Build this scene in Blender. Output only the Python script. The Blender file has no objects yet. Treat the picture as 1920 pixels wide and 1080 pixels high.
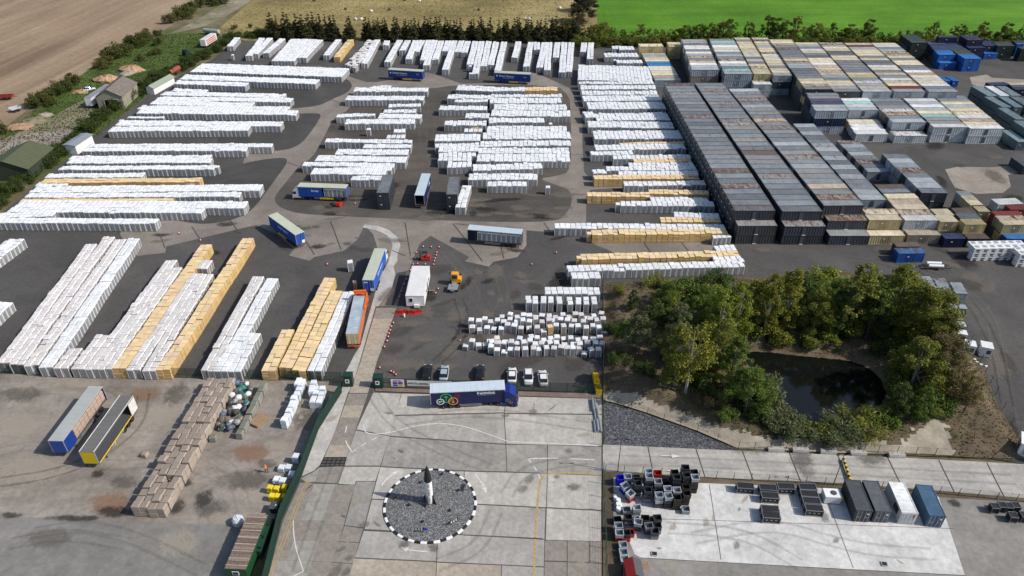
import bpy, bmesh, math, random
import numpy as np
from mathutils import Vector, Matrix
from mathutils.geometry import tessellate_polygon

random.seed(7); np.random.seed(7)
SC = bpy.context.scene
COL = SC.collection
R = math.radians

# ------------------------------------------------------------------ camera
F_PX, PITCH, CAM_H = 1370.0, R(34.1), 93.5
cam_d = bpy.data.cameras.new('camera'); cam = bpy.data.objects.new('camera', cam_d); COL.objects.link(cam)
cam_d.sensor_fit = 'HORIZONTAL'; cam_d.sensor_width = 36.0; cam_d.lens = F_PX / 1920 * 36.0
cam_d.clip_start = 1.0; cam_d.clip_end = 9000
cam.location = (0, 0, CAM_H); cam.rotation_euler = (math.pi / 2 - PITCH, 0, 0)
SC.camera = cam

# ------------------------------------------------------------------ world, sun, exposure
SUN_AZ = Vector((0.977, -0.212)).normalized(); SUN_EL = R(41.0)
w = bpy.data.worlds.new('World'); SC.world = w; w.use_nodes = True
wn = w.node_tree.nodes; wl = w.node_tree.links; wn.clear()
sky = wn.new('ShaderNodeTexSky'); sky.sky_type = 'NISHITA'; sky.sun_disc = False
sky.sun_elevation = SUN_EL; sky.sun_rotation = math.atan2(SUN_AZ.x, SUN_AZ.y)
sky.air_density = 1.0; sky.dust_density = 1.5; sky.ozone_density = 1.0
bg = wn.new('ShaderNodeBackground'); bg.inputs['Strength'].default_value = 0.115
wo = wn.new('ShaderNodeOutputWorld'); wl.new(sky.outputs[0], bg.inputs[0]); wl.new(bg.outputs[0], wo.inputs[0])
sd = bpy.data.lights.new('sun', 'SUN'); sun = bpy.data.objects.new('sun', sd); COL.objects.link(sun)
sd.energy = 3.9; sd.angle = R(0.55); sd.color = (1.0, 0.955, 0.89)
sdir = Vector((SUN_AZ.x * math.cos(SUN_EL), SUN_AZ.y * math.cos(SUN_EL), math.sin(SUN_EL)))
sun.rotation_euler = sdir.to_track_quat('Z', 'Y').to_euler(); sun.location = (60, 100, 200)
vs = SC.view_settings; vs.view_transform = 'Standard'; vs.look = 'None'; vs.gamma = 1.0; vs.exposure = 0.12
vs.use_curve_mapping = False
SC.cycles.max_bounces = 5; SC.cycles.diffuse_bounces = 3; SC.cycles.glossy_bounces = 2
SC.cycles.transparent_max_bounces = 8; SC.cycles.caustics_reflective = False; SC.cycles.caustics_refractive = False

# ------------------------------------------------------------------ helpers
SP, CP = math.sin(PITCH), math.cos(PITCH)
def G(x, y, z=0.0):
    """surveyed point of the site: the spot at height z that lies behind photo coordinate (x, y)"""
    u = (x - 960) / F_PX; v = -(y - 540) / F_PX
    d = Vector((u, CP + v * SP, -SP + v * CP)); t = (CAM_H - z) / -d.z
    return Vector((d.x * t, d.y * t, z))

def lin(r, g, b):
    f = lambda c: (c / 255 / 12.92) if c / 255 <= 0.04045 else ((c / 255 + 0.055) / 1.055) ** 2.4
    return (f(r), f(g), f(b), 1.0)

def tag(o, label=None, cat=None, group=None, kind=None):
    if label: o['label'] = label
    if cat: o['category'] = cat
    if group: o['group'] = group
    if kind: o['kind'] = kind
    return o

def empty(name, loc, rz=0, label=None, cat=None, group=None):
    o = bpy.data.objects.new(name, None); COL.objects.link(o)
    o.location = loc; o.rotation_euler = (0, 0, rz); o.empty_display_size = 0.3
    return tag(o, label, cat, group)

def link(name, me, parent=None, loc=(0, 0, 0), rot=(0, 0, 0), color=None):
    o = bpy.data.objects.new(name, me); COL.objects.link(o)
    o.location = loc; o.rotation_euler = rot
    if parent: o.parent = parent
    if color: o.color = color if len(color) == 4 else (*color, 1)
    return o

def copy_tree(o, parent=None):
    c = o.copy(); COL.objects.link(c)
    if parent: c.parent = parent
    for ch in o.children: copy_tree(ch, c)
    return c

class MB:
    def __init__(s): s.v = []; s.f = []; s.m = []; s.uv = []; s.sm = []
    def face(s, pts, m=0, uv=None, smooth=False):
        i = len(s.v); s.v.extend([tuple(p) for p in pts]); s.f.append(tuple(range(i, i + len(pts)))); s.m.append(m)
        s.uv.append(uv); s.sm.append(smooth)
    def box(s, c, d, rz=0, m=0, uv=False, skip='', rx=0, ry=0):
        x, y, z = d[0] / 2, d[1] / 2, d[2] / 2
        M = Matrix.Translation(c) @ Matrix.Rotation(rz, 4, 'Z') @ Matrix.Rotation(ry, 4, 'Y') @ Matrix.Rotation(rx, 4, 'X')
        P = [M @ Vector(p) for p in ((-x, -y, -z), (x, -y, -z), (x, y, -z), (-x, y, -z), (-x, -y, z), (x, -y, z), (x, y, z), (-x, y, z))]
        Q = {'b': (3, 2, 1, 0), 't': (4, 5, 6, 7), 'f': (0, 1, 5, 4), 'r': (1, 2, 6, 5), 'k': (2, 3, 7, 6), 'l': (3, 0, 4, 7)}
        for k, q in Q.items():
            if k in skip: continue
            s.face([P[i] for i in q], m, [(0, 0), (1, 0), (1, 1), (0, 1)])
    def bar(s, a, b, r, n=6, m=0, r2=None, cap=True):
        a = Vector(a); b = Vector(b); d = (b - a)
        if d.length < 1e-6: return
        q = d.to_track_quat('Z', 'Y'); r2 = r if r2 is None else r2
        A = [a + q @ Vector((r * math.cos(2 * math.pi * k / n), r * math.sin(2 * math.pi * k / n), 0)) for k in range(n)]
        B = [b + q @ Vector((r2 * math.cos(2 * math.pi * k / n), r2 * math.sin(2 * math.pi * k / n), 0)) for k in range(n)]
        for k in range(n):
            j = (k + 1) % n; s.face((A[k], A[j], B[j], B[k]), m, None, n > 5)
        if cap: s.face(A[::-1], m); s.face(B, m)
    def lathe(s, prof, c=(0, 0, 0), n=24, m=0, axis='Z'):
        c = Vector(c); rings = []
        for r, h in prof:
            ring = []
            for k in range(n):
                a = 2 * math.pi * k / n; p = (r * math.cos(a), r * math.sin(a), h)
                if axis == 'X': p = (h, p[0], p[1])
                if axis == 'Y': p = (p[0], h, p[1])
                ring.append(c + Vector(p))
            rings.append(ring)
        for A, B in zip(rings, rings[1:]):
            for k in range(n):
                j = (k + 1) % n; s.face((A[k], A[j], B[j], B[k]), m, None, True)
        if prof[0][0] > 1e-3: s.face(rings[0][::-1], m)
        if prof[-1][0] > 1e-3: s.face(rings[-1], m)
    def loft(s, secs, m=0, smooth=False, caps=True):
        for A, B in zip(secs, secs[1:]):
            n = len(A)
            for k in range(n):
                j = (k + 1) % n; s.face((A[k], A[j], B[j], B[k]), m, None, smooth)
        if caps: s.face(list(secs[0])[::-1], m); s.face(secs[-1], m)
    def prism(s, pts, h0, h1, m=0):           # convex outline extruded in z
        n = len(pts)
        for k in range(n):
            a, b = pts[k], pts[(k + 1) % n]
            s.face(((a[0], a[1], h0), (b[0], b[1], h0), (b[0], b[1], h1), (a[0], a[1], h1)), m)
        s.face([(p[0], p[1], h1) for p in pts], m); s.face([(p[0], p[1], h0) for p in pts][::-1], m)
    def mesh(s, name, mats):
        me = bpy.data.meshes.new(name); me.from_pydata(s.v, [], s.f)
        for mt in (mats if isinstance(mats, (list, tuple)) else [mats]): me.materials.append(mt)
        me.polygons.foreach_set('material_index', s.m); me.polygons.foreach_set('use_smooth', s.sm)
        ul = me.uv_layers.new(name='UVMap'); fl = []
        for f, u in zip(s.f, s.uv): fl.extend([c for p in (u or [(0, 0)] * len(f)) for c in p])
        ul.data.foreach_set('uv', fl)
        me.update(); return me
    def build(s, name, mats, parent=None, loc=(0, 0, 0), rot=(0, 0, 0), color=None, weld=False):
        me = s.mesh(name, mats)
        if weld:
            bm = bmesh.new(); bm.from_mesh(me); bmesh.ops.remove_doubles(bm, verts=bm.verts, dist=1e-4); bm.to_mesh(me); bm.free()
        return link(name, me, parent, loc, rot, color)

# ------------------------------------------------------------------ materials
class NT:
    def __init__(s, name):
        s.mat = bpy.data.materials.new(name); s.mat.use_nodes = True; s.t = s.mat.node_tree; s.t.nodes.clear()
        s.out = s.n('ShaderNodeOutputMaterial'); s.b = s.n('ShaderNodeBsdfPrincipled'); s.l(s.b.outputs[0], s.out.inputs[0])
    def n(s, typ, **kw):
        nd = s.t.nodes.new(typ)
        for k, v in kw.items():
            if k.startswith('i_'): s.set(nd.inputs[k[2:].replace('_', ' ')], v)
            else: setattr(nd, k, v)
        return nd
    def l(s, a, b): s.t.links.new(a, b)
    def set(s, sock, v):
        if isinstance(v, bpy.types.NodeSocket): s.l(v, sock)
        elif isinstance(v, bpy.types.Node): s.l(v.outputs[0], sock)
        else: sock.default_value = v
    def coord(s, scale=(1, 1, 1), kind='Object', loc=(0, 0, 0)):
        tc = s.n('ShaderNodeTexCoord'); mp = s.n('ShaderNodeMapping'); mp.inputs['Scale'].default_value = scale; mp.inputs['Location'].default_value = loc
        s.l(tc.outputs[kind], mp.inputs[0]); return mp.outputs[0]
    def noise(s, scale, detail=4, rough=.6, vec=None, dist=0):
        nd = s.n('ShaderNodeTexNoise'); nd.inputs['Scale'].default_value = scale; nd.inputs['Detail'].default_value = detail
        nd.inputs['Roughness'].default_value = rough; nd.inputs['Distortion'].default_value = dist
        if vec is not None: s.l(vec, nd.inputs['Vector'])
        return nd.outputs['Fac']
    def ramp(s, fac, stops, interp='LINEAR'):
        nd = s.n('ShaderNodeValToRGB'); e = nd.color_ramp.elements; nd.color_ramp.interpolation = interp
        while len(e) < len(stops): e.new(0.5)
        for el, (p, c) in zip(e, stops):
            el.position = p; el.color = c if not isinstance(c, (int, float)) else (c, c, c, 1)
        s.l(fac, nd.inputs[0]); return nd.outputs[0]
    def mix(s, fac, a, b, mode='MIX'):
        nd = s.n('ShaderNodeMix'); nd.data_type = 'RGBA'; nd.blend_type = mode
        s.set(nd.inputs[0], fac); s.set(nd.inputs[6], a); s.set(nd.inputs[7], b); return nd.outputs[2]
    def math(s, op, a, b=0.0, clamp=False):
        nd = s.n('ShaderNodeMath'); nd.operation = op; nd.use_clamp = clamp
        s.set(nd.inputs[0], a); s.set(nd.inputs[1], b); return nd.outputs[0]
    def sep(s, vec):
        nd = s.n('ShaderNodeSeparateXYZ'); s.l(vec, nd.inputs[0]); return nd.outputs
    def bump(s, h, strength=.3, dist=.05):
        nd = s.n('ShaderNodeBump'); nd.inputs['Strength'].default_value = strength; nd.inputs['Distance'].default_value = dist
        s.l(h, nd.inputs['Height']); s.l(nd.outputs[0], s.b.inputs['Normal'])
    def fin(s, col, rough=.85, metal=0, spec=.3):
        s.set(s.b.inputs['Base Color'], col); s.set(s.b.inputs['Roughness'], rough); s.set(s.b.inputs['Metallic'], metal)
        s.b.inputs['Specular IOR Level'].default_value = spec; return s.mat

def M_plain(name, col, rough=.7, metal=0, var=.12, scale=2.0, spec=.35):
    t = NT(name); c = col if len(col) == 4 else (*col, 1)
    nz = t.noise(scale, 5, .65, t.coord())
    d = t.ramp(nz, [(.25, tuple(x * (1 - var) for x in c[:3]) + (1,)), (.75, tuple(min(1, x * (1 + var)) for x in c[:3]) + (1,))])
    return t.fin(d, rough, metal, spec)

def M_ground(name, base, dark, light, big=.06, fine=1.6, stain=None, stain_lo=.62, streak=None, spec=.2):
    t = NT(name); co = t.coord()
    n1 = t.noise(big, 6, .62, co, .6); n2 = t.noise(fine, 6, .7, co); n3 = t.noise(big * 3.7, 5, .6, co)
    c = t.ramp(n1, [(.3, dark), (.52, base), (.74, light)])
    c = t.mix(.55, c, t.ramp(n2, [(.3, 0.62), (.7, 1.25)]), 'MULTIPLY')
    c = t.mix(.45, c, t.ramp(n3, [(.35, 0.72), (.65, 1.2)]), 'MULTIPLY')
    if stain:
        ns = t.noise(.16, 7, .68, t.coord(loc=(31, 7, 0)), 1.2)
        c = t.mix(t.ramp(ns, [(stain_lo, 0.0), (stain_lo + .12, 0.8)]), c, stain)
    if streak:
        sv = t.noise(1.0, 4, .6, t.coord(streak, loc=(3, 9, 0)))
        c = t.mix(.5, c, t.ramp(sv, [(.35, .72), (.65, 1.2)]), 'MULTIPLY')
    t.bump(n2, .25, .04)
    return t.fin(c, .92, 0, spec)

m_asphalt = M_ground('asphalt', (.09, .085, .08, 1), (.071, .067, .064, 1), (.12, .112, .102, 1), .035, 1.3, (.115, .106, .095, 1), .64)
m_pad = M_ground('pad_asphalt', (.071, .068, .065, 1), (.058, .056, .054, 1), (.092, .087, .081, 1), .05, 1.8, (.085, .076, .066, 1), .66)
m_island = M_ground('dusty_asphalt', (.098, .086, .074, 1), (.068, .062, .056, 1), (.14, .118, .096, 1), .03, 1.2, (.03, .027, .025, 1), .68, (.02, .16, 1))
m_rconc = M_ground('road_concrete', (.235, .204, .175, 1), (.18, .156, .135, 1), (.29, .256, .22, 1), .05, 1.5, (.12, .103, .09, 1), .64)
m_pale = M_ground('pale_concrete', (.45, .43, .395, 1), (.39, .37, .34, 1), (.52, .5, .465, 1), .07, 1.1, (.26, .24, .21, 1), .68)
m_rroad = M_ground('light_road', (.42, .4, .365, 1), (.36, .343, .313, 1), (.48, .46, .425, 1), .06, 1.2, (.27, .25, .22, 1), .68, (.03, .5, 1))
m_wyard = M_ground('white_concrete', (.58, .57, .545, 1), (.5, .49, .47, 1), (.65, .64, .615, 1), .08, 1.0, (.34, .33, .31, 1), .66)
m_gyard = M_ground('grey_concrete', (.26, .245, .22, 1), (.21, .198, .18, 1), (.32, .3, .27, 1), .06, 1.0, (.15, .14, .125, 1), .66)
m_dirt = M_ground('dirty_concrete', (.29, .256, .218, 1), (.18, .157, .134, 1), (.43, .385, .33, 1), .05, 1.1, (.105, .086, .07, 1), .6, (.05, .3, 1))
m_slabdk = M_ground('old_slab', (.225, .213, .195, 1), (.185, .176, .16, 1), (.28, .265, .242, 1), .05, .9, (.12, .11, .1, 1), .68)
m_bluegravel = M_ground('dark_gravel', (.075, .077, .083, 1), (.062, .064, .07, 1), (.095, .097, .103, 1), .1, 4.5)
m_redgravel = M_ground('red_gravel', (.21, .155, .13, 1), (.16, .12, .1, 1), (.27, .21, .18, 1), .2, 4.0)
m_soil = M_ground('leaf_litter', (.13, .098, .064, 1), (.08, .066, .04, 1), (.2, .155, .105, 1), .09, 1.4, (.085, .095, .035, 1), .56)
m_bank = M_ground('pale_soil', (.36, .315, .245, 1), (.28, .24, .185, 1), (.44, .39, .315, 1), .12, 1.4, (.2, .175, .11, 1), .68)
m_rough = M_ground('rough_ground', (.16, .135, .075, 1), (.085, .09, .035, 1), (.24, .205, .14, 1), .06, .8, (.06, .095, .02, 1), .55)
m_track = M_ground('track_ground', (.25, .215, .15, 1), (.16, .15, .08, 1), (.35, .305, .225, 1), .07, .9, (.1, .13, .04, 1), .5)
m_meadow = M_ground('dry_meadow', (.29, .23, .095, 1), (.18, .145, .06, 1), (.37, .3, .135, 1), .02, .4, (.12, .085, .045, 1), .6, (.02, .12, 1))
m_grass = M_ground('green_crop', (.09, .22, .016, 1), (.066, .165, .014, 1), (.14, .285, .024, 1), .012, .5, (.13, .24, .03, 1), .6, (.01, .12, 1), .15)
m_verge = M_ground('green_verge', (.075, .12, .025, 1), (.05, .075, .02, 1), (.13, .15, .05, 1), .08, 1.0, (.16, .12, .06, 1), .6)

_fa, _fb = G(0, 205), G(400, 0); FIELD_ANG = math.atan2(_fb.y - _fa.y, _fb.x - _fa.x)
def _plough():
    t = NT('ploughed_field'); co = t.coord()
    rot = t.n('ShaderNodeMapping'); rot.vector_type = 'TEXTURE'; rot.inputs['Rotation'].default_value = (0, 0, FIELD_ANG); rot.inputs['Scale'].default_value = (160, 16, 1); t.l(co, rot.inputs[0])
    n1 = t.noise(1.0, 6, .6, rot.outputs[0], .8); n2 = t.noise(.5, 7, .72, co); n3 = t.noise(.018, 4, .5, co)
    c = t.ramp(n1, [(.28, (.2, .135, .092, 1)), (.5, (.29, .212, .142, 1)), (.7, (.37, .285, .19, 1))])
    c = t.mix(.5, c, t.ramp(n2, [(.3, .6), (.7, 1.3)]), 'MULTIPLY'); c = t.mix(.4, c, t.ramp(n3, [(.3, .7), (.7, 1.25)]), 'MULTIPLY')
    t.bump(n2, .5, .3); return t.fin(c, .95, 0, .1)
m_plough = _plough()

def M_obj(name, rough=.5, rust=.0, dirt=.25, metal=0, streaks=True, force=None):
    """paint whose colour is the object's own colour, with grime and rust"""
    t = NT(name); oi = t.n('ShaderNodeObjectInfo'); tc = t.n('ShaderNodeTexCoord')
    off = t.n('ShaderNodeVectorMath'); off.operation = 'ADD'; t.l(tc.outputs['Object'], off.inputs[0])
    cx = t.n('ShaderNodeCombineXYZ'); r100 = t.math('MULTIPLY', oi.outputs['Random'], 97.0)
    t.l(r100, cx.inputs[0]); t.l(r100, cx.inputs[1]); t.l(cx.outputs[0], off.inputs[1])
    n1 = t.noise(.55, 6, .65, off.outputs[0], .4)
    c = t.mix(.8, oi.outputs['Color'], t.ramp(n1, [(.28, 1 - dirt * 1.6), (.62, 1.0), (.8, 1 + dirt * .3)]), 'MULTIPLY')
    if streaks:
        mp = t.n('ShaderNodeMapping'); mp.inputs['Scale'].default_value = (2.2, .25, .4); t.l(off.outputs[0], mp.inputs[0])
        n2 = t.noise(1.6, 4, .6, mp.outputs[0]); c = t.mix(.5, c, t.ramp(n2, [(.35, .68), (.6, 1.08)]), 'MULTIPLY')
    if rust:
        mp2 = t.n('ShaderNodeMapping'); mp2.inputs['Scale'].default_value = (1.3, .45, 1); t.l(off.outputs[0], mp2.inputs[0])
        n3 = t.noise(.75, 7, .7, mp2.outputs[0], .5)
        amt = t.math('POWER', oi.outputs['Random'], 3.0) if force is None else t.math('ADD', t.math('MULTIPLY', oi.outputs['Random'], .4), force - .1); thr = t.math('SUBTRACT', .86, t.math('MULTIPLY', amt, rust))
        k = t.math('MULTIPLY', t.math('SUBTRACT', n3, thr), 9.0, True)
        c = t.mix(k, c, t.ramp(n1, [(.3, (.07, .03, .018, 1)), (.7, (.24, .1, .045, 1))]))
    return t.fin(c, rough, metal, .35)
m_paint = M_obj('weathered_paint', .5, 0, .22)
m_roofpaint = M_obj('container_roof_paint', .75, .44, .26)
m_rustroof = M_obj('rusted_roof', .85, .36, .3, force=.85)
m_clean = M_obj('clean_paint', .32, 0, .08, streaks=False)
m_cloth = M_obj('curtain_cloth', .6, 0, .12)
m_plastic = M_obj('plastic', .5, 0, .2, streaks=False)
m_tyre = M_plain('tyre_rubber', (.018, .018, .019), .85)
m_rim = M_plain('rim_metal', (.42, .42, .43), .45, .6)
m_black = M_plain('black_metal', (.02, .02, .022), .55)
m_dkgrey = M_plain('dark_grey_metal', (.075, .078, .083), .55)
m_glass = M_plain('dark_glass', (.015, .018, .022), .08, 0, .05, 2, .7)
m_white = M_plain('white_paint', (.78, .78, .76), .5, 0, .06)
m_line = M_plain('worn_white_marking', (.62, .61, .58), .8, 0, .35, 3.5)
m_yline = M_plain('worn_yellow_marking', (.42, .3, .12), .8, 0, .35, 3.0)
m_red = M_plain('red_plastic', (.5, .028, .022), .45)
m_orange = M_plain('orange_plastic', (.7, .14, .02), .5)
m_yellow = M_plain('yellow_paint', (.72, .5, .02), .45)
m_green = M_plain('dark_green_paint', (.012, .05, .03), .55)
m_joint = M_plain('joint_dark', (.085, .076, .068), .95)
m_steel = M_plain('galvanised_steel', (.4, .42, .44), .5, .5)
m_wood = M_plain('weathered_timber', (.3, .2, .125), .85, 0, .35, 4)
m_bluep = M_plain('blue_plastic', (.02, .06, .5), .45)

# ------------------------------------------------------------------ ground sheets
LAYER = [0]
def chaikin(p, k=2):
    for _ in range(k):
        q = []
        for a, b in zip(p, p[1:] + p[:1]):
            q += [(a[0] * .75 + b[0] * .25, a[1] * .75 + b[1] * .25), (a[0] * .25 + b[0] * .75, a[1] * .25 + b[1] * .75)]
        p = q
    return p
def sheet_pts(name, pts, mat, parent=None, z=None):
    if z is None: LAYER[0] += 1; z = LAYER[0] * .005
    P = [Vector((p[0], p[1], z)) for p in pts]
    tris = tessellate_polygon([P]); fs = []
    for t in tris:
        a, b, c = (P[i] for i in t)
        fs.append(tuple(t) if (b - a).cross(c - a).z > 0 else tuple(t[::-1]))
    me = bpy.data.meshes.new(name); me.from_pydata([tuple(p) for p in P], [], fs); me.materials.append(mat); me.update()
    o = link(name, me, parent)
    if not parent: tag(o, kind='structure')
    return o
def sheet(name, px, mat, smooth=0, parent=None, z=None):
    if smooth: px = chaikin(px, smooth)
    return sheet_pts(name, [G(x, y) for x, y in px], mat, parent, z)
m_tanc = M_ground('tan_concrete', (.3, .26, .215, 1), (.25, .215, .18, 1), (.36, .315, .265, 1), .06, 1.2, (.2, .175, .145, 1), .64)
def _bgrav():
    t = NT('blue_gravel'); v = t.n('ShaderNodeTexVoronoi'); v.inputs['Scale'].default_value = 5.0; t.l(t.coord(), v.inputs['Vector']); sp = t.n('ShaderNodeSeparateColor'); t.l(v.outputs['Color'], sp.inputs[0])
    t.bump(v.outputs['Distance'], .6, .06); return t.fin(t.ramp(sp.outputs[0], [(0, (.035, .037, .042, 1)), (.5, (.075, .078, .086, 1)), (.85, (.12, .123, .132, 1)), (1, (.22, .22, .23, 1))]), .9, 0, .2)
m_bgrav = _bgrav()
# ------------------------------------------------------------------ the land
LAYER[0] = -14
sheet_pts('ground', [(-4000, -2500), (4000, -2500), (4000, 7000), (-4000, 7000)], m_rough, z=-.12)
sheet('ploughed_field', [(-900, 330), (0, 245), (60, 200), (130, 160), (215, 105), (300, 60), (400, 0), (520, -80), (-900, -80)], m_plough)
sheet('meadow', [(400, 62), (450, 20), (520, -40), (560, -80), (1108, -80), (1118, 0), (1122, 90), (520, 90)], m_meadow)
sheet('green_field', [(1118, -4), (1111, -80), (2500, -80), (2300, 140), (1123, 100)], m_grass)
sheet('field_track', [(430, 0), (470, -20), (490, -10), (400, 45), (330, 62), (310, 66), (355, 45)], m_track, 1)
sheet('verge', [(0, 330), (0, 255), (60, 215), (110, 170), (180, 120), (240, 85), (300, 65), (400, 60), (430, 76), (330, 130), (250, 200), (140, 290), (20, 360)], m_verge, 1)
sheet('farm_track', [(-10, 268), (40, 245), (90, 228), (120, 205), (150, 190), (175, 180), (178, 195), (170, 220), (150, 242), (60, 262), (-10, 300)], m_track, 2)
sheet('barn_yard', [(-10, 262), (120, 240), (180, 232), (165, 250), (110, 270), (40, 282), (-10, 285)], m_dirt, 1)
LAYER[0] = 0
sheet('asphalt_yard', [(-60, 450), (0, 402), (60, 352), (120, 303), (205, 232), (300, 162), (400, 110), (440, 76), (1100, 78), (2100, 92), (2400, 500), (2100, 880), (1930, 872), (1132, 740), (640, 712), (-60, 690)], m_asphalt)
sheet('dirty_yard', [(-60, 694), (300, 704), (642, 714), (600, 800), (560, 880), (500, 1000), (440, 1160), (-200, 1160)], m_dirt)
sheet('old_concrete_slab', [(-60, 966), (240, 977), (460, 987), (425, 1160), (-200, 1160)], m_slabdk)
sheet('concrete_road', [(600, 124), (642, 139), (665, 147), (687, 154), (705, 154), (720, 152), (760, 143), (800, 136), (817, 140), (865, 157), (930, 156), (960, 150), (995, 136), (1010, 139), (1035, 150), (1067, 165), (1085, 195), (1092, 225), (1092, 270), (1095, 322), (1102, 330), (1170, 327), (1170, 352), (1107, 356), (1099, 370), (1099, 417), (1110, 440), (1040, 436), (987, 432), (987, 460), (970, 482), (925, 491), (917, 500), (872, 490), (880, 482), (807, 442), (787, 457), (775, 485), (765, 510), (755, 540), (745, 572), (715, 652), (705, 690), (700, 745), (660, 745), (650, 735), (672, 690), (690, 630), (710, 540), (712, 480), (700, 440), (684, 422), (670, 450), (645, 470), (590, 482), (580, 489), (542, 479), (552, 467), (520, 440), (480, 422), (312, 462), (310, 474), (257, 480), (225, 440), (230, 425), (300, 400), (400, 380), (450, 330), (460, 290), (440, 285), (440, 262), (480, 230), (470, 215), (430, 205), (540, 180), (600, 140), (560, 125)], m_rconc)
sheet('concrete_road', [(1090, 443), (1108, 455), (1160, 478), (1345, 484), (1340, 455), (1330, 440)], m_rconc)
P = 'asphalt_pad'
sheet(P, [(440, 205), (430, 160), (480, 145), (600, 140), (645, 144), (662, 158), (655, 172), (632, 182), (612, 192), (597, 198), (570, 202), (500, 206)], m_pad, 2)
sheet(P, [(400, 282), (420, 225), (500, 215), (590, 212), (603, 214), (597, 227), (585, 245), (565, 270), (540, 281), (480, 286)], m_pad, 2)
sheet(P, [(335, 414), (300, 405), (330, 360), (400, 320), (480, 301), (530, 295), (541, 300), (530, 318), (505, 352), (482, 384), (462, 402), (425, 416), (375, 421)], m_pad, 2)
sheet('dusty_yard', [(514, 377), (518, 364), (540, 337), (562, 310), (585, 296), (602, 268), (627, 218), (655, 207), (675, 167), (802, 167), (860, 159), (1045, 160), (1067, 180), (1070, 205), (1071, 270), (1070, 322), (1040, 331), (1010, 335), (1040, 346), (1067, 355), (1073, 372), (1069, 390), (1055, 408), (1035, 415), (960, 417), (855, 414), (780, 412), (630, 405), (562, 401), (528, 391)], m_island, 1)
sheet(P, [(744, 512), (765, 508), (750, 545), (738, 573), (722, 573), (732, 545)], m_pad)
sheet('concrete_patch', [(1818, 145), (1850, 140), (1860, 146), (1930, 150), (1930, 168), (1840, 165), (1822, 158)], m_tanc)
sheet('concrete_patch', [(1772, 318), (1795, 313), (1860, 314), (1902, 310), (1920, 322), (1890, 328), (1895, 350), (1880, 362), (1830, 364), (1790, 352), (1780, 335)], m_tanc)
sheet('pale_strip', [(684, 421), (710, 424), (730, 432), (745, 445), (751, 460), (745, 480), (745, 490), (738, 500), (741, 515), (735, 540), (705, 580), (672, 690), (673, 700), (660, 720), (630, 810), (620, 830), (600, 875), (588, 885), (565, 897), (597, 807), (620, 740), (640, 735), (647, 700), (665, 665), (675, 650), (706, 540), (712, 520), (727, 495), (732, 477), (736, 460), (727, 442), (705, 432), (680, 427)], m_pale)
# foreground, east of the boundary fence
sheet('light_road', [(1130, 834), (1440, 848), (1700, 859), (1960, 873), (2100, 880), (2100, 950), (1780, 922), (1580, 906), (1310, 895), (1130, 884)], m_rroad)
sheet('dirt_strip', [(1130, 884), (1310, 895), (1580, 906), (1780, 922), (2100, 950), (2100, 970), (1760, 934), (1575, 918), (1310, 906), (1162, 897), (1165, 1000), (1165, 1160), (1130, 1160)], m_soil)
sheet('light_yard', [(1150, 896), (1310, 906), (1575, 917), (1760, 932), (1809, 1079), (1560, 1066), (1200, 1046), (1190, 1040), (1178, 1012), (1150, 1000)], m_wyard)
sheet('grey_yard', [(1760, 933), (1960, 945), (2200, 965), (2200, 1200), (1830, 1140), (1809, 1079)], m_gyard)
sheet('grey_yard', [(1200, 1047), (1560, 1067), (1809, 1080), (1830, 1140), (1700, 1200), (1165, 1160), (1170, 1010), (1178, 1013), (1190, 1041)], m_gyard)
sheet('gravel_area', [(1132, 755), (1155, 760), (1210, 777), (1260, 795), (1305, 811), (1340, 826), (1382, 845), (1132, 834)], m_bgrav)
sheet('gravel_strip', [(704, 727), (800, 730), (1125, 738), (1127, 750), (980, 745), (704, 735)], m_redgravel)

# ------------------------------------------------------------------ pond plot: low banks round the water
PLOT = [(1131, 532), (1300, 524), (1400, 523), (1560, 508), (1690, 520), (1740, 545), (1790, 600), (1820, 650), (1850, 710), (1872, 765), (1895, 800), (1930, 862), (1700, 855), (1560, 850), (1440, 844), (1384, 842), (1305, 808), (1260, 792), (1210, 774), (1155, 757), (1131, 752)]
POND = chaikin([(1390, 660), (1440, 661), (1490, 668), (1540, 672), (1605, 678), (1650, 705), (1668, 742), (1640, 775), (1585, 795), (1530, 808), (1488, 806), (1450, 780), (1428, 738), (1405, 695)], 2)
plotw = [G(*p) for p in PLOT]; pondw = [G(*p) for p in POND]
def inside(pt, poly):
    c = False; n = len(poly)
    for i in range(n):
        a, b = poly[i], poly[(i + 1) % n]
        if (a[1] > pt[1]) != (b[1] > pt[1]) and pt[0] < (b[0] - a[0]) * (pt[1] - a[1]) / (b[1] - a[1]) + a[0]: c = not c
    return c
def dist_poly(pt, poly):
    p = Vector((pt[0], pt[1])); d = 1e9
    for i in range(len(poly)):
        a = Vector(poly[i][:2]); b = Vector(poly[(i + 1) % len(poly)][:2]); ab = b - a
        t = max(0, min(1, (p - a).dot(ab) / max(ab.length_squared, 1e-9))); d = min(d, (p - a - ab * t).length)
    return d
def bank_z(x, y):
    if not inside((x, y), plotw): return None
    de = dist_poly((x, y), plotw); dp = dist_poly((x, y), pondw)
    if inside((x, y), pondw): return .32 - min(1.2, dp * .35)
    s = lambda t: max(0, min(1, t)) ** 2 * (3 - 2 * max(0, min(1, t)))
    base = .2 + .9 * s(de / 5) * s(dp / 4) + .3 * s(dp / 1.5)
    nz = .3 * math.sin(x * .35 + 1) * math.sin(y * .41) + .16 * math.sin(x * .9 + y * .7) + .08 * math.sin(x * 2.1 - y * 1.7)
    return .14 + base * s(de / 2.8) + nz * s(de / 3) * s(dp / 2)
PATHP = [(1125, 736), (1180, 743), (1240, 763), (1310, 795), (1370, 815), (1430, 827), (1560, 834), (1680, 836), (1712, 822), (1735, 800), (1755, 800), (1772, 818), (1786, 850), (1800, 900), (1100, 900)]
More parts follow.
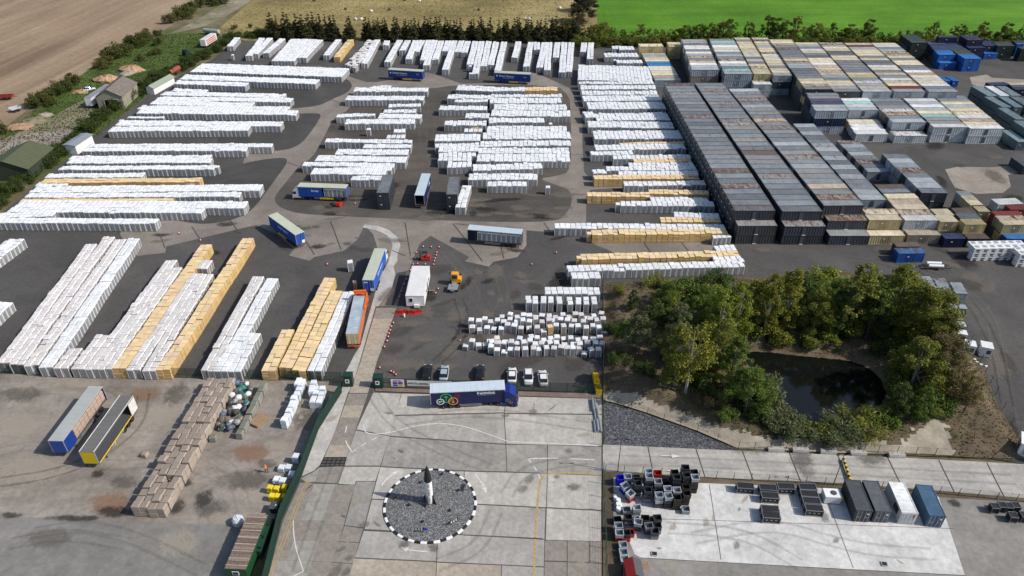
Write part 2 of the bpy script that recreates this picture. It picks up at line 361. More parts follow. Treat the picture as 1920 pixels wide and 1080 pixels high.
def build_banks():
    xs = [p[0] for p in plotw]; ys = [p[1] for p in plotw]; st = .65
    nx = int((max(xs) - min(xs)) / st) + 2; ny = int((max(ys) - min(ys)) / st) + 2
    idx = {}; V = []; Fc = []
    for j in range(ny):
        for i in range(nx):
            x = min(xs) + i * st; y = min(ys) + j * st; z = bank_z(x, y)
            if z is None: continue
            idx[(i, j)] = len(V); V.append((x, y, z + random.uniform(-.05, .05) * min(1, dist_poly((x, y), plotw) / 2)))
    for j in range(ny):
        for i in range(nx):
            k = [(i, j), (i + 1, j), (i + 1, j + 1), (i, j + 1)]
            if all(q in idx for q in k): Fc.append(tuple(idx[q] for q in k))
    me = bpy.data.meshes.new('pond_bank'); me.from_pydata(V, [], Fc); me.materials.append(m_soil); me.materials.append(m_bank)
    pw = [G(*q) for q in PATHP]; me.polygons.foreach_set('material_index', [1 if inside((sum(V[i][0] for i in f) / 4 + random.uniform(-.5, .5), sum(V[i][1] for i in f) / 4 + random.uniform(-.5, .5)), pw) else 0 for f in Fc])
    me.polygons.foreach_set('use_smooth', [True] * len(Fc)); me.update()
    tag(link('pond_bank', me), kind='structure')
sheet('bank_soil', PLOT, m_soil, z=.17)
build_banks()
def _water():
    t = NT('pond_water'); t.bump(t.noise(1.1, 3, .5, t.coord()), .05, .02); return t.fin((.006, .007, .006, 1), .06, 0, .5)
sheet('pond_water', POND, _water(), z=.26)
sheet('bank_path', [(1131, 738), (1180, 744), (1240, 764), (1310, 797), (1370, 818), (1430, 828), (1560, 836), (1690, 838), (1730, 815), (1755, 800), (1780, 838), (1760, 853), (1560, 850), (1440, 844), (1384, 842), (1305, 808), (1260, 792), (1210, 774), (1155, 757), (1131, 752)], m_bank, 0, z=.185)
ORD = lambda k: '%d%s' % (k, 'th' if 10 <= k % 100 <= 20 else {1: 'st', 2: 'nd', 3: 'rd'}.get(k % 10, 'th'))
# ------------------------------------------------------------------ wrapped pallet stacks
def M_wrap(name, white, grey, printed=0.0):
    t = NT(name); uv = t.n('ShaderNodeUVMap'); uv.uv_map = 'UVMap'; at = t.n('ShaderNodeAttribute'); at.attribute_name = 'tint'
    s = t.sep(uv.outputs[0]); u = s[0]; v = s[1]
    fu = t.math('FRACT', u); fv = t.math('FRACT', v)
    e1 = t.math('ABSOLUTE', t.math('SUBTRACT', fu, .5)); e2 = t.math('ABSOLUTE', t.math('SUBTRACT', fv, .45))
    edge = t.math('MAXIMUM', t.math('MULTIPLY', t.math('SUBTRACT', e1, .375), 16, True), t.math('MULTIPLY', t.math('SUBTRACT', e2, .45), 14, True))
    mp = t.n('ShaderNodeMapping'); mp.inputs['Scale'].default_value = (11, .7, 1); t.l(uv.outputs[0], mp.inputs[0])
    st = t.noise(1.0, 3, .6, mp.outputs[0])
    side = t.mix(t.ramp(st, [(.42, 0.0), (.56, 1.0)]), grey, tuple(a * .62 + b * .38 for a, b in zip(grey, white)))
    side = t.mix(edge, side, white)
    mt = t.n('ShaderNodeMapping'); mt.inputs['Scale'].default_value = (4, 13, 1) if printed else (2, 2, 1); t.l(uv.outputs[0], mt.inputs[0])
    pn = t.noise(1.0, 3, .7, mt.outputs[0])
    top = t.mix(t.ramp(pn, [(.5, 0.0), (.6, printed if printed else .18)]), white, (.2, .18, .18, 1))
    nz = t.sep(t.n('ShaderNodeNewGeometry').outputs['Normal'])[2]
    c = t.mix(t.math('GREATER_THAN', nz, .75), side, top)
    c = t.mix(1.0, c, at.outputs['Color'], 'MULTIPLY')
    return t.fin(c, .42, 0, .4)
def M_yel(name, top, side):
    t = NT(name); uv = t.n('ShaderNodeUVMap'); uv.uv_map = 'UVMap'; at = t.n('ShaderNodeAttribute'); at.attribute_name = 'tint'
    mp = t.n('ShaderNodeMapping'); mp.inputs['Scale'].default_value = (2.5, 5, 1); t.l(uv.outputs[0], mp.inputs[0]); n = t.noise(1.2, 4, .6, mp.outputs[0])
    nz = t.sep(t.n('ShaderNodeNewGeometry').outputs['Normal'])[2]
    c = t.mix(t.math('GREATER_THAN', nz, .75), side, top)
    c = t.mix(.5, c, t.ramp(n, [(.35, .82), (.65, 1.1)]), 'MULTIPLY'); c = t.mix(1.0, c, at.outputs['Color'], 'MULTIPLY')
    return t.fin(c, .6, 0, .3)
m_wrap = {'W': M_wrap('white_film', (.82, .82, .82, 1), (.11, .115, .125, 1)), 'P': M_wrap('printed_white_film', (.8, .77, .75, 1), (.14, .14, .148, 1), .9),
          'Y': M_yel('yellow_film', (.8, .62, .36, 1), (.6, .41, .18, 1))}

UNITS = {'W': [], 'P': [], 'Y': []}
PW, PD = 1.36, 1.34
rs = random.Random(11)
def block(A, B, n=2, h=2.45, kind='W', C=None, label=None, miss=0.0, lend='left end', hv=0.035, gap=0.0, top=0.1):
    """units along the line A-B (photo coordinates of the top edge, height h), n lines deep to the left of A>B"""
    a = G(A[0], A[1], h); b = G(B[0], B[1], h); a.z = b.z = 0; d = b - a; L = d.length; d.normalize(); nrm = Vector((-d.y, d.x, 0))
    if C is not None:
        c = G(C[0], C[1], h); c.z = 0; n = max(1, round((c - a).dot(nrm) / PD))
    m = max(1, round(L / PW)); st = L / m; ang = math.atan2(d.y, d.x)
    wav = rs.uniform(0, 6); gp = (.015, .04) if kind == 'Y' else (.04, .085)
    for j in range(n):
        jit = rs.uniform(-.12, .12) if n > 1 else 0
        for i in range(m):
            if rs.random() < miss: continue
            p = a + d * (st * (i + .5) + jit) + nrm * (PD * (j + .5) + .07 * math.sin(wav + i * .35 + j))
            hh = h * (1 + rs.uniform(-hv, hv)); lv = 2
            if rs.random() < top and j < n: hh *= rs.choice([.93, 1.07, 1.05])
            UNITS[kind].append((p.x + rs.uniform(-.03, .03), p.y + rs.uniform(-.03, .03), ang + rs.gauss(0, .012), min(st, PW) - rs.uniform(*gp) - gap, PD - rs.uniform(*gp), hh, (label, i + 1, j, n, lend) if label else None))

W, PR, Y = 'W', 'P', 'Y'
# --- west yard, rows running to the hedge (front to back)
block((-12, 417), (290, 419), C=(-12, 407), label='of the frontmost long row')
block((-12, 408), (97, 405), 2)
block((12, 397), (378, 399), 2); block((25, 388), (457, 390), 3)
block((38, 377), (322, 376), 1, 2.2, Y); block((45, 370), (448, 368), 2)
block((55, 361), (486, 357), 3)
block((75, 343), (373, 341), 2, 2.45, Y); block((66, 349), (125, 347), 2, 2.2); block((354, 344), (365, 344), 1, 2.0)
block((83, 333), (266, 331), 2); block((108, 318), (400, 317), 2); block((401, 314), (409, 314), 1)
block((124, 306), (393, 304), 2); block((128, 299), (393, 297), 2)
block((152, 283), (460, 282), 2); block((162, 276), (508, 275), 2)
block((202, 246), (464, 244), 3); block((215, 235), (525, 236), 3); block((222, 228), (376, 229), 1)
block((238, 221), (306, 221), 1); block((255, 212), (554, 215), 3); block((258, 205), (538, 207), 3)
block((280, 195), (470, 200), 3); block((290, 188), (544, 191), 3); block((300, 178), (530, 183), 3)
block((322, 170), (384, 173), 2); block((325, 157), (459, 161), 3); block((336, 148), (591, 157), 4); block((356, 134), (640, 144), 8)
# --- west yard, columns running away from the green fence
def col(xn, yn, xf, yf, n=2, k=W, label=None, **kw): block((xn, yn), (xf, yf), n, kw.pop('h', 2.45), k, None, label, lend='near end', **kw)
col(-20, 497, 46, 449, 3); col(-26, 614, 24, 566, 3, label='of the left edge pile')
col(19, 679, 182, 457, 2, PR, 'of the first printed column'); col(44, 682, 215, 443, 2, PR, 'of the second printed column')
col(71, 685, 237, 448, 2, PR, 'of the third printed column'); col(99, 688, 262, 446, 2, W, 'of the bright white left column')
col(126, 690, 155, 652, 2, PR, 'of the short stub column'); col(157, 691, 206, 627, 2, PR, 'of the stepped stub column')
col(184, 692, 332, 487, 2, PR, 'two columns left of first yellow'); col(208, 692, 342, 501, 2, PR, 'just left of first yellow')
col(236, 692, 397, 459, 2, Y, 'of the first yellow column'); col(262, 693, 382, 512, 2, PR, 'just right of first yellow')
col(388, 503, 399, 487, 2, PR); col(291, 694, 400, 513, 2, PR, 'just left of second yellow')
col(318, 694, 476, 446, 2, Y, 'of the second yellow column')
col(401, 695, 495, 518, 2, PR, 'of the middle pile left column'); col(426, 696, 522, 521, 2, W, 'of the middle pile centre column')
col(451, 697, 489, 624, 2, W, 'of the middle pile short column')
col(516, 696, 552, 618, 2, Y, 'of the short yellow column'); col(547, 690, 629, 521, 2, Y, 'of the longest gate side yellow column')
col(573, 696, 643, 545, 2, Y, 'of the yellow column nearest the gate'); col(602, 696, 666, 546, 2, W, 'of the column beside the orange lorry')
block((650, 494), (663, 492), 1, 2.6, label='of the lone pair on asphalt'); block((662, 532), (669, 531), 1, 1.6, Y)
# --- back columns below the conifers
for c in [(437, 86, 450, 70, 2), (472, 104, 497, 71, 2), (484, 100, 512, 71, 2), (504, 99, 535, 72, 2), (551, 114, 584, 73, 7), (574, 108, 606, 74, 4), (617, 103, 640, 74, 2),
          (689, 118, 713, 74, 2), (732, 116, 755, 75, 2), (760, 94, 770, 75, 2), (772, 110, 785, 75, 2), (786, 96, 797, 75, 2), (799, 112, 809, 75, 2), (805, 122, 821, 75, 2), (822, 111, 833, 76, 2),
          (840, 95, 846, 76, 2), (841, 130, 858, 76, 2), (864, 97, 871, 76, 2), (876, 98, 883, 77, 2), (887, 120, 897, 77, 2), (897, 138, 909, 77, 2), (913, 123, 922, 77, 2), (926, 121, 936, 78, 2), (939, 132, 951, 78, 2),
          (971, 107, 978, 78, 2), (993, 124, 1001, 79, 2), (1012, 93, 1013, 79, 2), (1018, 126, 1027, 79, 2), (1032, 131, 1036, 79, 2), (1048, 107, 1051, 79, 2), (1060, 135, 1064, 79, 2), (1073, 134, 1077, 79, 2), (1099, 97, 1101, 80, 2), (1112, 110, 1114, 80, 2)]:
    col(*c)
col(637, 107, 663, 74, 2, Y); col(667, 126, 712, 75, 4, PR, miss=.12, hv=.12); col(729, 84, 731, 76, 2)
block((433, 103), (437, 103), 1); block((878, 124), (884, 124), 1); block((879, 138), (886, 138), 1)
# --- east yard rows up to the container stacks
for A, B, n in [((1148, 91), (1160, 91), 3), ((1161, 93), (1190, 93), 4), ((1134, 106), (1198, 106), 4), ((1157, 118), (1206, 118), 3), ((1150, 113), (1156, 113), 1), ((1083, 149), (1224, 153), 14),
                ((1085, 157), (1227, 157), 2), ((1089, 167), (1231, 166), 3), ((1091, 177), (1234, 177), 3), ((1094, 189), (1241, 188), 4), ((1103, 204), (1249, 203), 5), ((1098, 220), (1118, 219), 4),
                ((1119, 226), (1258, 224), 5), ((1103, 238), (1265, 240), 4), ((1115, 260), (1281, 259), 5), ((1117, 281), (1287, 278), 3), ((1108, 290), (1188, 289), 2), ((1150, 298), (1297, 296), 2),
                ((1180, 312), (1303, 311), 2), ((1138, 319), (1308, 318), 2), ((1160, 328), (1311, 327), 2), ((1112, 325), (1137, 324), 2), ((1170, 348), (1324, 346), 2),
                ((1221, 377), (1331, 378), 2), ((1164, 385), (1341, 386), 2), ((1154, 384), (1163, 384), 1), ((1264, 406), (1350, 409), 2)]:
    block(A, B, n)
block((1162, 271), (1285, 268), 1, 2.4, Y); block((1190, 305), (1298, 303), 2, 2.4, Y); block((1114, 336), (1312, 335), 2, 2.4, Y); block((1217, 363), (1330, 365), 2, 2.4, Y)
block((1102, 368), (1220, 369), 2, 2.4, Y); block((1240, 416), (1354, 417), 2, 2.2, Y)
block((1039, 427), (1361, 430), 2, label='of the row by the dark trailer'); block((1110, 441), (1365, 438), 2, 2.4, Y, label='of the yellow row over concrete'); block((1100, 439), (1109, 439), 1, 2.4, Y)
block((1337, 446), (1372, 444), 1, 2.2); block((1343, 471), (1383, 469), 2, 2.2, label='of the small right end pile')
block((1090, 487), (1388, 480), 2, 2.4, Y, label='of the last yellow row'); block((1081, 485), (1090, 485), 1, 2.4, Y); block((1340, 492), (1396, 491), 2, 2.4)
block((1064, 509), (1397, 499), 2, label='of the row along the pond trees'); block((1071, 522), (1126, 521), 2, label='of the small block above the returns')
# --- returns bay near the car park
block((1022, 550), (1126, 551), 2, 2.5, label='of the closed block by the fence')
for i, x in enumerate((991, 1004, 1019, 1034, 1049, 1069, 1085, 1100, 1115)):
    block((x - 6, 567 + i * .4), (x + 5, 567 + i * .4), 2, 2.5, label='of spaced stack %s by the fence' % ORD(i + 1))
def messy(y, x0, x1, h, lab, tilt=0):
    x = x0; cnt = 0
    while x < x1:
        wpx = rs.uniform(10, 13.5); hh = h * rs.choice([.55, .8, 1, 1, 1.05, 1.1]); k = Y if rs.random() < .03 else (PR if rs.random() < .35 else W)
        dy = rs.uniform(-3, 2.5); q = G(x + wpx / 2, y + dy + tilt * (x - x0)); 
        cnt += 1; UNITS[k].append((q.x, q.y, rs.gauss(0, .12), 1.15 + rs.uniform(-.1, .1), 1.15, hh, (lab, cnt, 0, 1, 'left end'))); x += wpx * rs.choice([1, 1, 1.05, 1.25])
messy(600, 935, 1128, 1.6, 'in the untidy returns bay back line'); messy(613, 878, 1128, 2.0, 'in the untidy returns bay second line'); messy(622, 880, 1128, 2.0, 'in the untidy returns bay third line', .02)
messy(645, 912, 1128, 1.7, 'in the untidy returns bay fourth line'); messy(655, 868, 1124, 2.2, 'in the untidy returns bay line nearest the cars', .012); messy(664, 915, 1124, 1.9, 'in the untidy returns bay front line', .01)
# --- centre yard, west half
for A, B, n in [((662, 171), (802, 171), 3), ((697, 166), (733, 165), 2), ((647, 187), (794, 187), 3), ((728, 200), (789, 199), 2), ((718, 211), (780, 210), 2), ((630, 219), (702, 217), 2), ((646, 232), (777, 231), 3), ((708, 221), (788, 222), 3),
                ((686, 243), (695, 243), 1), ((724, 259), (760, 258), 2), ((738, 248), (760, 247), 2), ((608, 266), (771, 268), 2), ((680, 277), (770, 277), 2), ((628, 289), (764, 290), 3), ((590, 301), (760, 304), 3), ((566, 310), (738, 313), 2), ((622, 321), (734, 319), 2),
                ((582, 326), (722, 327), 3), ((657, 337), (718, 337), 2)]:
    block(A, B, n, hv=.04, top=.12)
# --- centre yard, east half
for A, B, n in [((854, 168), (923, 171), 4), ((838, 184), (920, 185), 3), ((852, 191), (914, 191), 2), ((823, 205), (913, 206), 3), ((872, 220), (917, 220), 3), ((832, 234), (911, 235), 3), ((870, 247), (905, 247), 2), ((815, 264), (901, 263), 4), ((815, 276), (899, 274), 2),
                ((822, 284), (897, 283), 3), ((822, 293), (893, 292), 2), ((821, 301), (884, 301), 3), ((838, 314), (884, 313), 3),
                ((925, 170), (985, 170), 3), ((920, 182), (1054, 181), 2), ((918, 193), (1053, 193), 4), ((925, 205), (1063, 206), 4), ((920, 217), (1070, 218), 4), ((916, 229), (1021, 229), 3), ((1029, 233), (1036, 233), 1), ((912, 247), (1063, 248), 4),
                ((905, 260), (1071, 259), 4), ((900, 274), (1071, 272), 3), ((896, 287), (1068, 287), 3), ((893, 302), (1069, 302), 4), ((887, 319), (1018, 315), 3), ((878, 336), (1008, 336), 3), ((913, 348), (988, 348), 2), ((1022, 351), (1033, 351), 1)]:
    block(A, B, n, hv=.05, top=.15)
block((985, 170), (1046, 170), 3, 2.4, Y); block((882, 241), (905, 241), 1, 1.5, Y); col(872, 389, 884, 348, 2)

def unit_geo(w_, d_, h_, kind, rng, detail=True):
    """one wrapped stack: tiers of packs, slightly slumped and rounded at the shoulder"""
    V, Fc, UV = [], [], []
    tiers = 4 if kind == 'Y' else 2 if kind in 'BRSG' else 1
    z = .0
    for k in range(tiers):
        th = h_ / tiers; ww = w_ / 2 * (1 - rng.uniform(0, .025)); dd = d_ / 2 * (1 - rng.uniform(0, .025)); ox = rng.uniform(-.02, .02); oy = rng.uniform(-.02, .02)
        z0 = z + (.09 if kind != 'Y' and k == 0 else .025 if k else .05); z1 = z + th; be = .035 if kind == 'Y' else .11; i = len(V)
        sg = [(-1, -1), (1, -1), (1, 1), (-1, 1)]
        for sx, sy in sg: V.append((ox + sx * ww * .985, oy + sy * dd * .985, z0))
        for sx, sy in sg: V.append((ox + sx * ww, oy + sy * dd, z1 - be * rng.uniform(.8, 1.5)))
        ins = 1 - be / .62
        for sx, sy in sg: V.append((ox + sx * ww * ins, oy + sy * dd * ins, z1 + rng.uniform(-.02, .02)))
        v0, v1 = k / tiers, (k + 1) / tiers
        for q in range(4):
            r_ = (q + 1) % 4
            Fc.append((i + q, i + r_, i + 4 + r_, i + 4 + q)); UV.append([(0, v0), (.999, v0), (.999, v1), (0, v1)])
            Fc.append((i + 4 + q, i + 4 + r_, i + 8 + r_, i + 8 + q)); UV.append([(0, .99), (.99, .99), (.99, .999), (0, .999)])
        if k == tiers - 1 or kind == 'Y': Fc.append((i + 8, i + 9, i + 10, i + 11)); UV.append([(rng.random() * 5 + a, rng.random() * 5 + b) for a, b in ((0, 0), (1, 0), (1, 1), (0, 1))] if False else (lambda o1, o2: [(o1, o2), (o1 + 1, o2), (o1 + 1, o2 + 1), (o1, o2 + 1)])(rng.random() * 40, rng.random() * 40))
        z = z1
    return V, Fc, UV
def tint(kind, rng):
    b = rng.uniform(.86, 1.05)
    if kind == 'Y': return (b, b * rng.uniform(.93, 1.03), b * rng.uniform(.85, 1.1), 1)
    if kind == 'P': return (b, b * rng.uniform(.97, 1), b * rng.uniform(.95, 1.01), 1)
    return (b * rng.uniform(.98, 1), b, b * rng.uniform(.99, 1.02), 1)
def unit_mesh(name, parts, mat):
    """parts: list of (V,F,UV,tint,matrix)"""
    V, Fc, UV, T = [], [], [], []
    for v, f, u, tn, (cx, cy, ca, sa) in parts:
        o = len(V); V.extend([(cx + x * ca - y * sa, cy + x * sa + y * ca, z) for x, y, z in v])
        Fc.extend([tuple(o + i for i in q) for q in f])
        for q in u: UV.extend(q)
        T.extend([tn] * len(f))
    me = bpy.data.meshes.new(name); me.from_pydata(V, [], Fc); me.materials.append(mat)
    ul = me.uv_layers.new(name='UVMap'); ul.data.foreach_set('uv', np.array(UV, dtype=np.float32).ravel())
    at = me.attributes.new('tint', 'FLOAT_COLOR', 'FACE'); at.data.foreach_set('color', np.array(T, dtype=np.float32).ravel())
    me.update(); return me
NAMES = {'W': ('wrapped_pallet', 'white stack', 'pallet stack'), 'P': ('printed_pallet', 'printed white stack', 'pallet stack'), 'Y': ('yellow_pallet', 'yellow stack', 'pallet stack')}
def build_units():
    rng = random.Random(5)
    for kind, us in UNITS.items():
        nm, lab, cat = NAMES[kind]
        us.sort(key=lambda q: (q[6] is None, q[0] ** 2 + q[1] ** 2))
        near = [q for q in us if q[6]][:300]; ns = set(map(id, near)); rest = [q for q in us if id(q) not in ns]
        variants = {}
        for (x, y, a, w_, d_, h_, lb) in near:
            hk = round(h_ * 5) / 5; key = (hk, rng.randrange(4))
            if key not in variants:
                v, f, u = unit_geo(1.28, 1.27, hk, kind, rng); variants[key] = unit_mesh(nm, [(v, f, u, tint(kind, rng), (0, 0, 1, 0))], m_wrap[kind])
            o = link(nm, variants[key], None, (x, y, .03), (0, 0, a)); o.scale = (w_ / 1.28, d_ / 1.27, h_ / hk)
            rn, i_, j_, n_, en = lb; side = '' if n_ == 1 else (('right ', 'left ') if en == 'near end' else ('front ', 'back '))[min(j_, 1)] if n_ == 2 else 'line %d ' % (j_ + 1)
            tag(o, '%s, %s from %s, %s%s' % (lab, ORD(i_), en, side, rn), cat, lab + 's, ' + rn)
        parts = []
        for (x, y, a, w_, d_, h_, lb) in rest:
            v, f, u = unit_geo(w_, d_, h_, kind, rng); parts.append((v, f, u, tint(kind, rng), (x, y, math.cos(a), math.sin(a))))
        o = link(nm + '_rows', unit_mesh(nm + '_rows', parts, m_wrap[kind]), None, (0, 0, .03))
        tag(o, 'many more %ss filling the rows across the storage yard' % lab, cat, kind='stuff')
        print('UNITS', kind, len(us), len(near))
build_units()
# ------------------------------------------------------------------ cabins and shipping containers
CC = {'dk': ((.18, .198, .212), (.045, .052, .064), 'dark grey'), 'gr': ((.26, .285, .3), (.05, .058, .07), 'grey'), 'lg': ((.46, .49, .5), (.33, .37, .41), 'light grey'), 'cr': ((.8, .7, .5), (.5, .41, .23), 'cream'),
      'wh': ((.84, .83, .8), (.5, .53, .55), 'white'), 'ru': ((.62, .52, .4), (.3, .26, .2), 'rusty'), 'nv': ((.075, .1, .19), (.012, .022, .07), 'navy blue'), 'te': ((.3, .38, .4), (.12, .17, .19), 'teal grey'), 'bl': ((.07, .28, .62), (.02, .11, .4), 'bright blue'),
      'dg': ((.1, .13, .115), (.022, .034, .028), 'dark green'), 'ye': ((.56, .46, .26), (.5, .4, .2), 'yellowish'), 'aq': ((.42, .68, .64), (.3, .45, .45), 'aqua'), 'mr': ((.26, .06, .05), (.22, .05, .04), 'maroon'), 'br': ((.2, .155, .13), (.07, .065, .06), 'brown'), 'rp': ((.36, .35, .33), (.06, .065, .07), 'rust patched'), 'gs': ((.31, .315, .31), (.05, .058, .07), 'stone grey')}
def corr(mb, p0, p1, z0, z1, out, n, dep, m=0):
    """corrugated wall from p0 to p1"""
    p0 = Vector(p0); p1 = Vector(p1); o = Vector(out); pts = []
    for i in range(n):
        for f, e in ((.0, 0), (.28, 0), (.5, 1), (.78, 1)):
            pts.append(p0.lerp(p1, (i + f) / n) - o * dep * e)
    pts.append(p1.copy())
    for a, b in zip(pts, pts[1:]):
        mb.face(((a.x, a.y, z0), (b.x, b.y, z0), (b.x, b.y, z1), (a.x, a.y, z1)), m)
def cont_meshes(L, D, H, ribs=14):
    """body: framed box with ribbed long walls and panelled ends; roof: ribbed sheet in a rim"""
    b = MB(); x, y = L / 2, D / 2; e = .11
    corr(b, (-x + e, -y + .04, 0), (x - e, -y + .04, 0), .15, H - .12, (0, -1, 0), ribs, .05); corr(b, (x - e, y - .04, 0), (-x + e, y - .04, 0), .15, H - .12, (0, 1, 0), ribs, .05)
    for s in (-1, 1):
        b.box((s * (x - .06), 0, H / 2), (.1, D - 2 * e, H - .2)); b.box((s * (x - .005), 0, H / 2), (.03, .05, H - .3))
        for t in (-1, 1): b.box((s * (x - e / 2), t * (y - e / 2), H / 2), (e, e, H))
        b.box((0, s * (y - .05), .09), (L - 2 * e, .1, .18)); b.box((0, s * (y - .05), H - .07), (L - 2 * e, .1, .14))
    r = MB(); n = ribs + 4; z = H - .06
    for i in range(n):
        x0 = -x + e + (L - 2 * e) * i / n; wd = (L - 2 * e) / n
        for f0, f1, za, zb in ((0, .35, 0, 0), (.35, .5, 0, .055), (.5, .85, .055, .055), (.85, 1, .055, 0)):
            r.face(((x0 + wd * f0, -y + .1, z + za), (x0 + wd * f1, -y + .1, z + zb), (x0 + wd * f1, y - .1, z + zb), (x0 + wd * f0, y - .1, z + za)), 0)
    for s in (-1, 1): r.box((0, s * (y - .05), H - .0), (L, .1, .06)); r.box((s * (x - .05), 0, H + .001), (.1, D - .2, .06))
    return b.mesh('body', m_paint), r.mesh('roof', m_roofpaint)
def door_mesh(L, D, H, kind):
    m = MB(); y = -D / 2
    if kind == 'cabin':
        m.box((0, y - .012, 1.15), (.95, .06, 2.1), 0, 0); m.box((0, y - .05, .1), (.9, .09, .16), 0, 1)
    else:
        for s in (-.45, -.15, .15, .45): m.box((s * min(L, 2.4) * .8, y - .02, H / 2), (.05, .06, H - .5), 0, 0)
        m.box((-.7, y - .03, H * .62), (.5, .03, .2), 0, 1)
    return m.mesh('door', [m_dkgrey, m_white])
ORD = lambda k: '%d%s' % (k, 'th' if 10 <= k % 100 <= 20 else {1: 'st', 2: 'nd', 3: 'rd'}.get(k % 10, 'th'))
_rm = {}
def rust_mesh(me):
    if me.name not in _rm: q = me.copy(); q.materials.clear(); q.materials.append(m_rustroof); _rm[me.name] = q
    return _rm[me.name]
HIDDEN = MB(); rc = random.Random(3)
def ccol(nl, nr, fl, fr, n, levels, cols, desc, kind='shipping_container', lh=2.6, left=False, front=True, ribs=14, door=True, gap=.2, vent=False):
    z = levels * lh; NL, NR, FL, FR = (G(*p, z) for p in (nl, nr, fl, fr))
    if n is None: n = max(1, round(((FL + FR) / 2 - (NL + NR) / 2).length / 3.05))
    L = ((NR - NL).length + (FR - FL).length) / 2; D = ((FL + FR) / 2 - (NL + NR) / 2).length / n
    d = (NR - NL + FR - FL).normalized(); ang = math.atan2(d.y, d.x)
    bm_, rm_ = cont_meshes(L - .05, D - gap, lh - .03, ribs); dm = door_mesh(L, D - gap, lh, 'cabin' if kind == 'site_cabin' else 'c')
    vm = None
    if vent: q = MB(); q.box((-L / 2 - .02, .5, 1.9), (.08, .34, .34)); vm = q.mesh('vent', m_white)
    cat = 'cabin' if kind == 'site_cabin' else 'container'
    for i in range(n):
        t = (i + .5) / n; a = NL.lerp(FL, t); b = NR.lerp(FR, t); c = (a + b) / 2
        ck = cols[i % len(cols)] if isinstance(cols, (list, tuple)) else cols
        for lv in range(levels):
            top = lv == levels - 1
            vis = top or (front and i == 0) or (left and kind == 'site_cabin')
            if not vis:
                HIDDEN.box((c.x, c.y, (lv + .5) * lh), (L - .1, D - gap - .04, lh - .05), ang); continue
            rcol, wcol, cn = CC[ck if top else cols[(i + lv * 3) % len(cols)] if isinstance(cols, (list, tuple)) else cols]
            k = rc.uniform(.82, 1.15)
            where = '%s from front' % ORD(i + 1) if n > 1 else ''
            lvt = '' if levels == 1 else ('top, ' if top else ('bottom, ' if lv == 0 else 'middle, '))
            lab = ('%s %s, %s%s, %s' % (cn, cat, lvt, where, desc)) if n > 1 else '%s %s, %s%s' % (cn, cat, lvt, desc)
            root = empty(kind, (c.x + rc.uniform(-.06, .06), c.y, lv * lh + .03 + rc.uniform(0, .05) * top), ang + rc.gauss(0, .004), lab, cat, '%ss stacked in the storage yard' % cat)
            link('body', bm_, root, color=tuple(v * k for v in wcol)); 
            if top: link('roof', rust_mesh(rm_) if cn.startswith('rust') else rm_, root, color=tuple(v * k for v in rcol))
            if door and (i == 0): link('door', dm, root)
            if vm: link('vent', vm, root)
dark = ['gr', 'gr', 'dk', 'gr', 'gs', 'gr', 'dk', 'gr', 'gr', 'ru', 'gr', 'dk', 'gr', 'gr', 'gs', 'gr', 'gr', 'dk']
# grey cabin columns, three levels
ccol((1379, 396), (1454, 395.5), (1244, 155.7), (1297.7, 155.7), 31, 3, ['dk', 'gr', 'dk', 'gr', 'gr', 'dk', 'gr', 'dk', 'gr', 'gr', 'gr', 'gs', 'gr', 'gr', 'dk', 'gr'], 'dark column beside the white rows', 'site_cabin', left=True, vent=True)
ccol((1384, 424), (1458, 423.6), (1379, 413), (1451.5, 412.6), 1, 2, ['rp'], 'before the first dark column', 'site_cabin', left=True)
ccol((1467, 397), (1543, 397), (1302.6, 155.7), (1354, 155.4), 31, 3, ['dk', 'gr', 'gr', 'dk', 'gr', 'gr', 'rp', 'gr', 'gr', 'gs', 'gs', 'br', 'gr', 'gr', 'rp', 'gr', 'gr', 'gs', 'rp', 'gr', 'gr', 'gr', 'gr', 'gr', 'rp', 'gr', 'gr', 'gs', 'rp', 'gr', 'gr'], 'second dark column', 'site_cabin')
ccol((1471, 425), (1547.5, 425), (1465.5, 413.5), (1541, 413.5), 1, 2, ['gs'], 'before the second dark column', 'site_cabin', left=True)
ccol((1545.5, 386), (1620, 385), (1366, 166.3), (1420, 166), 28, 3, ['gs', 'rp', 'gs', 'ru', 'gr', 'gs', 'gs', 'lg', 'gr', 'rp', 'gs', 'gr', 'lg', 'gr', 'gr'], 'third dark column', 'site_cabin')
ccol((1552, 414.5), (1626, 414), (1545.5, 403), (1619, 402.5), 1, 2, ['gs'], 'one step before the third dark column', 'site_cabin', left=True)
ccol((1555, 442.5), (1631, 443), (1549.5, 430.5), (1624, 430.7), 1, 1, ['gs'], 'two steps before the third dark column', 'site_cabin')
ccol((1616, 374.8), (1660.6, 374.8), (1486, 232), (1526, 232), None, 2, ['lg', 'lg', 'gr', 'gr', 'lg', 'gr', 'lg', 'gr', 'lg', 'gr'], 'fourth, paler column', 'site_cabin')
ccol((1627.5, 323), (1672, 322), (1568.4, 263.2), (1609, 263), None, 1, ['lg', 'gr', 'lg', 'gr', 'lg', 'gr', 'lg'], 'fifth short pale column', 'site_cabin', 2.9, left=True)
ccol((1728, 362), (1779, 363), (1654, 288.5), (1696.5, 288.5), None, 2, ['gr', 'lg', 'lg', 'gs', 'lg', 'lg', 'lg', 'gr', 'lg'], 'pale column by the concrete patch', 'site_cabin', left=True)
ccol((1655, 362), (1708, 361), (1639, 345.5), (1693, 345), 2, 2, ['gr', 'br'], 'pair behind the rusty cream stack')
ccol((1697.6, 414), (1760, 413), (1656, 363), (1714, 363), 5, 2, ['wh', 'ru', 'cr', 'ru', 'cr'], 'cream and rust stack', left=True)
ccol((1702, 441.4), (1763, 441.4), (1697, 431), (1757.5, 431), 1, 1, ['ru'], 'low before the white one', left=True)
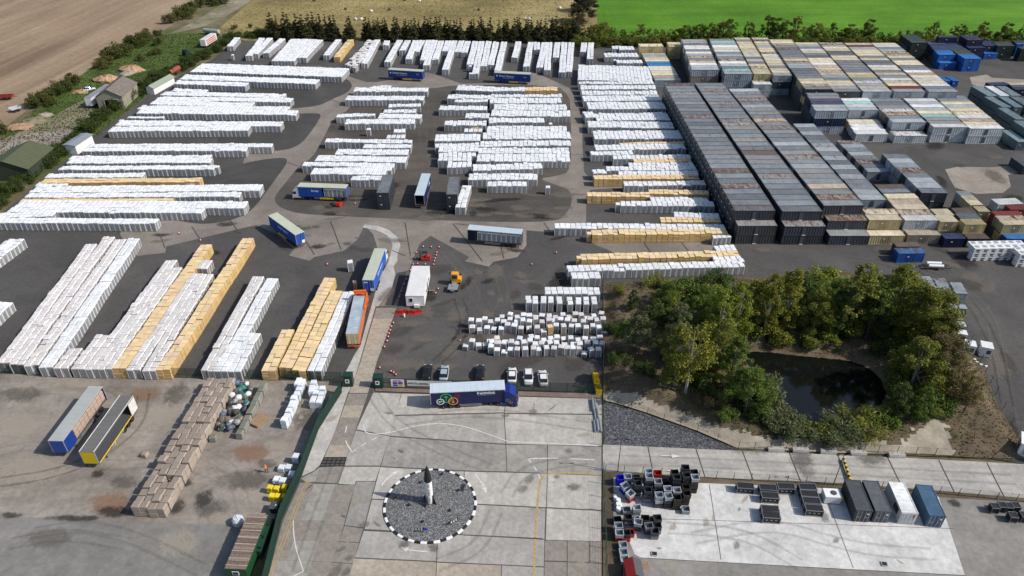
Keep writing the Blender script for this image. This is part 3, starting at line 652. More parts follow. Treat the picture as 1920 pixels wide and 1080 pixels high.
ccol((1628, 413), (1692.5, 413), (1618.4, 391.5), (1676, 391.5), 2, 2, ['cr', 'cr'], 'cream stack by the dark columns', left=True)
ccol((1630.5, 442.3), (1696, 442.3), (1625, 431.5), (1690, 431.5), 1, 1, ['cr'], 'low before the cream stack')
ccol((1762, 416.5), (1796, 415.6), (1746, 391.5), (1778, 391.5), 2, 2, ['cr', 'cr'], 'short cream stack', left=True)
ccol((1770, 448), (1808.7, 447.5), (1765, 437), (1803, 437), 1, 1, ['nv'], 'striped roof, low before the short cream stack')
ccol((1808, 421.6), (1850, 420.8), (1785.5, 389.8), (1821, 389.8), 3, 2, ['ye', 'dk', 'br'], 'mixed stack behind the white boxes', left=True)
ccol((1812, 448), (1853, 447.5), (1807, 437), (1847, 437), 1, 1, ['br'], 'brown roof, low before the mixed stack')
ccol((1821, 384.6), (1842, 384.6), (1791.5, 358.8), (1817.4, 358), 3, 2, ['cr', 'cr', 'lg'], 'small cream stack by the patch', left=True)
ccol((1834, 397), (1856, 397), (1826, 387), (1847, 387), 1, 2, ['cr'], 'alone before the small cream stack', left=True)
ccol((1853, 411), (1874, 410.5), (1845, 400), (1866, 400), 1, 1, ['ru'], 'alone between two stacks')
ccol((1881, 421.6), (1934, 421.6), (1859, 396), (1910, 395), 3, 2, ['cr', 'ru', 'mr'], 'stack at the right edge', left=True)
ccol((1885, 448), (1940, 448), (1879, 436), (1934, 436), 1, 1, ['bl'], 'low before the right edge stack')
ccol((1869, 384), (1916, 382), (1862, 373), (1908, 371.5), 1, 1, ['wh'], 'white, alone by the concrete patch')
ccol((1893, 393), (1946, 393), (1887, 384), (1938, 384), 1, 1, ['mr'], 'behind the right edge stack')
# mixed storage block
ccol((1200, 87.4), (1245, 87.4), (1196, 82), (1240, 82), 1, 2, ['cr'], 'at the back of the cream line', left=True)
ccol((1228, 151), (1277, 150.5), (1203, 99.4), (1246, 99.4), None, 1, ['lg', 'ru', 'cr', 'cr', 'wh', 'cr', 'bl', 'bl', 'cr', 'cr'], 'cream line beside the white rows', left=True)
ccol((1255, 88), (1280, 88), (1250, 79), (1274, 79), 2, 2, ['ye', 'cr'], 'stack by the hedge trees', left=True)
ccol((1297, 131), (1349, 131), (1278, 73.7), (1322.3, 73.7), None, 3, ['lg', 'lg', 'wh', 'ru', 'gr', 'ru', 'lg', 'wh', 'gs', 'wh', 'wh', 'gr'], 'first column of the big block', left=True, lh=2.5)
ccol((1359.6, 139), (1409.6, 138.8), (1328.7, 72.7), (1375.8, 72.7), None, 3, ['lg', 'aq', 'gr', 'lg', 'wh', 'ru', 'gr', 'lg', 'gr', 'wh', 'cr', 'wh'], 'second column of the big block', lh=2.5)
ccol((1413.8, 138.8), (1446, 138.8), (1377, 70.6), (1405, 70.6), None, 3, ['cr', 'cr', 'cr', 'cr', 'gr', 'cr', 'gr', 'wh', 'cr', 'cr'], 'third, cream column of the big block', lh=2.5)
ccol((1413.5, 158.5), (1447, 158.5), (1407.5, 148), (1441, 148), 2, 2, ['wh', 'cr'], 'step before the cream column', lh=2.5)
ccol((1450.3, 141.6), (1486, 141.6), (1410.3, 70.6), (1438.5, 70.6), None, 3, ['lg', 'cr', 'cr', 'gr', 'cr', 'cr', 'cr', 'wh', 'cr', 'ru', 'cr', 'cr'], 'fourth column of the big block', lh=2.5)
ccol((1510, 167.7), (1560, 167.7), (1442.5, 74), (1484, 74), None, 3, ['gs', 'ru', 'cr', 'cr', 'gs', 'gr', 'dk', 'dk', 'lg', 'lg', 'ru', 'cr', 'gs', 'gs', 'gr', 'gr', 'gs'], 'fifth column of the big block', lh=2.7, left=True)
ccol((1529, 208.3), (1589.5, 207.6), (1511, 174), (1570, 174), None, 3, ['lg', 'lg', 'nv', 'nv', 'gs', 'gs'], 'navy step at the corner of the big block', lh=2.7, left=True)
mixc = [['gs', 'lg', 'cr', 'cr', 'gr', 'lg', 'ru', 'ru', 'cr', 'ru', 'wh', 'cr', 'cr', 'dk', 'gr', 'cr', 'wh'], ['lg', 'ru', 'lg', 'wh', 'gr', 'ye', 'cr', 'gr', 'gr', 'gs', 'gs', 'gr', 'cr', 'cr', 'dk', 'dk', 'cr', 'cr'],
        ['lg', 'mr', 'cr', 'ru', 'wh', 'gr', 'ru', 'gr', 'cr', 'wh', 'gr', 'dk', 'cr', 'gr', 'cr', 'cr', 'cr'], ['lg', 'gr', 'wh', 'cr', 'wh', 'cr', 'ru', 'wh', 'gr', 'gr', 'cr', 'cr', 'gr', 'cr', 'ru', 'cr']]
for q, (a, b, c, d, nm) in enumerate([((1563, 172), (1615, 172), (1491, 79.7), (1531, 79.7), 'sixth'), ((1619, 172), (1671, 172), (1534, 79.7), (1580, 79.7), 'seventh'), ((1676, 172), (1736, 172), (1584, 80.4), (1631, 80.4), 'eighth'), ((1741, 172), (1797, 172), (1634, 80.4), (1678, 80.4), 'ninth')]):
    ccol(a, b, c, d, None, 3, mixc[q], nm + ' column of the big block', lh=2.5)
ccol((1591, 207), (1647, 206), (1572, 179), (1623, 178.5), None, 2, ['lg', 'wh', 'aq', 'wh', 'gs'], 'step before the sixth column', 'site_cabin', lh=2.6, left=True)
ccol((1603.6, 252), (1665.5, 252), (1588, 224), (1645, 224), 4, 1, ['wh', 'wh', 'wh', 'cr'], 'lowest step before the sixth column', 'site_cabin', lh=2.7, left=True)
ccol((1674, 230), (1736, 229), (1625, 179), (1682, 179), None, 2, ['lg', 'gr', 'ru', 'wh', 'gs', 'dk', 'gr', 'dk', 'ru', 'lg'], 'step before the seventh column', 'site_cabin', left=True)
ccol((1676, 254.8), (1736.6, 254.8), (1671, 246), (1731, 246), 1, 1, ['wh'], 'low before the seventh column', left=True)
ccol((1751, 239), (1815, 238.6), (1688, 179), (1746, 179), None, 2, ['wh', 'gs', 'gs', 'aq', 'cr', 'lg', 'wh', 'lg', 'wh', 'dk'], 'step before the eighth column', 'site_cabin', left=True)
ccol((1818, 241.4), (1884, 241.4), (1751, 179), (1806, 179), None, 2, ['wh', 'cr', 'ru', 'wh', 'cr', 'cr', 'lg', 'cr', 'gr', 'gr'], 'step before the ninth column', 'site_cabin')
# teal line at the right edge, ends towards the camera
for r_, row in enumerate([[(1848.5, 180.3, 1865.4, 179.9, 1824.5, 161.3, 1843, 161.3), (1875, 201, 1890.7, 200.8, 1850.5, 181.5, 1867, 181), (1899, 224, 1917, 223.8, 1877, 202.5, 1893, 202.5), (1932, 249, 1953, 249, 1902, 226, 1920, 226)],
                          [(1874.5, 179.7, 1888.6, 179.7, 1847, 161.3, 1866, 161.3), (1899, 200.8, 1914.6, 200.8, 1876.5, 181.3, 1891, 181.3)], [(1895, 179.7, 1912, 179.7, 1869.6, 161.3, 1888, 161.3), (1922, 200.8, 1938, 200.8, 1897, 181.3, 1914, 181.3)]]):
    for k, (a, b, c, d, e, f, g, h) in enumerate(row):
        ccol((a, b), (c, d), (e, f), (g, h), 1, 2, ['wh' if (r_, k) in ((1, 0),) else 'te'], '%s from the back, %s line of the teal end-on stacks' % (ORD(k + 1), ('left', 'middle', 'right')[r_]), left=True, ribs=5)
ccol((1902, 266), (1920, 266), (1884, 244), (1903, 244), 1, 1, ['te'], 'single end-on beside the teal stacks', lh=2.9, ribs=5)
ccol((1912, 312), (1930, 312), (1905, 295), (1921, 295), 1, 1, ['dk'], 'single end-on at the right edge near the patch', ribs=5)
ccol((1853, 160), (1889, 159), (1852, 155), (1886, 154), 1, 1, ['nv'], 'behind the teal stacks'); ccol((1902, 168), (1940, 168), (1890, 155), (1926, 155), 3, 1, ['nv', 'dk', 'cr'], 'row right of the teal stacks', left=True)
# blue and green stacks below the hedge
ccol((1710.5, 80.4), (1738.7, 79.7), (1688, 65.3), (1717.6, 65), 4, 3, ['dg'], 'tall dark green stack', lh=2.5, left=True)
ccol((1759, 103), (1791, 102.2), (1738, 78.3), (1767, 78.3), None, 2, ['bl', 'bl', 'nv', 'nv', 'nv'], 'first blue stack', left=True); ccol((1760.5, 118.4), (1792, 117.7), (1758, 113.5), (1789, 113), 1, 1, ['bl'], 'low before the first blue stack')
ccol((1809, 110.7), (1841, 110), (1765.4, 81), (1793.6, 81), None, 2, ['bl', 'bl', 'dg', 'dg', 'dg', 'nv', 'nv', 'nv'], 'second blue stack', left=True)
ccol((1760.5, 70.6), (1795, 70), (1758, 66.5), (1792, 66.5), 2, 3, ['nv'], 'tall navy stack at the back', lh=2.5); ccol((1814.7, 75.5), (1843.6, 75), (1800, 66.3), (1828, 66.3), 3, 3, ['nv'], 'tall navy stack on the right', lh=2.5, left=True)
ccol((1815, 90.3), (1846, 89.6), (1812, 86), (1842, 85.5), 1, 2, ['nv'], 'before the tall navy stack on the right', lh=2.5)
ccol((1843, 86), (1869, 85.3), (1838, 77), (1862, 77), 2, 2, ['nv'], 'low navy stack', lh=2.5); ccol((1843.5, 100.8), (1869, 100), (1841, 96.5), (1866, 96), 1, 1, ['bl'], 'bright, before the low navy stack', lh=2.5)
ccol((1869.6, 86.7), (1902, 86), (1862, 78), (1893, 78), 3, 2, ['dg'], 'low dark green stack', lh=2.6, left=True); ccol((1907.6, 83), (1938, 83), (1898, 76), (1928, 76), 3, 2, ['bl', 'dg', 'dg'], 'green stack at the right edge', left=True); ccol((1913, 92), (1945, 92), (1911, 88), (1941, 88), 1, 2, ['dg'], 'before the green stack at the right edge')
ccol((1786, 152), (1797, 151.5), (1773, 143.5), (1784, 143), 1, 1, ['bl'], 'end-on by itself on the asphalt', ribs=4); ccol((1770, 152), (1779, 151.5), (1760, 143.5), (1770, 143), 1, 1, ['bl'], 'end-on against the big block', ribs=4)
# pairs parked in the centre yard
ccol((706, 362), (729, 362), (717, 327.5), (738, 327.5), 1, 2, ['dk'], 'end-on beside the white cab lorry', left=True, ribs=5)
ccol((836, 365), (858, 365), (843, 331.5), (862, 331.5), 1, 2, ['dk'], 'end-on beside the white column', left=True, ribs=5)
tag(HIDDEN.build('container_stack', m_dkgrey), 'lower containers and cabins underneath the packed stacks', 'container', kind='stuff')
# ------------------------------------------------------------------ vegetation
def M_leaf():
    t = NT('foliage'); oi = t.n('ShaderNodeObjectInfo'); ge = t.n('ShaderNodeNewGeometry')
    rv = t.ramp(ge.outputs['Random Per Island'], [(0, (.5, .62, .4, 1)), (.5, (1, 1, 1, 1)), (.85, (1.2, 1.15, 1.05, 1)), (1, (1.5, 1.35, 1.1, 1))])
    c = t.mix(1.0, oi.outputs['Color'], rv, 'MULTIPLY')
    t.b.inputs['Roughness'].default_value = .6; t.b.inputs['Specular IOR Level'].default_value = .25; t.l(c, t.b.inputs['Base Color'])
    tr = t.n('ShaderNodeBsdfTranslucent'); t.l(t.mix(.5, c, (.55, .6, .1, 1), 'MULTIPLY'), tr.inputs[0])
    mx = t.n('ShaderNodeMixShader'); mx.inputs[0].default_value = .38; t.l(t.b.outputs[0], mx.inputs[1]); t.l(tr.outputs[0], mx.inputs[2]); t.l(mx.outputs[0], t.out.inputs[0])
    return t.mat
m_leaf = M_leaf(); m_bark = M_plain('bark', (.11, .09, .07), .9, 0, .35, 3); m_birch = M_plain('pale_bark', (.3, .28, .24), .85, 0, .35, 3)
def leaf_mesh(name, centers, per, size, seed, up=.3, stretch=1.0):
    g = np.random.default_rng(seed); V = []; n = 0
    for (cx, cy, cz, r) in centers:
        k = int(per * (r ** 1.6)); d = g.normal(size=(k, 3)); d /= np.linalg.norm(d, axis=1)[:, None]
        rad = r * (g.random(k) ** .45); P = np.array([cx, cy, cz]) + d * rad[:, None] * np.array([1, 1, .8])
        nm = d * .5 + g.normal(size=(k, 3)) * .6 + np.array([0, 0, up]); nm /= np.linalg.norm(nm, axis=1)[:, None]
        a = np.cross(nm, g.normal(size=(k, 3))); a /= np.linalg.norm(a, axis=1)[:, None]; b = np.cross(nm, a)
        s = size * g.uniform(.6, 1.35, k)[:, None]
        q = np.stack([P - a * s * .5, P + b * s * .32 * stretch, P + a * s * .5, P - b * s * .32 * stretch], 1); V.append(q.reshape(-1, 3)); n += k
    V = np.concatenate(V); F_ = np.arange(n * 4).reshape(-1, 4)
    me = bpy.data.meshes.new(name); me.from_pydata(V.tolist(), [], F_.tolist()); me.materials.append(m_leaf); me.update(); return me
def broad(seed, h, r, base=.25, nclump=36, per=140, size=.29, top=1.0):
    g = random.Random(seed); C = []; limbs = []
    for i in range(nclump):
        u = g.random(); z = h * (base + (1 - base) * (u ** .85)); t = (z / h - base) / (1 - base)
        w_ = r * (math.sin(math.pi * min(1, .18 + .78 * t)) ** .7) * g.uniform(.35, 1.0); a = g.random() * 6.283
        cr = r * g.uniform(.2, .36) * (1.1 - .45 * t) * top
        C.append((w_ * math.cos(a), w_ * math.sin(a), min(z, h - cr * .6), cr)); limbs.append((w_ * math.cos(a) * .8, w_ * math.sin(a) * .8, z))
    tb = MB(); bx, by = g.uniform(-.3, .3), g.uniform(-.3, .3)
    tb.bar((0, 0, -.2), (bx, by, h * .45), h * .018, 7, 0, h * .012, False); tb.bar((bx, by, h * .45), (bx * 1.6, by * 1.4, h * .88), h * .012, 6, 0, h * .003, False)
    for (x, y, z) in limbs[:12]:
        z0 = h * g.uniform(.2, .5); tb.bar((bx * z0 / h * 2, by * z0 / h * 2, z0), (x, y, z), h * .006, 5, 0, h * .002, False)
    return leaf_mesh('crown', C, per, size, seed), tb.mesh('trunk', m_bark), h, r
def conifer(seed, h, r):
    g = random.Random(seed); C = []; tb = MB(); tb.bar((0, 0, -.2), (0, 0, h * .95), h * .016, 6, 0, .03, False)
    lv = 13
    for i in range(lv):
        t = i / (lv - 1); z = h * (.12 + .85 * t); rr = r * (1 - t) ** .75 * g.uniform(.75, 1.15)
        for k in range(max(1, int(6 * (1 - t)) + 1)):
            a = g.random() * 6.28; d = rr * g.uniform(.35, .8); C.append((d * math.cos(a), d * math.sin(a), z + g.uniform(-.3, .3), max(.35, rr * .42))); tb.bar((0, 0, z), (d * math.cos(a), d * math.sin(a), z - .1), .035, 4, 0, .015, False)
    return leaf_mesh('crown', C, 190, .5, seed, .1, .7), tb.mesh('trunk', m_bark), h, r
def bush(seed, h, r, up=.3, size=.36, st=1.0, per=110):
    g = random.Random(seed); C = []; tb = MB()
    for i in range(18):
        a = g.random() * 6.28; d = r * g.random() ** .6 * .8; cr = r * g.uniform(.25, .42); z = g.uniform(.2, .8) * h * (1 - .35 * (d / r) ** 2)
        C.append((d * math.cos(a), d * math.sin(a), z, cr)); tb.bar((0, 0, -.15), (d * .7 * math.cos(a), d * .7 * math.sin(a), z), .05, 4, 0, .02, False)
    return leaf_mesh('foliage', C, per, size, seed, up, st), tb.mesh('stem', m_bark), h, r
BRD = [broad(20 + i, 12, rr, bs, nc, pr) for i, (rr, bs, nc, pr) in enumerate([(4.0, .25, 46, 230), (3.0, .2, 46, 250), (4.8, .28, 52, 200), (2.6, .28, 40, 230), (4.2, .12, 60, 220), (3.4, .33, 38, 140)])]
BRD += [broad(120 + i, 12, rr, .1, 72, 330, .24) for i, rr in enumerate((2.0, 2.4, 2.8))]
CON = [conifer(50 + i, 10, rr) for i, rr in enumerate((2.0, 2.5, 1.7))]
BSH = [bush(70, 3.2, 2.6, .3, .27, 1, 190), bush(71, 3.0, 3.0, .3, .27, 1, 190), bush(72, 3.6, 2.2, .3, .27, 1, 190)]
REED = [bush(80, 2.6, 2.4, 0, .55, .35, 130), bush(81, 2.4, 2.8, 0, .55, .35, 130)]
rt = random.Random(21)
def plant(name, var, loc, h, col, label, cat, group, crown='crown', trunk='trunk', wide=1.0, bark=None):
    cm, tm, h0, r0 = var; s = h / h0; root = empty(name, loc, rt.uniform(0, 6.28), label, cat, group)
    sx = s * wide * rt.uniform(.93, 1.07)
    c = link(crown, cm, root, color=col); c.scale = (sx, sx, s); k = link(trunk, tm, root); k.scale = (sx, sx, s)
    if bark:
        k.data = bark_mesh(tm, bark)
    return root
_bm = {}
def bark_mesh(me, mat):
    if (me.name, mat.name) not in _bm:
        m = me.copy(); m.materials.clear(); m.materials.append(mat); _bm[(me.name, mat.name)] = m
    return _bm[(me.name, mat.name)]
GRN = (.13, .19, .036); OLV = (.215, .228, .045); YEL = (.23, .225, .038); DRK = (.08, .118, .03); GRY = (.165, .19, .1); BRN = (.21, .165, .085); LIM = (.24, .28, .042)
# pond trees: foot point in the photo, height, crown variant, colour, width
PT = [(1196, 676, 9.5, 4, GRY, .9, 'grey green willow'), (1168, 660, 6, 4, GRN, .9, 'low green willow'), (1283, 748, 16, 5, YEL, 1.15, 'tall yellow green tree on many stems'), (1262, 735, 14, 1, OLV, 1.1, 'yellow green tree'), (1262, 690, 14, 0, GRY, .9, 'silvery topped tree'), (1338, 668, 14.5, 1, LIM, 1.1, 'lime green birch'),
      (1372, 652, 14, 0, LIM, 1.0, 'lime green birch'), (1300, 640, 10, 4, GRN, 1.1, 'dense green tree'), (1425, 640, 15, 3, YEL, 1.2, 'slender yellow green birch'), (1462, 632, 15.5, 3, YEL, 1.3, 'yellow birch'), (1400, 618, 11, 1, OLV, 1.1, 'olive green tree'), (1518, 640, 11, 4, OLV, .95, 'dark olive tree'),
      (1560, 645, 12, 1, DRK, 1.1, 'dark green tree'), (1582, 640, 17, 3, OLV, 1.4, 'tall open crowned tree'), (1618, 648, 11, 4, DRK, .9, 'dark rounded tree'), (1655, 640, 17, 1, OLV, 1.2, 'tall olive green tree'), (1690, 655, 14, 0, OLV, 1.1, 'broad olive tree'), (1722, 668, 14, 2, OLV, 1.0, 'spreading olive tree'),
      (1500, 618, 9, 0, DRK, 1.1, 'dark tree'), (1738, 690, 12, 0, (.12, .115, .03), 1.1, 'yellowing tree'), (1700, 745, 12, 4, OLV, 1.25, 'rounded tree with tan tips'), (1742, 740, 12, 2, BRN, .9, 'brownish thinning tree'), (1668, 795, 8, 4, DRK, 1.15, 'dark leafy tree'), (1715, 800, 7.5, 4, GRN, 1.0, 'green leafy tree'), (1775, 770, 10, 5, BRN, 1.0, 'sparse brown tree'),
      (1800, 785, 8.5, 5, BRN, .85, 'bare looking brown tree'), (1768, 722, 10, 5, (.12, .12, .04), 1.0, 'thin brownish tree'), (1365, 740, 12, 1, GRN, 1.3, 'bright green tree'), (1393, 785, 10, 4, GRN, 1.15, 'bushy green tree'), (1345, 705, 12, 0, OLV, 1.1, 'olive birch'), (1318, 610, 8, 4, GRN, 1.2, 'low dense tree'), (1225, 625, 7, 4, DRK, 1.2, 'low dark tree'),
      (1560, 600, 9, 4, GRN, 1.1, 'green hedge tree'), (1620, 605, 10, 4, DRK, 1.1, 'dark hedge tree'), (1480, 585, 8, 1, OLV, 1.2, 'olive hedge tree'), (1690, 610, 9, 4, GRN, 1.1, 'green hedge tree'), (1718, 632, 9, 4, GRN, 1.1, 'green edge tree'), (1250, 585, 6, 4, GRN, 1.3, 'low bushy tree'), (1185, 590, 5, 4, DRK, 1.2, 'low bushy tree')]
PT.sort(key=lambda q: q[0])
for i, (x, y, h, v, c, wd, nm) in enumerate(PT):
    p = G(x, y); z = bank_z(p.x, p.y); p.z = (z or 0)
    plant('pond_tree', BRD[{1: 7, 3: 6, 0: 8, 4: 8 if i % 2 else 4}.get(v, v)], p, h, c, '%s by the pond, %s tree from the left' % (nm, ORD(i + 1)), 'tree', 'trees round the pond', wide=wd, bark=m_birch if c in (YEL, LIM) or i % 5 == 0 else None)
PB = [(1432, 770, 3.2, 1, GRY), (1455, 797, 3.0, 1, GRY), (1490, 816, 2.8, 1, GRY), (1530, 822, 2.6, 1, OLV), (1570, 822, 3.0, 1, GRY), (1610, 812, 3.0, 1, OLV), (1645, 800, 3.2, 0, GRN), (1420, 745, 3.4, 1, GRY), (1470, 818, 2.2, 1, GRY), (1550, 832, 2.0, 1, GRY), (1590, 830, 2.0, 1, GRY), (1412, 715, 3.0, 0, GRN), (1690, 770, 3, 0, DRK), (1420, 800, 3.2, 0, DRK), (1150, 630, 2.5, 0, DRK), (1160, 690, 2, 0, DRK), (1210, 705, 2.4, 0, DRK), (1330, 770, 2.2, 0, BRN), (1355, 795, 2.4, 0, GRN), (1740, 790, 2.5, 0, DRK), (1510, 660, 1.2, 0, (.05, .13, .02)), (1570, 666, 1.0, 0, (.05, .13, .02)), (1450, 655, 1.4, 0, BRN),
      (1160, 560, 2.5, 0, OLV), (1290, 560, 4, 0, GRN), (1330, 570, 4, 0, LIM), (1380, 575, 4, 0, GRN), (1430, 575, 4, 0, OLV), (1530, 575, 5, 0, GRN), (1590, 570, 4, 0, DRK), (1650, 575, 4, 0, GRN), (1230, 550, 3, 0, OLV), (1745, 640, 3.5, 0, GRN), (1768, 685, 3.5, 0, OLV), (1815, 760, 2.5, 0, BRN)]
_g = random.Random(77)
for _ in range(420):
    _x, _y = _g.uniform(1140, 1840), _g.uniform(540, 800); _p = G(_x, _y)
    if len(PB) > 125 or not inside((_p.x, _p.y), plotw) or inside((_p.x, _p.y), pondw) or dist_poly((_p.x, _p.y), pondw) < 2 or dist_poly((_p.x, _p.y), plotw) < (8 if _y > 690 else 2.5) or (_x < 1270 and _y > 640) or (_x < 1230) or (_x > 1750 and _y > 740) or _x > 1775: continue
    PB.append((_x, _y, _g.uniform(2.0, 4.5), 0, _g.choice([GRN, OLV, DRK, LIM, GRN])))
PB.sort(key=lambda q: q[0])
for i, (x, y, h, k, c) in enumerate(PB):
    p = G(x, y); z = bank_z(p.x, p.y); p.z = (z or 0)
    plant('pond_shrub', (REED[i % 2] if k else BSH[i % 3]), p, h, c, '%s on the pond bank, %s shrub from the left' % ('grey reedy shrub' if k else 'leafy low shrub', ORD(i + 1)), 'shrub', 'shrubs on the pond bank', 'foliage', 'stem', 1.25)
# back screen of conifers
n = 0
xs = [514, 524, 534, 545, 562, 570, 578, 592, 600, 612, 621, 630, 655, 662, 689, 695, 703, 713, 721, 728, 742, 748, 760, 768, 776, 788, 800, 808, 816, 824, 838, 846, 854, 866, 880, 888, 896, 906, 914, 936, 944, 952, 966, 974, 985, 996, 1009, 1022, 1032, 1042, 1050, 1060, 1070, 1080]
xs = sorted(xs + [x_ + 4.5 for x_ in xs[::2]])
for x in xs:
    h = rt.uniform(8.5, 11) * (1.08 if x < 640 else .98); p = G(x + rt.uniform(-2, 2), 74 + rt.uniform(-2, 2.5) + (x - 500) * .006)
    n += 1; plant('conifer', CON[n % 3], p, h, rt.choice([(.07, .075, .03), (.085, .085, .035), (.06, .068, .03), (.105, .092, .045)]), 'dark conifer in the back screen, %s from the left' % ORD(n), 'tree', 'conifers screening the yard', wide=rt.uniform(1.1, 1.55))
n = 0; x = 1092
while x < 1945:
    h = rt.choice([5.5, 6.5, 7.5, 8.5, 10, 11.5]) * rt.uniform(.92, 1.08); p = G(x, 79 + (x - 1100) * .008 + rt.uniform(-3, 3)); n += 1
    plant('hedge_tree', BRD[rt.choice([0, 1, 2, 3, 5, 0])], p, h, rt.choice([OLV, (.12, .13, .026), (.15, .14, .03), (.1, .13, .024), (.14, .15, .032), GRN, (.15, .17, .03)]), 'olive green tree in the field boundary, %s from the left' % ORD(n), 'tree', 'trees along the green field', wide=rt.uniform(1.0, 1.35)); x += rt.uniform(9, 19)
n = 0; x = 1096
while x < 1940:
    p = G(x, 84 + (x - 1100) * .008); n += 1
    plant('hedge_bush', BSH[n % 3], p, rt.uniform(3, 5.5), rt.choice([GRN, OLV, (.14, .17, .03), (.12, .13, .03), (.17, .16, .035)]), 'bush under the field boundary trees, %s from the left' % ORD(n), 'bush', 'bushes along the green field', 'foliage', 'stem', 1.3); x += rt.uniform(8, 14)
for i, (x, y, h, c) in enumerate([(1093, 42, 13, (.05, .055, .035)), (1100, 22, 12, DRK), (1085, 58, 7, (.09, .07, .04)), (1070, 68, 8, (.13, .14, .03))]):
    plant('field_tree', BRD[4], G(x, y), h, c, '%s at the corner of the meadow, %s from the back' % (('dark willow', 'dark tree', 'reddish thicket', 'yellow green tree')[i], ORD(4 - i)), 'tree', 'trees at the meadow corner', wide=1.4)
# hedge down the west side of the yard
def along(pts, step):
    P = [G(*p) for p in pts]; out = []
    for a, b in zip(P, P[1:]):
        k = max(1, int((b - a).length / step))
        for i in range(k): out.append(a.lerp(b, (i + rt.random()) / k))
    return out
for i, p in enumerate(along([(-20, 400), (20, 362), (62, 330), (100, 298), (140, 272), (190, 224), (245, 184), (300, 150), (355, 122), (405, 97), (432, 76), (470, 68), (510, 70)], 3.1)):
    plant('hedge_shrub', BSH[i % 3], p, rt.uniform(2.6, 4.6), rt.choice([(.07, .1, .022), (.06, .085, .02), (.085, .11, .025), (.055, .08, .02)]), 'green hedge shrub beside the white rows, %s from the camera' % ORD(i + 1), 'shrub', 'hedge along the west side', 'foliage', 'stem', 1.15)
for i, (x, y, h) in enumerate([(415, 2, 8), (398, 5, 7), (375, 10, 8), (362, 22, 9), (348, 28, 9), (335, 34, 8), (322, 40, 7), (296, 62, 4), (278, 72, 8), (268, 78, 7), (255, 82, 8), (244, 92, 5), (300, 80, 5), (222, 104, 9), (210, 108, 8), (198, 118, 6), (190, 124, 5), (140, 155, 7), (130, 162, 6), (112, 172, 7), (100, 178, 6), (88, 188, 7), (78, 194, 7), (70, 198, 5), (0, 245, 6), (440, 50, 3), (470, 48, 3), (505, 52, 4), (292, 98, 4), (265, 110, 4)]):
    plant('field_bush', BSH[i % 3], G(x, y + 4), h * .75, rt.choice([(.1, .115, .03), (.13, .125, .04), (.08, .1, .025)]), 'scrubby olive bush along the ploughed field, %s from the far end' % ORD(i + 1), 'bush', 'bushes along the ploughed field', 'foliage', 'stem', .95)
# rough grass and dead stems on banks and verges
def tufts(name, polys, n, hmin, hmax, col, label, zf=None, seed=1, wid=.12):
    g = random.Random(seed); V = []; Fc = []; k = 0
    boxes = [(p, min(q[0] for q in p), max(q[0] for q in p), min(q[1] for q in p), max(q[1] for q in p)) for p in polys]
    while k < n:
        p, x0, x1, y0, y1 = boxes[k % len(boxes)]
        x, y = g.uniform(x0, x1), g.uniform(y0, y1); k += 1
        if not inside((x, y), p): continue
        z = (zf(x, y) if zf else 0.0); 
        if z is None or z < .05 and zf: continue
        for _ in range(3):
            a = g.random() * 6.28; h = g.uniform(hmin, hmax); i = len(V); l = g.uniform(-.5, .5) * h; m_ = g.uniform(-.5, .5) * h
            V += [(x - wid * math.cos(a), y - wid * math.sin(a), z - .03), (x + wid * math.cos(a), y + wid * math.sin(a), z - .03), (x + l, y + m_, z + h)]; Fc.append((i, i + 1, i + 2))
    me = bpy.data.meshes.new(name); me.from_pydata(V, [], Fc); me.materials.append(m_leaf); me.update(); return tag(link(name, me, color=col), label, 'grass', kind='stuff')
pathw = [G(*q) for q in PATHP]
tufts('bank_grass', [plotw], 16000, .1, .35, (.3, .24, .13), 'dry brown grass on the pond banks', lambda x, y: bank_z(x, y) if dist_poly((x, y), pondw) > .6 and not inside((x, y), pondw) and not inside((x, y), pathw) else None, 2)
tufts('verge_grass', [[G(*p) for p in [(0, 330), (0, 255), (110, 170), (240, 85), (300, 65), (420, 62), (430, 76), (330, 130), (250, 200), (140, 290)]]], 9000, .15, .45, (.1, .12, .035), 'rough green grass beside the hedge', None, 3, .18)
tufts('meadow_grass', [[G(*p) for p in [(400, 60), (480, 5), (560, -20), (1105, -20), (1112, 66), (520, 66)]]], 5000, .1, .3, (.27, .21, .09), 'dry tussocks across the meadow', None, 4, .3)
# ------------------------------------------------------------------ foreground apron: slabs, markings, roundabout
m_sl = {'b': M_ground('brown_slab', (.275, .245, .212, 1), (.23, .203, .176, 1), (.325, .29, .254, 1), .09, 1.4, (.15, .128, .11, 1), .66, (.35, .06, 1)), 'g': M_ground('grey_slab', (.375, .352, .318, 1), (.325, .305, .276, 1), (.425, .4, .365, 1), .08, 1.3, (.2, .185, .165, 1), .66, (.4, .07, 1)),
        'p': M_ground('pale_slab', (.45, .42, .376, 1), (.4, .373, .334, 1), (.5, .47, .425, 1), .08, 1.3, (.28, .255, .225, 1), .68, (.4, .07, 1)), 't': M_ground('tan_slab', (.4, .345, .275, 1), (.34, .294, .235, 1), (.46, .402, .33, 1), .09, 1.3, (.24, .2, .16, 1), .66, (.4, .07, 1)),
        'd': M_ground('dark_slab', (.3, .28, .252, 1), (.26, .243, .22, 1), (.34, .32, .29, 1), .09, 1.3, (.16, .15, .14, 1), .66, (.4, .07, 1)), 'm': M_ground('mottled_slab', (.33, .308, .276, 1), (.27, .252, .226, 1), (.38, .357, .322, 1), .12, 1.2, (.17, .158, .142, 1), .6, (.2, .1, 1))}
AZ = .13
apron = sheet('concrete_apron', [(640, 735), (704, 734), (1128, 748), (1128, 1160), (478, 1160), (503, 1078), (527, 975), (563, 896), (597, 806)], m_joint, z=AZ - .03)
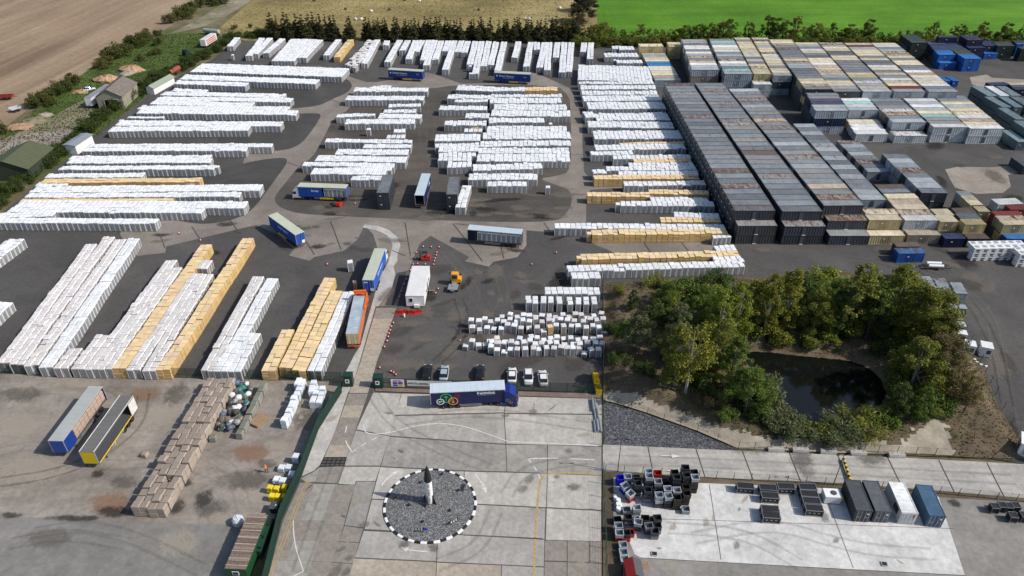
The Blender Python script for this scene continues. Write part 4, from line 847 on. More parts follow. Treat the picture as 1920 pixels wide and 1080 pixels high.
def slab(px, mk, dz=0):
    P = [G(x, y, AZ) for x, y in px]; c = sum(P, Vector()) / len(P); Q = []
    for p in P: d = (c - p); Q.append(p + d.normalized() * min(.02, d.length * .2))
    mb = MB(); mb.prism([(q.x - c.x, q.y - c.y) for q in Q], -.06, 0)
    o = mb.build('slab', m_sl[mk], apron, (c.x, c.y, AZ + dz)); return o
lx = lambda T, y: next((a[0] + (b[0] - a[0]) * (y - a[1]) / (b[1] - a[1]) for a, b in zip(T, T[1:]) if a[1] <= y <= b[1]), T[-1][0] if y > T[-1][1] else T[0][0])
LL = [(705, 577), (672, 690), (660, 720), (630, 806), (620, 830), (600, 875)]; LR = [(744, 577), (738, 595), (715, 657), (707, 678), (697, 717), (667, 805), (650, 857), (645, 873)]
rows = [738, 760, 783, 806, 834, 857]
for a, b in zip(rows, rows[1:]): slab([(lx(LL, a), a), (lx(LR, a), a), (lx(LR, b), b), (lx(LL, b), b)], rc.choice('bbt'), rc.uniform(-.004, .004))
L0 = [(567, 896), (550, 933), (531, 975), (521, 1010), (511, 1050), (499, 1100)]
L1 = [(592, 901), (577, 941), (564, 975), (551, 1012), (537, 1051), (519, 1100)]; L2 = [(634, 907), (621, 941), (609, 977), (597.5, 1014), (585, 1052), (569, 1100)]
L3 = [(668, 910), (655, 943), (646, 980), (636, 1015), (624, 1054), (610, 1100)]; L4 = [(704, 903), (685, 967), (682, 990), (673, 1017), (662, 1056), (648, 1100)]
for A, B, k, ys in ((L0, L1, 'bbmb', [905, 939, 975, 1012, 1050, 1098]), (L1, L2, 'mbmb', [907, 940, 976, 1013, 1051, 1098]), (L2, L3, 'bbtb', [909, 942, 984, 1015, 1053, 1098])):
    for a, b in zip(ys, ys[1:]): slab([(lx(A, a), a), (lx(B, a), a + .6), (lx(B, b), b + .6), (lx(A, b), b)], rc.choice(k), rc.uniform(-.004, .004))
slab([(600, 876), (645, 874), (633, 906), (592, 904)], 'b'); slab([(563, 897), (586, 886), (600, 876), (592, 903), (575, 905)], 'm')
for px, k in [([(668, 903), (704, 903), (682, 989), (646, 985)], 'd'), ([(646, 986), (681, 991), (673, 1017), (636, 1015)], 'b'), ([(636, 1016), (673, 1018), (662, 1056), (624, 1054)], 'b'), ([(624, 1055), (662, 1057), (650, 1100), (611, 1098)], 'b'),
              ([(700, 736), (752, 738), (731, 817), (668, 805)], 'p'), ([(667, 807), (731, 818), (713, 873), (645, 873)], 'g'), ([(645, 875), (713, 875), (704, 902), (667, 902), (665, 909), (634, 907)], 'p'),
              ([(753, 738), (950, 743), (945, 773), (741, 778)], 'p'), ([(951, 743), (1128, 748), (1128, 776), (946, 774)], 'p'), ([(741, 780), (945, 775), (948, 832), (731, 817)], 'g'), ([(946, 776), (1128, 778), (1128, 836), (949, 832)], 'p'),
              ([(730, 819), (948, 834), (950, 884), (870, 882), (714, 874)], 'd'), ([(949, 834), (1026, 834), (1026, 887), (951, 884)], 'm'), ([(1027, 834), (1128, 838), (1128, 891), (1027, 887)], 'm'),
              ([(713, 876), (870, 884), (868, 940), (697, 935)], 'p'), ([(871, 884), (1026, 888), (1024, 951), (869, 943)], 'p'), ([(1027, 888), (1128, 892), (1127, 956), (1025, 951)], 'p'), ([(697, 937), (868, 942), (866, 1001), (683, 992)], 'g'),
              ([(869, 945), (1023, 953), (1021, 1011), (867, 1002)], 'g'), ([(1025, 953), (1127, 958), (1127, 1015), (1023, 1012)], 'p'), ([(682, 995), (820, 1001), (818, 1052), (665, 1045)], 'g'), ([(821, 1001), (1021, 1012), (1020, 1062), (819, 1053)], 'g'),
              ([(664, 1047), (818, 1054), (816, 1105), (648, 1100)], 't'), ([(819, 1055), (940, 1060), (938, 1108), (817, 1105)], 't'), ([(941, 1060), (1020, 1064), (1019, 1110), (939, 1108)], 'g'),
              ([(1022, 1013), (1063, 1014), (1063, 1052), (1021, 1051)], 'b'), ([(1064, 1014), (1105, 1015), (1105, 1054), (1064, 1053)], 'b'), ([(1106, 1015), (1128, 1016), (1128, 1056), (1106, 1055)], 'b'), ([(1021, 1053), (1063, 1054), (1062, 1110), (1020, 1110)], 'b'), ([(1064, 1054), (1128, 1057), (1128, 1110), (1063, 1110)], 'b')]:
    slab(px, k, rc.uniform(-.004, .003))
sheet('pale_strip', [(640, 738), (658, 722), (650, 745), (630, 806), (620, 830), (600, 873), (588, 884), (566, 894), (597, 808)], m_pale, z=AZ + .005)
# slabs of the gate road, laid on the yard
gate_road = sheet('gate_road', [(705, 575), (745, 574), (715, 655), (705, 690), (700, 737), (657, 737), (672, 690)], m_joint, z=.145)
gr = [577, 597, 616, 636, 657, 678, 701, 720, 737]
for a, b in zip(gr, gr[1:]):
    P = [G(x, y, .16) for x, y in [(lx(LL, a) + .5, a), (lx(LR, a) - .5, a), (lx(LR, b) - .5, b), (lx(LL, b) + .5, b)]]; c = sum(P, Vector()) / 4
    mb = MB(); mb.prism([((p.x - c.x) * .99, (p.y - c.y) * .985) for p in P][::-1] if (P[1] - P[0]).cross(P[2] - P[0]).z < 0 else [((p.x - c.x) * .99, (p.y - c.y) * .985) for p in P], -.03, 0)
    mb.build('slab', m_sl[rc.choice('ttb')], gate_road, (c.x, c.y, .165 + rc.uniform(-.003, .003)))

# --- painted markings
MARK = [AZ + .012]
def smooth_line(P, k=2):
    for _ in range(k):
        Q = [P[0]]
        for a, b in zip(P, P[1:]): Q += [a.lerp(b, .25), a.lerp(b, .75)]
        P = Q + [P[-1]]
    return P
def ribbon(name, px, wd, mat, label, z=None, sm=2, off=0, cat='road marking', wf=None):
    z = MARK[0] if z is None else z; P = [G(x, y, z) for x, y in px]
    if sm and len(P) > 2: P = smooth_line(P, sm)
    mb = MB(); L = []; c = sum(P, Vector()) / len(P); c.z = 0
    for i, p in enumerate(P):
        d = (P[min(i + 1, len(P) - 1)] - P[max(i - 1, 0)]).normalized(); n = Vector((-d.y, d.x, 0)); w_ = wd if wf is None else wf(i / (len(P) - 1))
        L.append((p + n * (off + w_ / 2) - c, p + n * (off - w_ / 2) - c))
    for a, b in zip(L, L[1:]): mb.face((a[0], a[1], b[1], b[0])[::1] if True else 0)
    for k, f in enumerate(mb.f):
        pass
    o = mb.build(name, mat, None, (c.x, c.y, 0)); return tag(o, label, cat)
ribbon('lane_line', [(682, 796), (683, 808), (692, 813.5), (707, 814), (732, 811), (757, 804), (782, 798), (807, 794.5), (832, 794), (857, 796.7), (882, 802.5), (907, 811), (932, 820), (954, 828)], .16, m_line, 'long curved white line behind the roundabout')
ribbon('lane_line', [(954, 828), (1010, 830), (1122, 836)], .16, m_line, 'straight white line running to the boundary fence', sm=0)
for i, (p, lb) in enumerate([([(648, 826), (652, 835), (660, 847.5)], 'short white stroke by the cattle grid'), ([(660, 847.5), (667.5, 843)], 'white tick closing the stroke by the cattle grid'), ([(677.5, 836), (686.7, 830)], 'first white dash above the cattle grid'), ([(697.5, 825), (706, 820)], 'second white dash above the cattle grid'), ([(650, 799), (647.5, 811)], 'white dash on the gate road'),
                             ([(991, 862), (996, 867)], 'first dash of the right turn line'), ([(1001, 875), (1006, 882)], 'second dash of the right turn line'), ([(1009, 890), (1013, 897)], 'third dash of the right turn line'), ([(991, 861), (1000, 859.5), (1047, 859)], 'white line right of the roundabout'), ([(1070, 860), (1115, 862)], 'white dash beside the boundary fence')]):
    ribbon('lane_dash', p, .18, m_line, lb, sm=0)
ribbon('lane_line', [(550, 975), (550, 997), (555, 1030), (569, 1071)], .15, m_line, 'white arc beside the double yellow lines'); ribbon('lane_line', [(569, 1071), (545, 1083)], .15, m_line, 'white tail closing the arc at the bottom', sm=0)
YL = [(577, 900), (563, 933), (548, 972), (532, 1013), (517, 1050), (503, 1090)]
ribbon('yellow_line', YL, .13, m_yline, 'left one of the double yellow lines', off=.2); ribbon('yellow_line', YL, .13, m_yline, 'right one of the double yellow lines', off=-.2)
ribbon('yellow_line', [(1122, 890), (1080, 887), (1035, 887), (1020, 891), (1012, 902), (1007, 952), (1004, 1000), (1002, 1050), (1001, 1095)], .3, m_yline, 'wide worn yellow line right of the roundabout')
def arrow(px, label, z=None, hl=1.3, hw=.8):
    z = MARK[0] if z is None else z; P = smooth_line([G(x, y, z) for x, y in px], 2); tip = P[-1]; d = (tip - P[-3]).normalized(); n = Vector((-d.y, d.x, 0)); b = tip - d * hl; c = P[0].copy(); c.z = 0
    mb = MB(); Q = [p for p in P if (p - tip).length > hl] + [b]
    for i in range(len(Q) - 1):
        e = (Q[i + 1] - Q[i]).normalized(); m_ = Vector((-e.y, e.x, 0)) * .09; mb.face((Q[i] + m_ - c, Q[i] - m_ - c, Q[i + 1] - m_ - c, Q[i + 1] + m_ - c))
    mb.face((b + n * hw / 2 - c, b - n * hw / 2 - c, tip - c)); tag(mb.build('direction_arrow', m_line, None, (c.x, c.y, 0)), label, 'road marking')
arrow([(715.5, 910.5), (725, 897), (738, 888), (749, 881.5)], 'curved white arrow left of the roundabout'); arrow([(891, 889), (902, 902.5), (909, 916), (912, 925.5)], 'curved white arrow right of the roundabout'); arrow([(802.5, 1034), (783, 1033), (765, 1030.5), (750, 1025)], 'white arrow in front of the roundabout')
arrow([(1238, 854), (1258, 854.7), (1277, 855.5)], 'white arrow pointing right on the side road', .2, 1.6, .9); arrow([(1287, 884), (1268, 883), (1248, 882)], 'white arrow pointing left on the side road', .2, 1.6, .9)
ribbon('slot_drain', [(684, 994.5), (738, 997)], .2, m_joint, 'dark slot drain left of the roundabout', sm=0, cat='drain'); ribbon('slot_drain', [(869, 1003), (1018, 1010)], .2, m_joint, 'dark slot drain right of the roundabout', sm=0, cat='drain')
cg = empty('cattle_grid', G(625, 867, AZ), 0, 'rusty dark grid set into the gate road', 'grid')
for i in range(4):
    a, b = G(608 - i * 2.6 + 0, 858 + i * 5.4, AZ + .02), G(650 - i * 1.7, 857.5 + i * 5.4, AZ + .02); mb = MB(); mb.bar(a - cg.location, b - cg.location, .07, 5); mb.build('bar', m_black, cg)
for i in range(6):
    a, b = G(608 + i * 8.3, 858, AZ + .03), G(600 + i * 9, 874.5, AZ + .03); mb = MB(); mb.bar(a - cg.location, b - cg.location, .05, 5); mb.build('bar', m_black, cg)

# --- roundabout
ctr = G(806.5, 946.2, AZ); RAD = (G(894, 946, AZ) - G(719, 946, AZ)).length / 2
rb = empty('roundabout', ctr, 0, 'round gravel island with black and white kerb blocks and a rocket', 'roundabout')
m_kw = M_plain('kerb_white', (.78, .77, .74), .6, 0, .12, 3); m_kb = M_plain('kerb_black', (.018, .018, .02), .6, 0, .3, 3)
NK = 46
def kerb(mat):
    mb = MB(); a0, a1 = -math.pi / NK * .985, math.pi / NK * .985; r0, r1 = RAD - .42, RAD
    secs = []
    for a in (a0, (a0 + a1) / 2, a1):
        secs.append([Vector((r * math.cos(a), r * math.sin(a), z)) for r, z in ((r0, -.02), (r1, -.02), (r1, .12), (r1 - .05, .17), (r0 + .03, .17), (r0, .14))])
    mb.loft(secs); return mb.mesh('kerb_block', mat)
kbm = [kerb(m_kw), kerb(m_kb)]
for k in range(NK): link('kerb_block', kbm[k % 2], rb, (0, 0, 0), (0, 0, 2 * math.pi * k / NK + .03))
def _gravel():
    t = NT('island_gravel'); co = t.coord(); v = t.n('ShaderNodeTexVoronoi'); v.inputs['Scale'].default_value = 7.5; t.l(co, v.inputs['Vector'])
    sep = t.n('ShaderNodeSeparateColor'); t.l(v.outputs['Color'], sep.inputs[0])
    c = t.ramp(sep.outputs[0], [(0, .06), (.45, .12), (.75, .2), (1, .36)]); t.bump(v.outputs['Distance'], .8, .08); return t.fin(c, .85, 0, .3)
m_grav = _gravel()
mb = MB(); n = 64
for i in range(n):
    a, b = 2 * math.pi * i / n, 2 * math.pi * (i + 1) / n
    for r0, r1, z0, z1 in ((0, 3, .3, .24), (3, RAD - .4, .24, .1)):
        mb.face(((r0 * math.cos(a), r0 * math.sin(a), z0), (r1 * math.cos(a), r1 * math.sin(a), z1), (r1 * math.cos(b), r1 * math.sin(b), z1), (r0 * math.cos(b), r0 * math.sin(b), z0)))
mb.build('gravel_bed', m_grav, rb)
g = random.Random(4); mb = MB()
for i in range(5200):
    r = (RAD - .5) * math.sqrt(g.random()); a = g.random() * 6.283; s = g.uniform(.035, .075); x, y = r * math.cos(a), r * math.sin(a); z = .3 - .02 * r if r < 3 else .24 - .14 * (r - 3) / (RAD - 3.4)
    t = [(x + s * math.cos(a + q), y + s * math.sin(a + q), z - .02) for q in (0, 2.1, 4.2)]; tp = (x + g.uniform(-.03, .03), y + g.uniform(-.03, .03), z + s * .8); m_ = g.randrange(3)
    for q in range(3): mb.face((t[q], t[(q + 1) % 3], tp), m_)
tag(mb.build('loose_stones', [M_plain('stone_dark', (.07, .07, .075), .8), M_plain('stone_mid', (.16, .16, .17), .8), M_plain('stone_light', (.34, .34, .35), .8)], rb), kind='stuff')
rk = empty('rocket', ctr + Vector((-.05, .35, .28)), R(8), 'tall white rocket model with black nose cone and fins on the gravel island', 'rocket')
RH, RC = 8.2, 5.0
mb = MB(); mb.lathe([(.5, 0), (.56, .1), (.58, .5), (.58, RC), (.58, RC + .02)], n=28); mb.build('body', m_white, rk)
mb = MB(); mb.lathe([(.6, RC), (.6, RC + .25), (.55, RC + .9), (.42, RC + 1.7), (.24, RC + 2.6), (.08, RH - .1), (0.001, RH)], n=28); mb.build('nose_cone', m_black, rk)
fin = MB()
for s in (-.035, .035): pass
F4 = [(.55, 0.02), (1.35, -.05), (.62, 1.9), (.55, 1.9)]
fin.loft([[Vector((x, -.035, z)) for x, z in F4], [Vector((x, .035, z)) for x, z in F4]]); fm = fin.mesh('fin', m_black)
for k in range(4): link('fin', fm, rk, (0, 0, 0), (0, 0, R(-38 + 90 * k)))
mb = MB()
for i in range(17):
    if i in (4, 11): continue
    z = RC - .25 - i * .26; w_ = .16 + .05 * ((i * 7) % 3)
    mb.box((0.02, -.585, z), (w_, .02, .05)); mb.box((0.02 - w_ / 2 + .02, -.585, z - .06), (.04, .02, .1)); 
    if i % 3: mb.box((0.02, -.584, z - .11), (w_, .02, .04))
tag(mb.build('lettering', m_black, rk), kind='stuff')
for i, (x, y) in enumerate([(790, 903.6), (829.7, 888.7), (861, 920), (740, 934.6), (765.4, 948.4), (845, 958.7), (792, 980.5)]):
    p = G(x, y, AZ + .2); e = empty('spotlight', p, math.atan2(ctr.y - p.y, ctr.x - p.x), 'small black floodlight on the island gravel, %s of seven from the left' % ORD(1 + sorted([790, 829.7, 861, 740, 765.4, 845, 792]).index(x)), 'floodlight', 'floodlights round the rocket')
    mb = MB(); mb.lathe([(.13, -.12), (.2, .0), (.22, .18)], (0, 0, .2), 12); o = mb.build('lamp_head', m_black, e); o.rotation_euler = (0, R(35), 0); mb = MB(); mb.bar((0, 0, -.1), (0, 0, .2), .05); mb.build('stake', m_black, e)
for i, (x, y, rz, lb) in enumerate([(787, 998, 0, 'chevron sign with blue roundel at the front of the island'), (852, 982, R(35), 'small chevron sign at the right front of the island'), (876, 916, R(80), 'chevron sign seen edge on at the right of the island')]):
    e = empty('chevron_sign', G(x, y, AZ + .1), rz, lb, 'sign'); mb = MB()
    for s in (-.5, .5): mb.bar((s, .03, -.1), (s, .03, 1.0), .04)
    mb.build('post', m_dkgrey, e); mb = MB(); mb.box((0, 0, .75), (1.5, .04, .5)); bd = mb.build('board', m_black, e); mb = MB()
    for k in range(3):
        x0 = -.5 + k * .42
        mb.face(((x0, -.025, .52), (x0 + .18, -.025, .52), (x0 + .0, -.025, .75), (x0 - .18, -.025, .75))); mb.face(((x0 - .18, -.025, .75), (x0 + 0, -.025, .75), (x0 + .18, -.025, .98), (x0, -.025, .98)))
    mb.build('chevron', m_white, bd)
    if i == 0:
        mb = MB(); mb.lathe([(.3, -.03), (.3, .03)], (.95, 0, .75), 20, 0, 'Y'); mb.build('roundel', m_bluep, e)

# ------------------------------------------------------------------ fences
def fence_line(name, px, h, label, post_gap=3.0, mode='wire', col=None, pr=.05, cat='fence', z0=0.0):
    P = [G(x, y, z0) for x, y in px]; base = P[0].copy(); e = empty(name, base, 0, label, cat); col = col or m_green
    pm = MB(); pm.bar((0, 0, 0), (0, 0, h), pr, 6); pm = pm.mesh('post', col); infill = MB(); k = 0
    for a, b in zip(P, P[1:]):
        d = b - a; n = max(1, round(d.length / post_gap))
        for i in range(n): link('post', pm, e, a + d * i / n - base); k += 1
        u = d.normalized(); nn = Vector((-u.y, u.x, 0))
        if mode == 'wire':
            for z in [h * q for q in (.06, .2, .34, .48, .62, .76, .9, .98)]: infill.bar(a - base + Vector((0, 0, z)), b - base + Vector((0, 0, z)), .012, 3, 0, None, False)
        if mode == 'mesh':
            for z in [h * q for q in (.04, .28, .52, .76, .98)]: infill.bar(a - base + Vector((0, 0, z)), b - base + Vector((0, 0, z)), .02, 4, 0, None, False)
            m_ = int(d.length / .11)
            for i in range(m_):
                p = a + d * (i + .5) / m_ - base; infill.face((p - u * .026, p + u * .026, p + u * .026 + Vector((0, 0, h)), p - u * .026 + Vector((0, 0, h))))
        if mode == 'panel':
            for i in range(n):
                q = MB(); L = d.length / n; s = 16
                for j in range(s):
                    x0, x1 = L * j / s, L * (j + 1) / s; y0, y1 = (.05, .05) if j % 2 else (-.0, -.0)
                    q.face(((x0, y0, .05), (x1, y1, .05), (x1, y1, h), (x0, y0, h)))
                    if j: q.face(((x0, 0, .05), (x0, .05, .05), (x0, .05, h), (x0, 0, h)))
                q.box((L / 2, .02, h - .03), (L, .16, .1)); q.box((L / 2, .07, h * .3), (L, .05, .1))
                q.build('panel', col, e, a + d * i / n - base, (0, 0, math.atan2(d.y, d.x)))
    if infill.f: tag(infill.build('mesh_infill', col, e), kind='stuff')
    link('post', pm, e, P[-1] - base); return e
m_fgreen = M_plain('fence_green', (.012, .042, .03), .5, 0, .15); m_fgrey = M_plain('fence_grey', (.05, .055, .055), .6)
fence_line('mesh_fence', [(-30, 700), (150, 704.5), (380, 709.5), (642, 716)], 2.5, 'dark green mesh fence in front of the west pallet columns', 3.0, 'mesh', m_fgreen)
fence_line('panel_fence', [(641, 737), (598, 805), (564, 896), (528, 975), (503, 1078), (488, 1140)], 2.5, 'solid dark green panel fence along the left of the apron', 3.0, 'panel', m_fgreen)
bf = fence_line('mesh_fence', [(704, 727), (850, 731), (1000, 735), (1126, 739)], 2.5, 'dark green mesh fence with banners in front of the parked cars', 3.0, 'mesh', m_fgreen)
fence_line('mesh_fence', [(1130, 528), (1130, 640), (1130, 748), (1130, 836)], 2.5, 'tall dark mesh fence beside the pond trees', 3.0, 'wire', m_fgreen)
fence_line('mesh_fence', [(1131, 884), (1133, 960), (1136, 1030), (1138, 1120)], 2.4, 'dark fence between the apron and the light yard', 3.0, 'wire', m_fgreen)
fence_line('wire_fence', [(1133, 755), (1184, 766), (1244, 790), (1307, 810), (1384, 843), (1474, 841), (1610, 847), (1752, 854), (1895, 864), (1950, 868)], 1.8, 'wire fence with dark posts round the pond', 3.2, 'wire', m_fgrey, z0=.2)
fence_line('wire_fence', [(1135, 884), (1310, 896), (1440, 904), (1580, 911), (1760, 926), (1940, 944)], 1.8, 'wire fence behind the black stillages', 3.2, 'wire', m_fgrey)
fence_line('wire_fence', [(1720, 520), (1790, 590), (1830, 660), (1866, 740), (1893, 800), (1915, 850)], 2.0, 'dark posts along the asphalt right of the pond', 3.6, 'wire', m_fgrey)
# gate posts, signs and banners
for x, y, lb in [(655, 722, 'dark green gate pillar with a notice left of the gate road'), (711, 725, 'dark green gate pillar with notices right of the gate road')]:
    e = empty('gate_pillar', G(x, y), 0, lb, 'gate pillar'); mb = MB(); mb.box((0, 0, 1.35), (1.7, 1.3, 2.7)); mb.box((0, 0, 2.73), (1.85, 1.45, .1)); mb.build('pillar', m_fgreen, e)
    mb = MB(); mb.box((-.1, -.67, 1.5), (.75, .03, .9)); nt = mb.build('notice', m_white, e); mb = MB(); mb.box((-.1, -.69, 1.55), (.4, .02, .45)); mb.build('symbol', m_black, nt)
def text_mesh(s, size, mat, bold=.0):
    cu = bpy.data.curves.new('t', 'FONT'); cu.body = s; cu.size = size; cu.align_x = 'CENTER'; cu.align_y = 'CENTER'; cu.extrude = .006; cu.offset = bold; cu.resolution_u = 3
    o = bpy.data.objects.new('t', cu); COL.objects.link(o); dg = bpy.context.evaluated_depsgraph_get(); me = bpy.data.meshes.new_from_object(o.evaluated_get(dg)); bpy.data.objects.remove(o); me.materials.clear(); me.materials.append(mat); return me
a, b = G(704, 727), G(1126, 739); fdir = (b - a).normalized(); fang = math.atan2(fdir.y, fdir.x)
def banner(xpx, wd, h, z, label):
    p = a + fdir * ((G(xpx, 729) - a).dot(fdir)); e = empty('banner', p + Vector((fdir.y, -fdir.x, 0)) * .09, fang, label, 'sign'); mb = MB(); mb.box((0, 0, z), (wd, .04, h)); return e, mb.build('sheet', m_white, e)
e, s_ = banner(786, 4.3, 1.25, 1.5, 'white logistics banner on the green fence'); link('lettering', text_mesh('XPOLogistics', .68, m_black, .012), s_, (0, -.03, 1.45), (R(90), 0, 0)); mb = MB(); mb.box((-1.9, -.03, 1.45), (.22, .02, .3)); mb.build('red_mark', m_red, s_)
e, s_ = banner(828, 4.2, 1.0, 1.65, 'pale secondary banner partly behind the lorry trailer'); mb = MB(); mb.box((-.4, -.03, 1.6), (1.9, .02, .12)); mb.build('text_line', m_dkgrey, s_)
e, s_ = banner(746.5, 2.5, 1.75, 1.4, 'site information board with red, blue and yellow boxes')
for k, (x, z, m_) in enumerate([(-.45, 1.7, m_red), (.55, 1.7, m_red), (-.45, 1.3, m_bluep), (.55, 1.3, m_bluep), (-.45, .85, m_bluep), (.55, .85, m_yellow)]): mb = MB(); mb.box((x, -.03, z), (.85, .02, .33)); mb.build('safety_panel', m_, s_)
mb = MB(); mb.box((0, -.03, 2.1), (1.4, .02, .12)); mb.build('title_line', m_bluep, s_)
# ------------------------------------------------------------------ vehicles
def wheel_meshes(r, w_):
    t = MB(); t.lathe([(r * .62, -w_ / 2), (r * .93, -w_ / 2), (r, -w_ * .36), (r, w_ * .36), (r * .93, w_ / 2), (r * .62, w_ / 2)], n=18, axis='Y')
    q = MB(); q.lathe([(0.001, -w_ * .5), (r * .22, -w_ * .5), (r * .5, -w_ * .3), (r * .62, -w_ * .42), (r * .62, w_ * .42), (r * .5, w_ * .3), (r * .22, w_ * .5), (0.001, w_ * .5)], n=14, axis='Y')
    return t.mesh('tyre', m_tyre), q.mesh('rim', m_rim)
WT = wheel_meshes(.5, .36); WC = wheel_meshes(.33, .22)
def add_wheel(root, x, y, wm=WT, r=.5):
    t = link('wheel', wm[0], root, (x, y, r)); link('rim', wm[1], t); return t
def frame_xform(rear, front, z):
    a, b = G(*rear, z), G(*front, z); d = b - a; c = (a + b) / 2; return Vector((c.x, c.y, .02)), math.atan2(d.y, d.x), d.length
BG_BLUE = (.012, .07, .36); ROOFG = (.48, .5, .4); ROOFB = (.42, .5, .56)
def curtain_mesh(L, z0, z1, y, x0, x1, fold=.03, n=40):
    m = MB()
    for i in range(n):
        xa, xb = x0 + (x1 - x0) * i / n, x0 + (x1 - x0) * (i + 1) / n; ya = y + math.copysign(fold, y) * (i % 2) * .5; yb = y + math.copysign(fold, y) * ((i + 1) % 2) * .5
        m.face(((xa, ya, z0), (xb, yb, z0), (xb, yb, z1), (xa, ya, z1)) if y < 0 else ((xb, yb, z0), (xa, ya, z0), (xa, ya, z1), (xb, yb, z1)))
    return m
def trailer(rear, front, label, col=BG_BLUE, roof=ROOFG, H=4.15, L=None, open_side=0, openx=(0, 0), rear_open=False, legs=True, cat='trailer', group='articulated trailers in the yards', frontcol=None, nm='lorry_trailer'):
    loc, ang, ln = frame_xform(rear, front, H); L = L or min(14.2, max(12.8, ln)); W_ = 2.55; x = L / 2; y = W_ / 2
    e = empty(nm, loc, ang, label, cat, group)
    m = MB(); m.box((0, 0, 1.18), (L - .1, W_ - .1, .16)); [m.box((0, s * .45, .95), (L - .6, .14, .32)) for s in (-1, 1)]; m.box((-x + .1, 0, .75), (.12, W_ - .2, .14)); m.build('chassis', m_dkgrey, e)
    m = MB(); m.box((0, 0, H - .05), (L, W_, .1)); 
    for i in range(12): m.box((-x + L * (i + .5) / 12, 0, H + .008), (.06, W_ - .1, .03))
    for s in (-1, 1): m.box((0, s * (y - .03), H - .1), (L + .01, .07, .16))
    m.build('roof', m_clean, e, color=roof)
    m = MB(); m.box((x - .04, 0, 1.25 + (H - 1.35) / 2), (.08, W_ - .04, H - 1.38)); m.build('headboard', m_clean, e, color=frontcol or col)
    if not rear_open:
        m = MB(); 
        for s in (-1, 1): m.box((-x + .05, s * (W_ / 4), 1.25 + (H - 1.35) / 2), (.08, W_ / 2 - .06, H - 1.4))
        d = m.build('rear_door', m_clean, e, color=col); m = MB()
        for s in (-.9, -.35, .35, .9): m.bar((-x - .0, s, 1.3), (-x - .0, s, H - .2), .025, 5)
        m.build('door_bar', m_steel, d)
    for s in (-1, 1):
        for xx in (-x + .06, x - .06): m = MB(); m.box((xx, s * (y - .05), 1.25 + (H - 1.35) / 2), (.14, .1, H - 1.38)); m.build('corner_post', m_steel, e)
        x0, x1 = -x + .12, x - .12
        segs = [(x0, x1)] if s != open_side else [q for q in ((x0, openx[0]), (openx[1], x1)) if q[1] - q[0] > .2]
        for (p0, p1) in segs:
            short = s == open_side and (p1 - p0) < 4
            cm = curtain_mesh(L, 1.15, H - .15, s * y, p0, p1, .16 if short else .02, 22 if short else 46); cm.build('curtain', m_cloth, e, color=col)
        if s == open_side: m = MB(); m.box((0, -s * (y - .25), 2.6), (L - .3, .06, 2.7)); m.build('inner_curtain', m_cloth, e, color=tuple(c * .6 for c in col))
        m = MB(); m.box((.4, s * (y - .06), .95), (4.2, .05, .1)); m.box((.4, s * (y - .06), .65), (4.2, .05, .1)); [m.box((q, s * (y - .06), .85), (.08, .05, .5)) for q in (-1.4, .4, 2.2)]; m.build('side_guard', m_steel, e)
    for k in range(3):
        for s in (-1, 1): add_wheel(e, -x + 2.3 + k * 1.32, s * (y - .2))
    m = MB()
    for s in (-1, 1): m.box((-x + .03, s * 1.0, .85), (.06, .35, .14))
    m.build('tail_light', m_red, e)
    if legs:
        for s in (-1, 1): m = MB(); m.box((x - 2.6, s * .9, .6), (.16, .14, 1.1)); m.box((x - 2.6, s * .9, .04), (.35, .3, .08)); m.build('landing_leg', m_dkgrey, e)
    return e, L, W_, H
def side_text(e, s, txt, x, z, size, mat, y=1.3, bold=.01):
    link('lettering', text_mesh(txt, size, mat, bold), e, (x, s * (y + .03), z), (R(90), 0, 0 if s < 0 else R(180)))
def ring(e, x, z, r, th, mat, arrow=None, s=-1, y=1.33):
    m = MB(); n = 24
    for i in range(n):
        a, b = 2 * math.pi * i / n, 2 * math.pi * (i + 1) / n
        m.face([(x + q * math.cos(t), s * y, z + q * math.sin(t)) for q, t in ((r - th, a), (r, a), (r, b), (r - th, b))])
    if arrow is not None:
        d = Vector((math.cos(arrow), 0, math.sin(arrow))); p = Vector((-d.z, 0, d.x)); c = Vector((x, s * y, z)); q = r - th
        m.face([c - d * q * .6 - p * th * .45, c - d * q * .6 + p * th * .45, c + d * q * .3 + p * th * .45, c + d * q * .3 - p * th * .45][::-1])
        m.face([c + d * q * .75, c + d * q * .05 + p * q * .55, c + d * q * .25 + p * .0][::-1]); m.face([c + d * q * .75, c + d * q * .25, c + d * q * .05 - p * q * .55][::-1])
    m.build('emblem', mat, e)
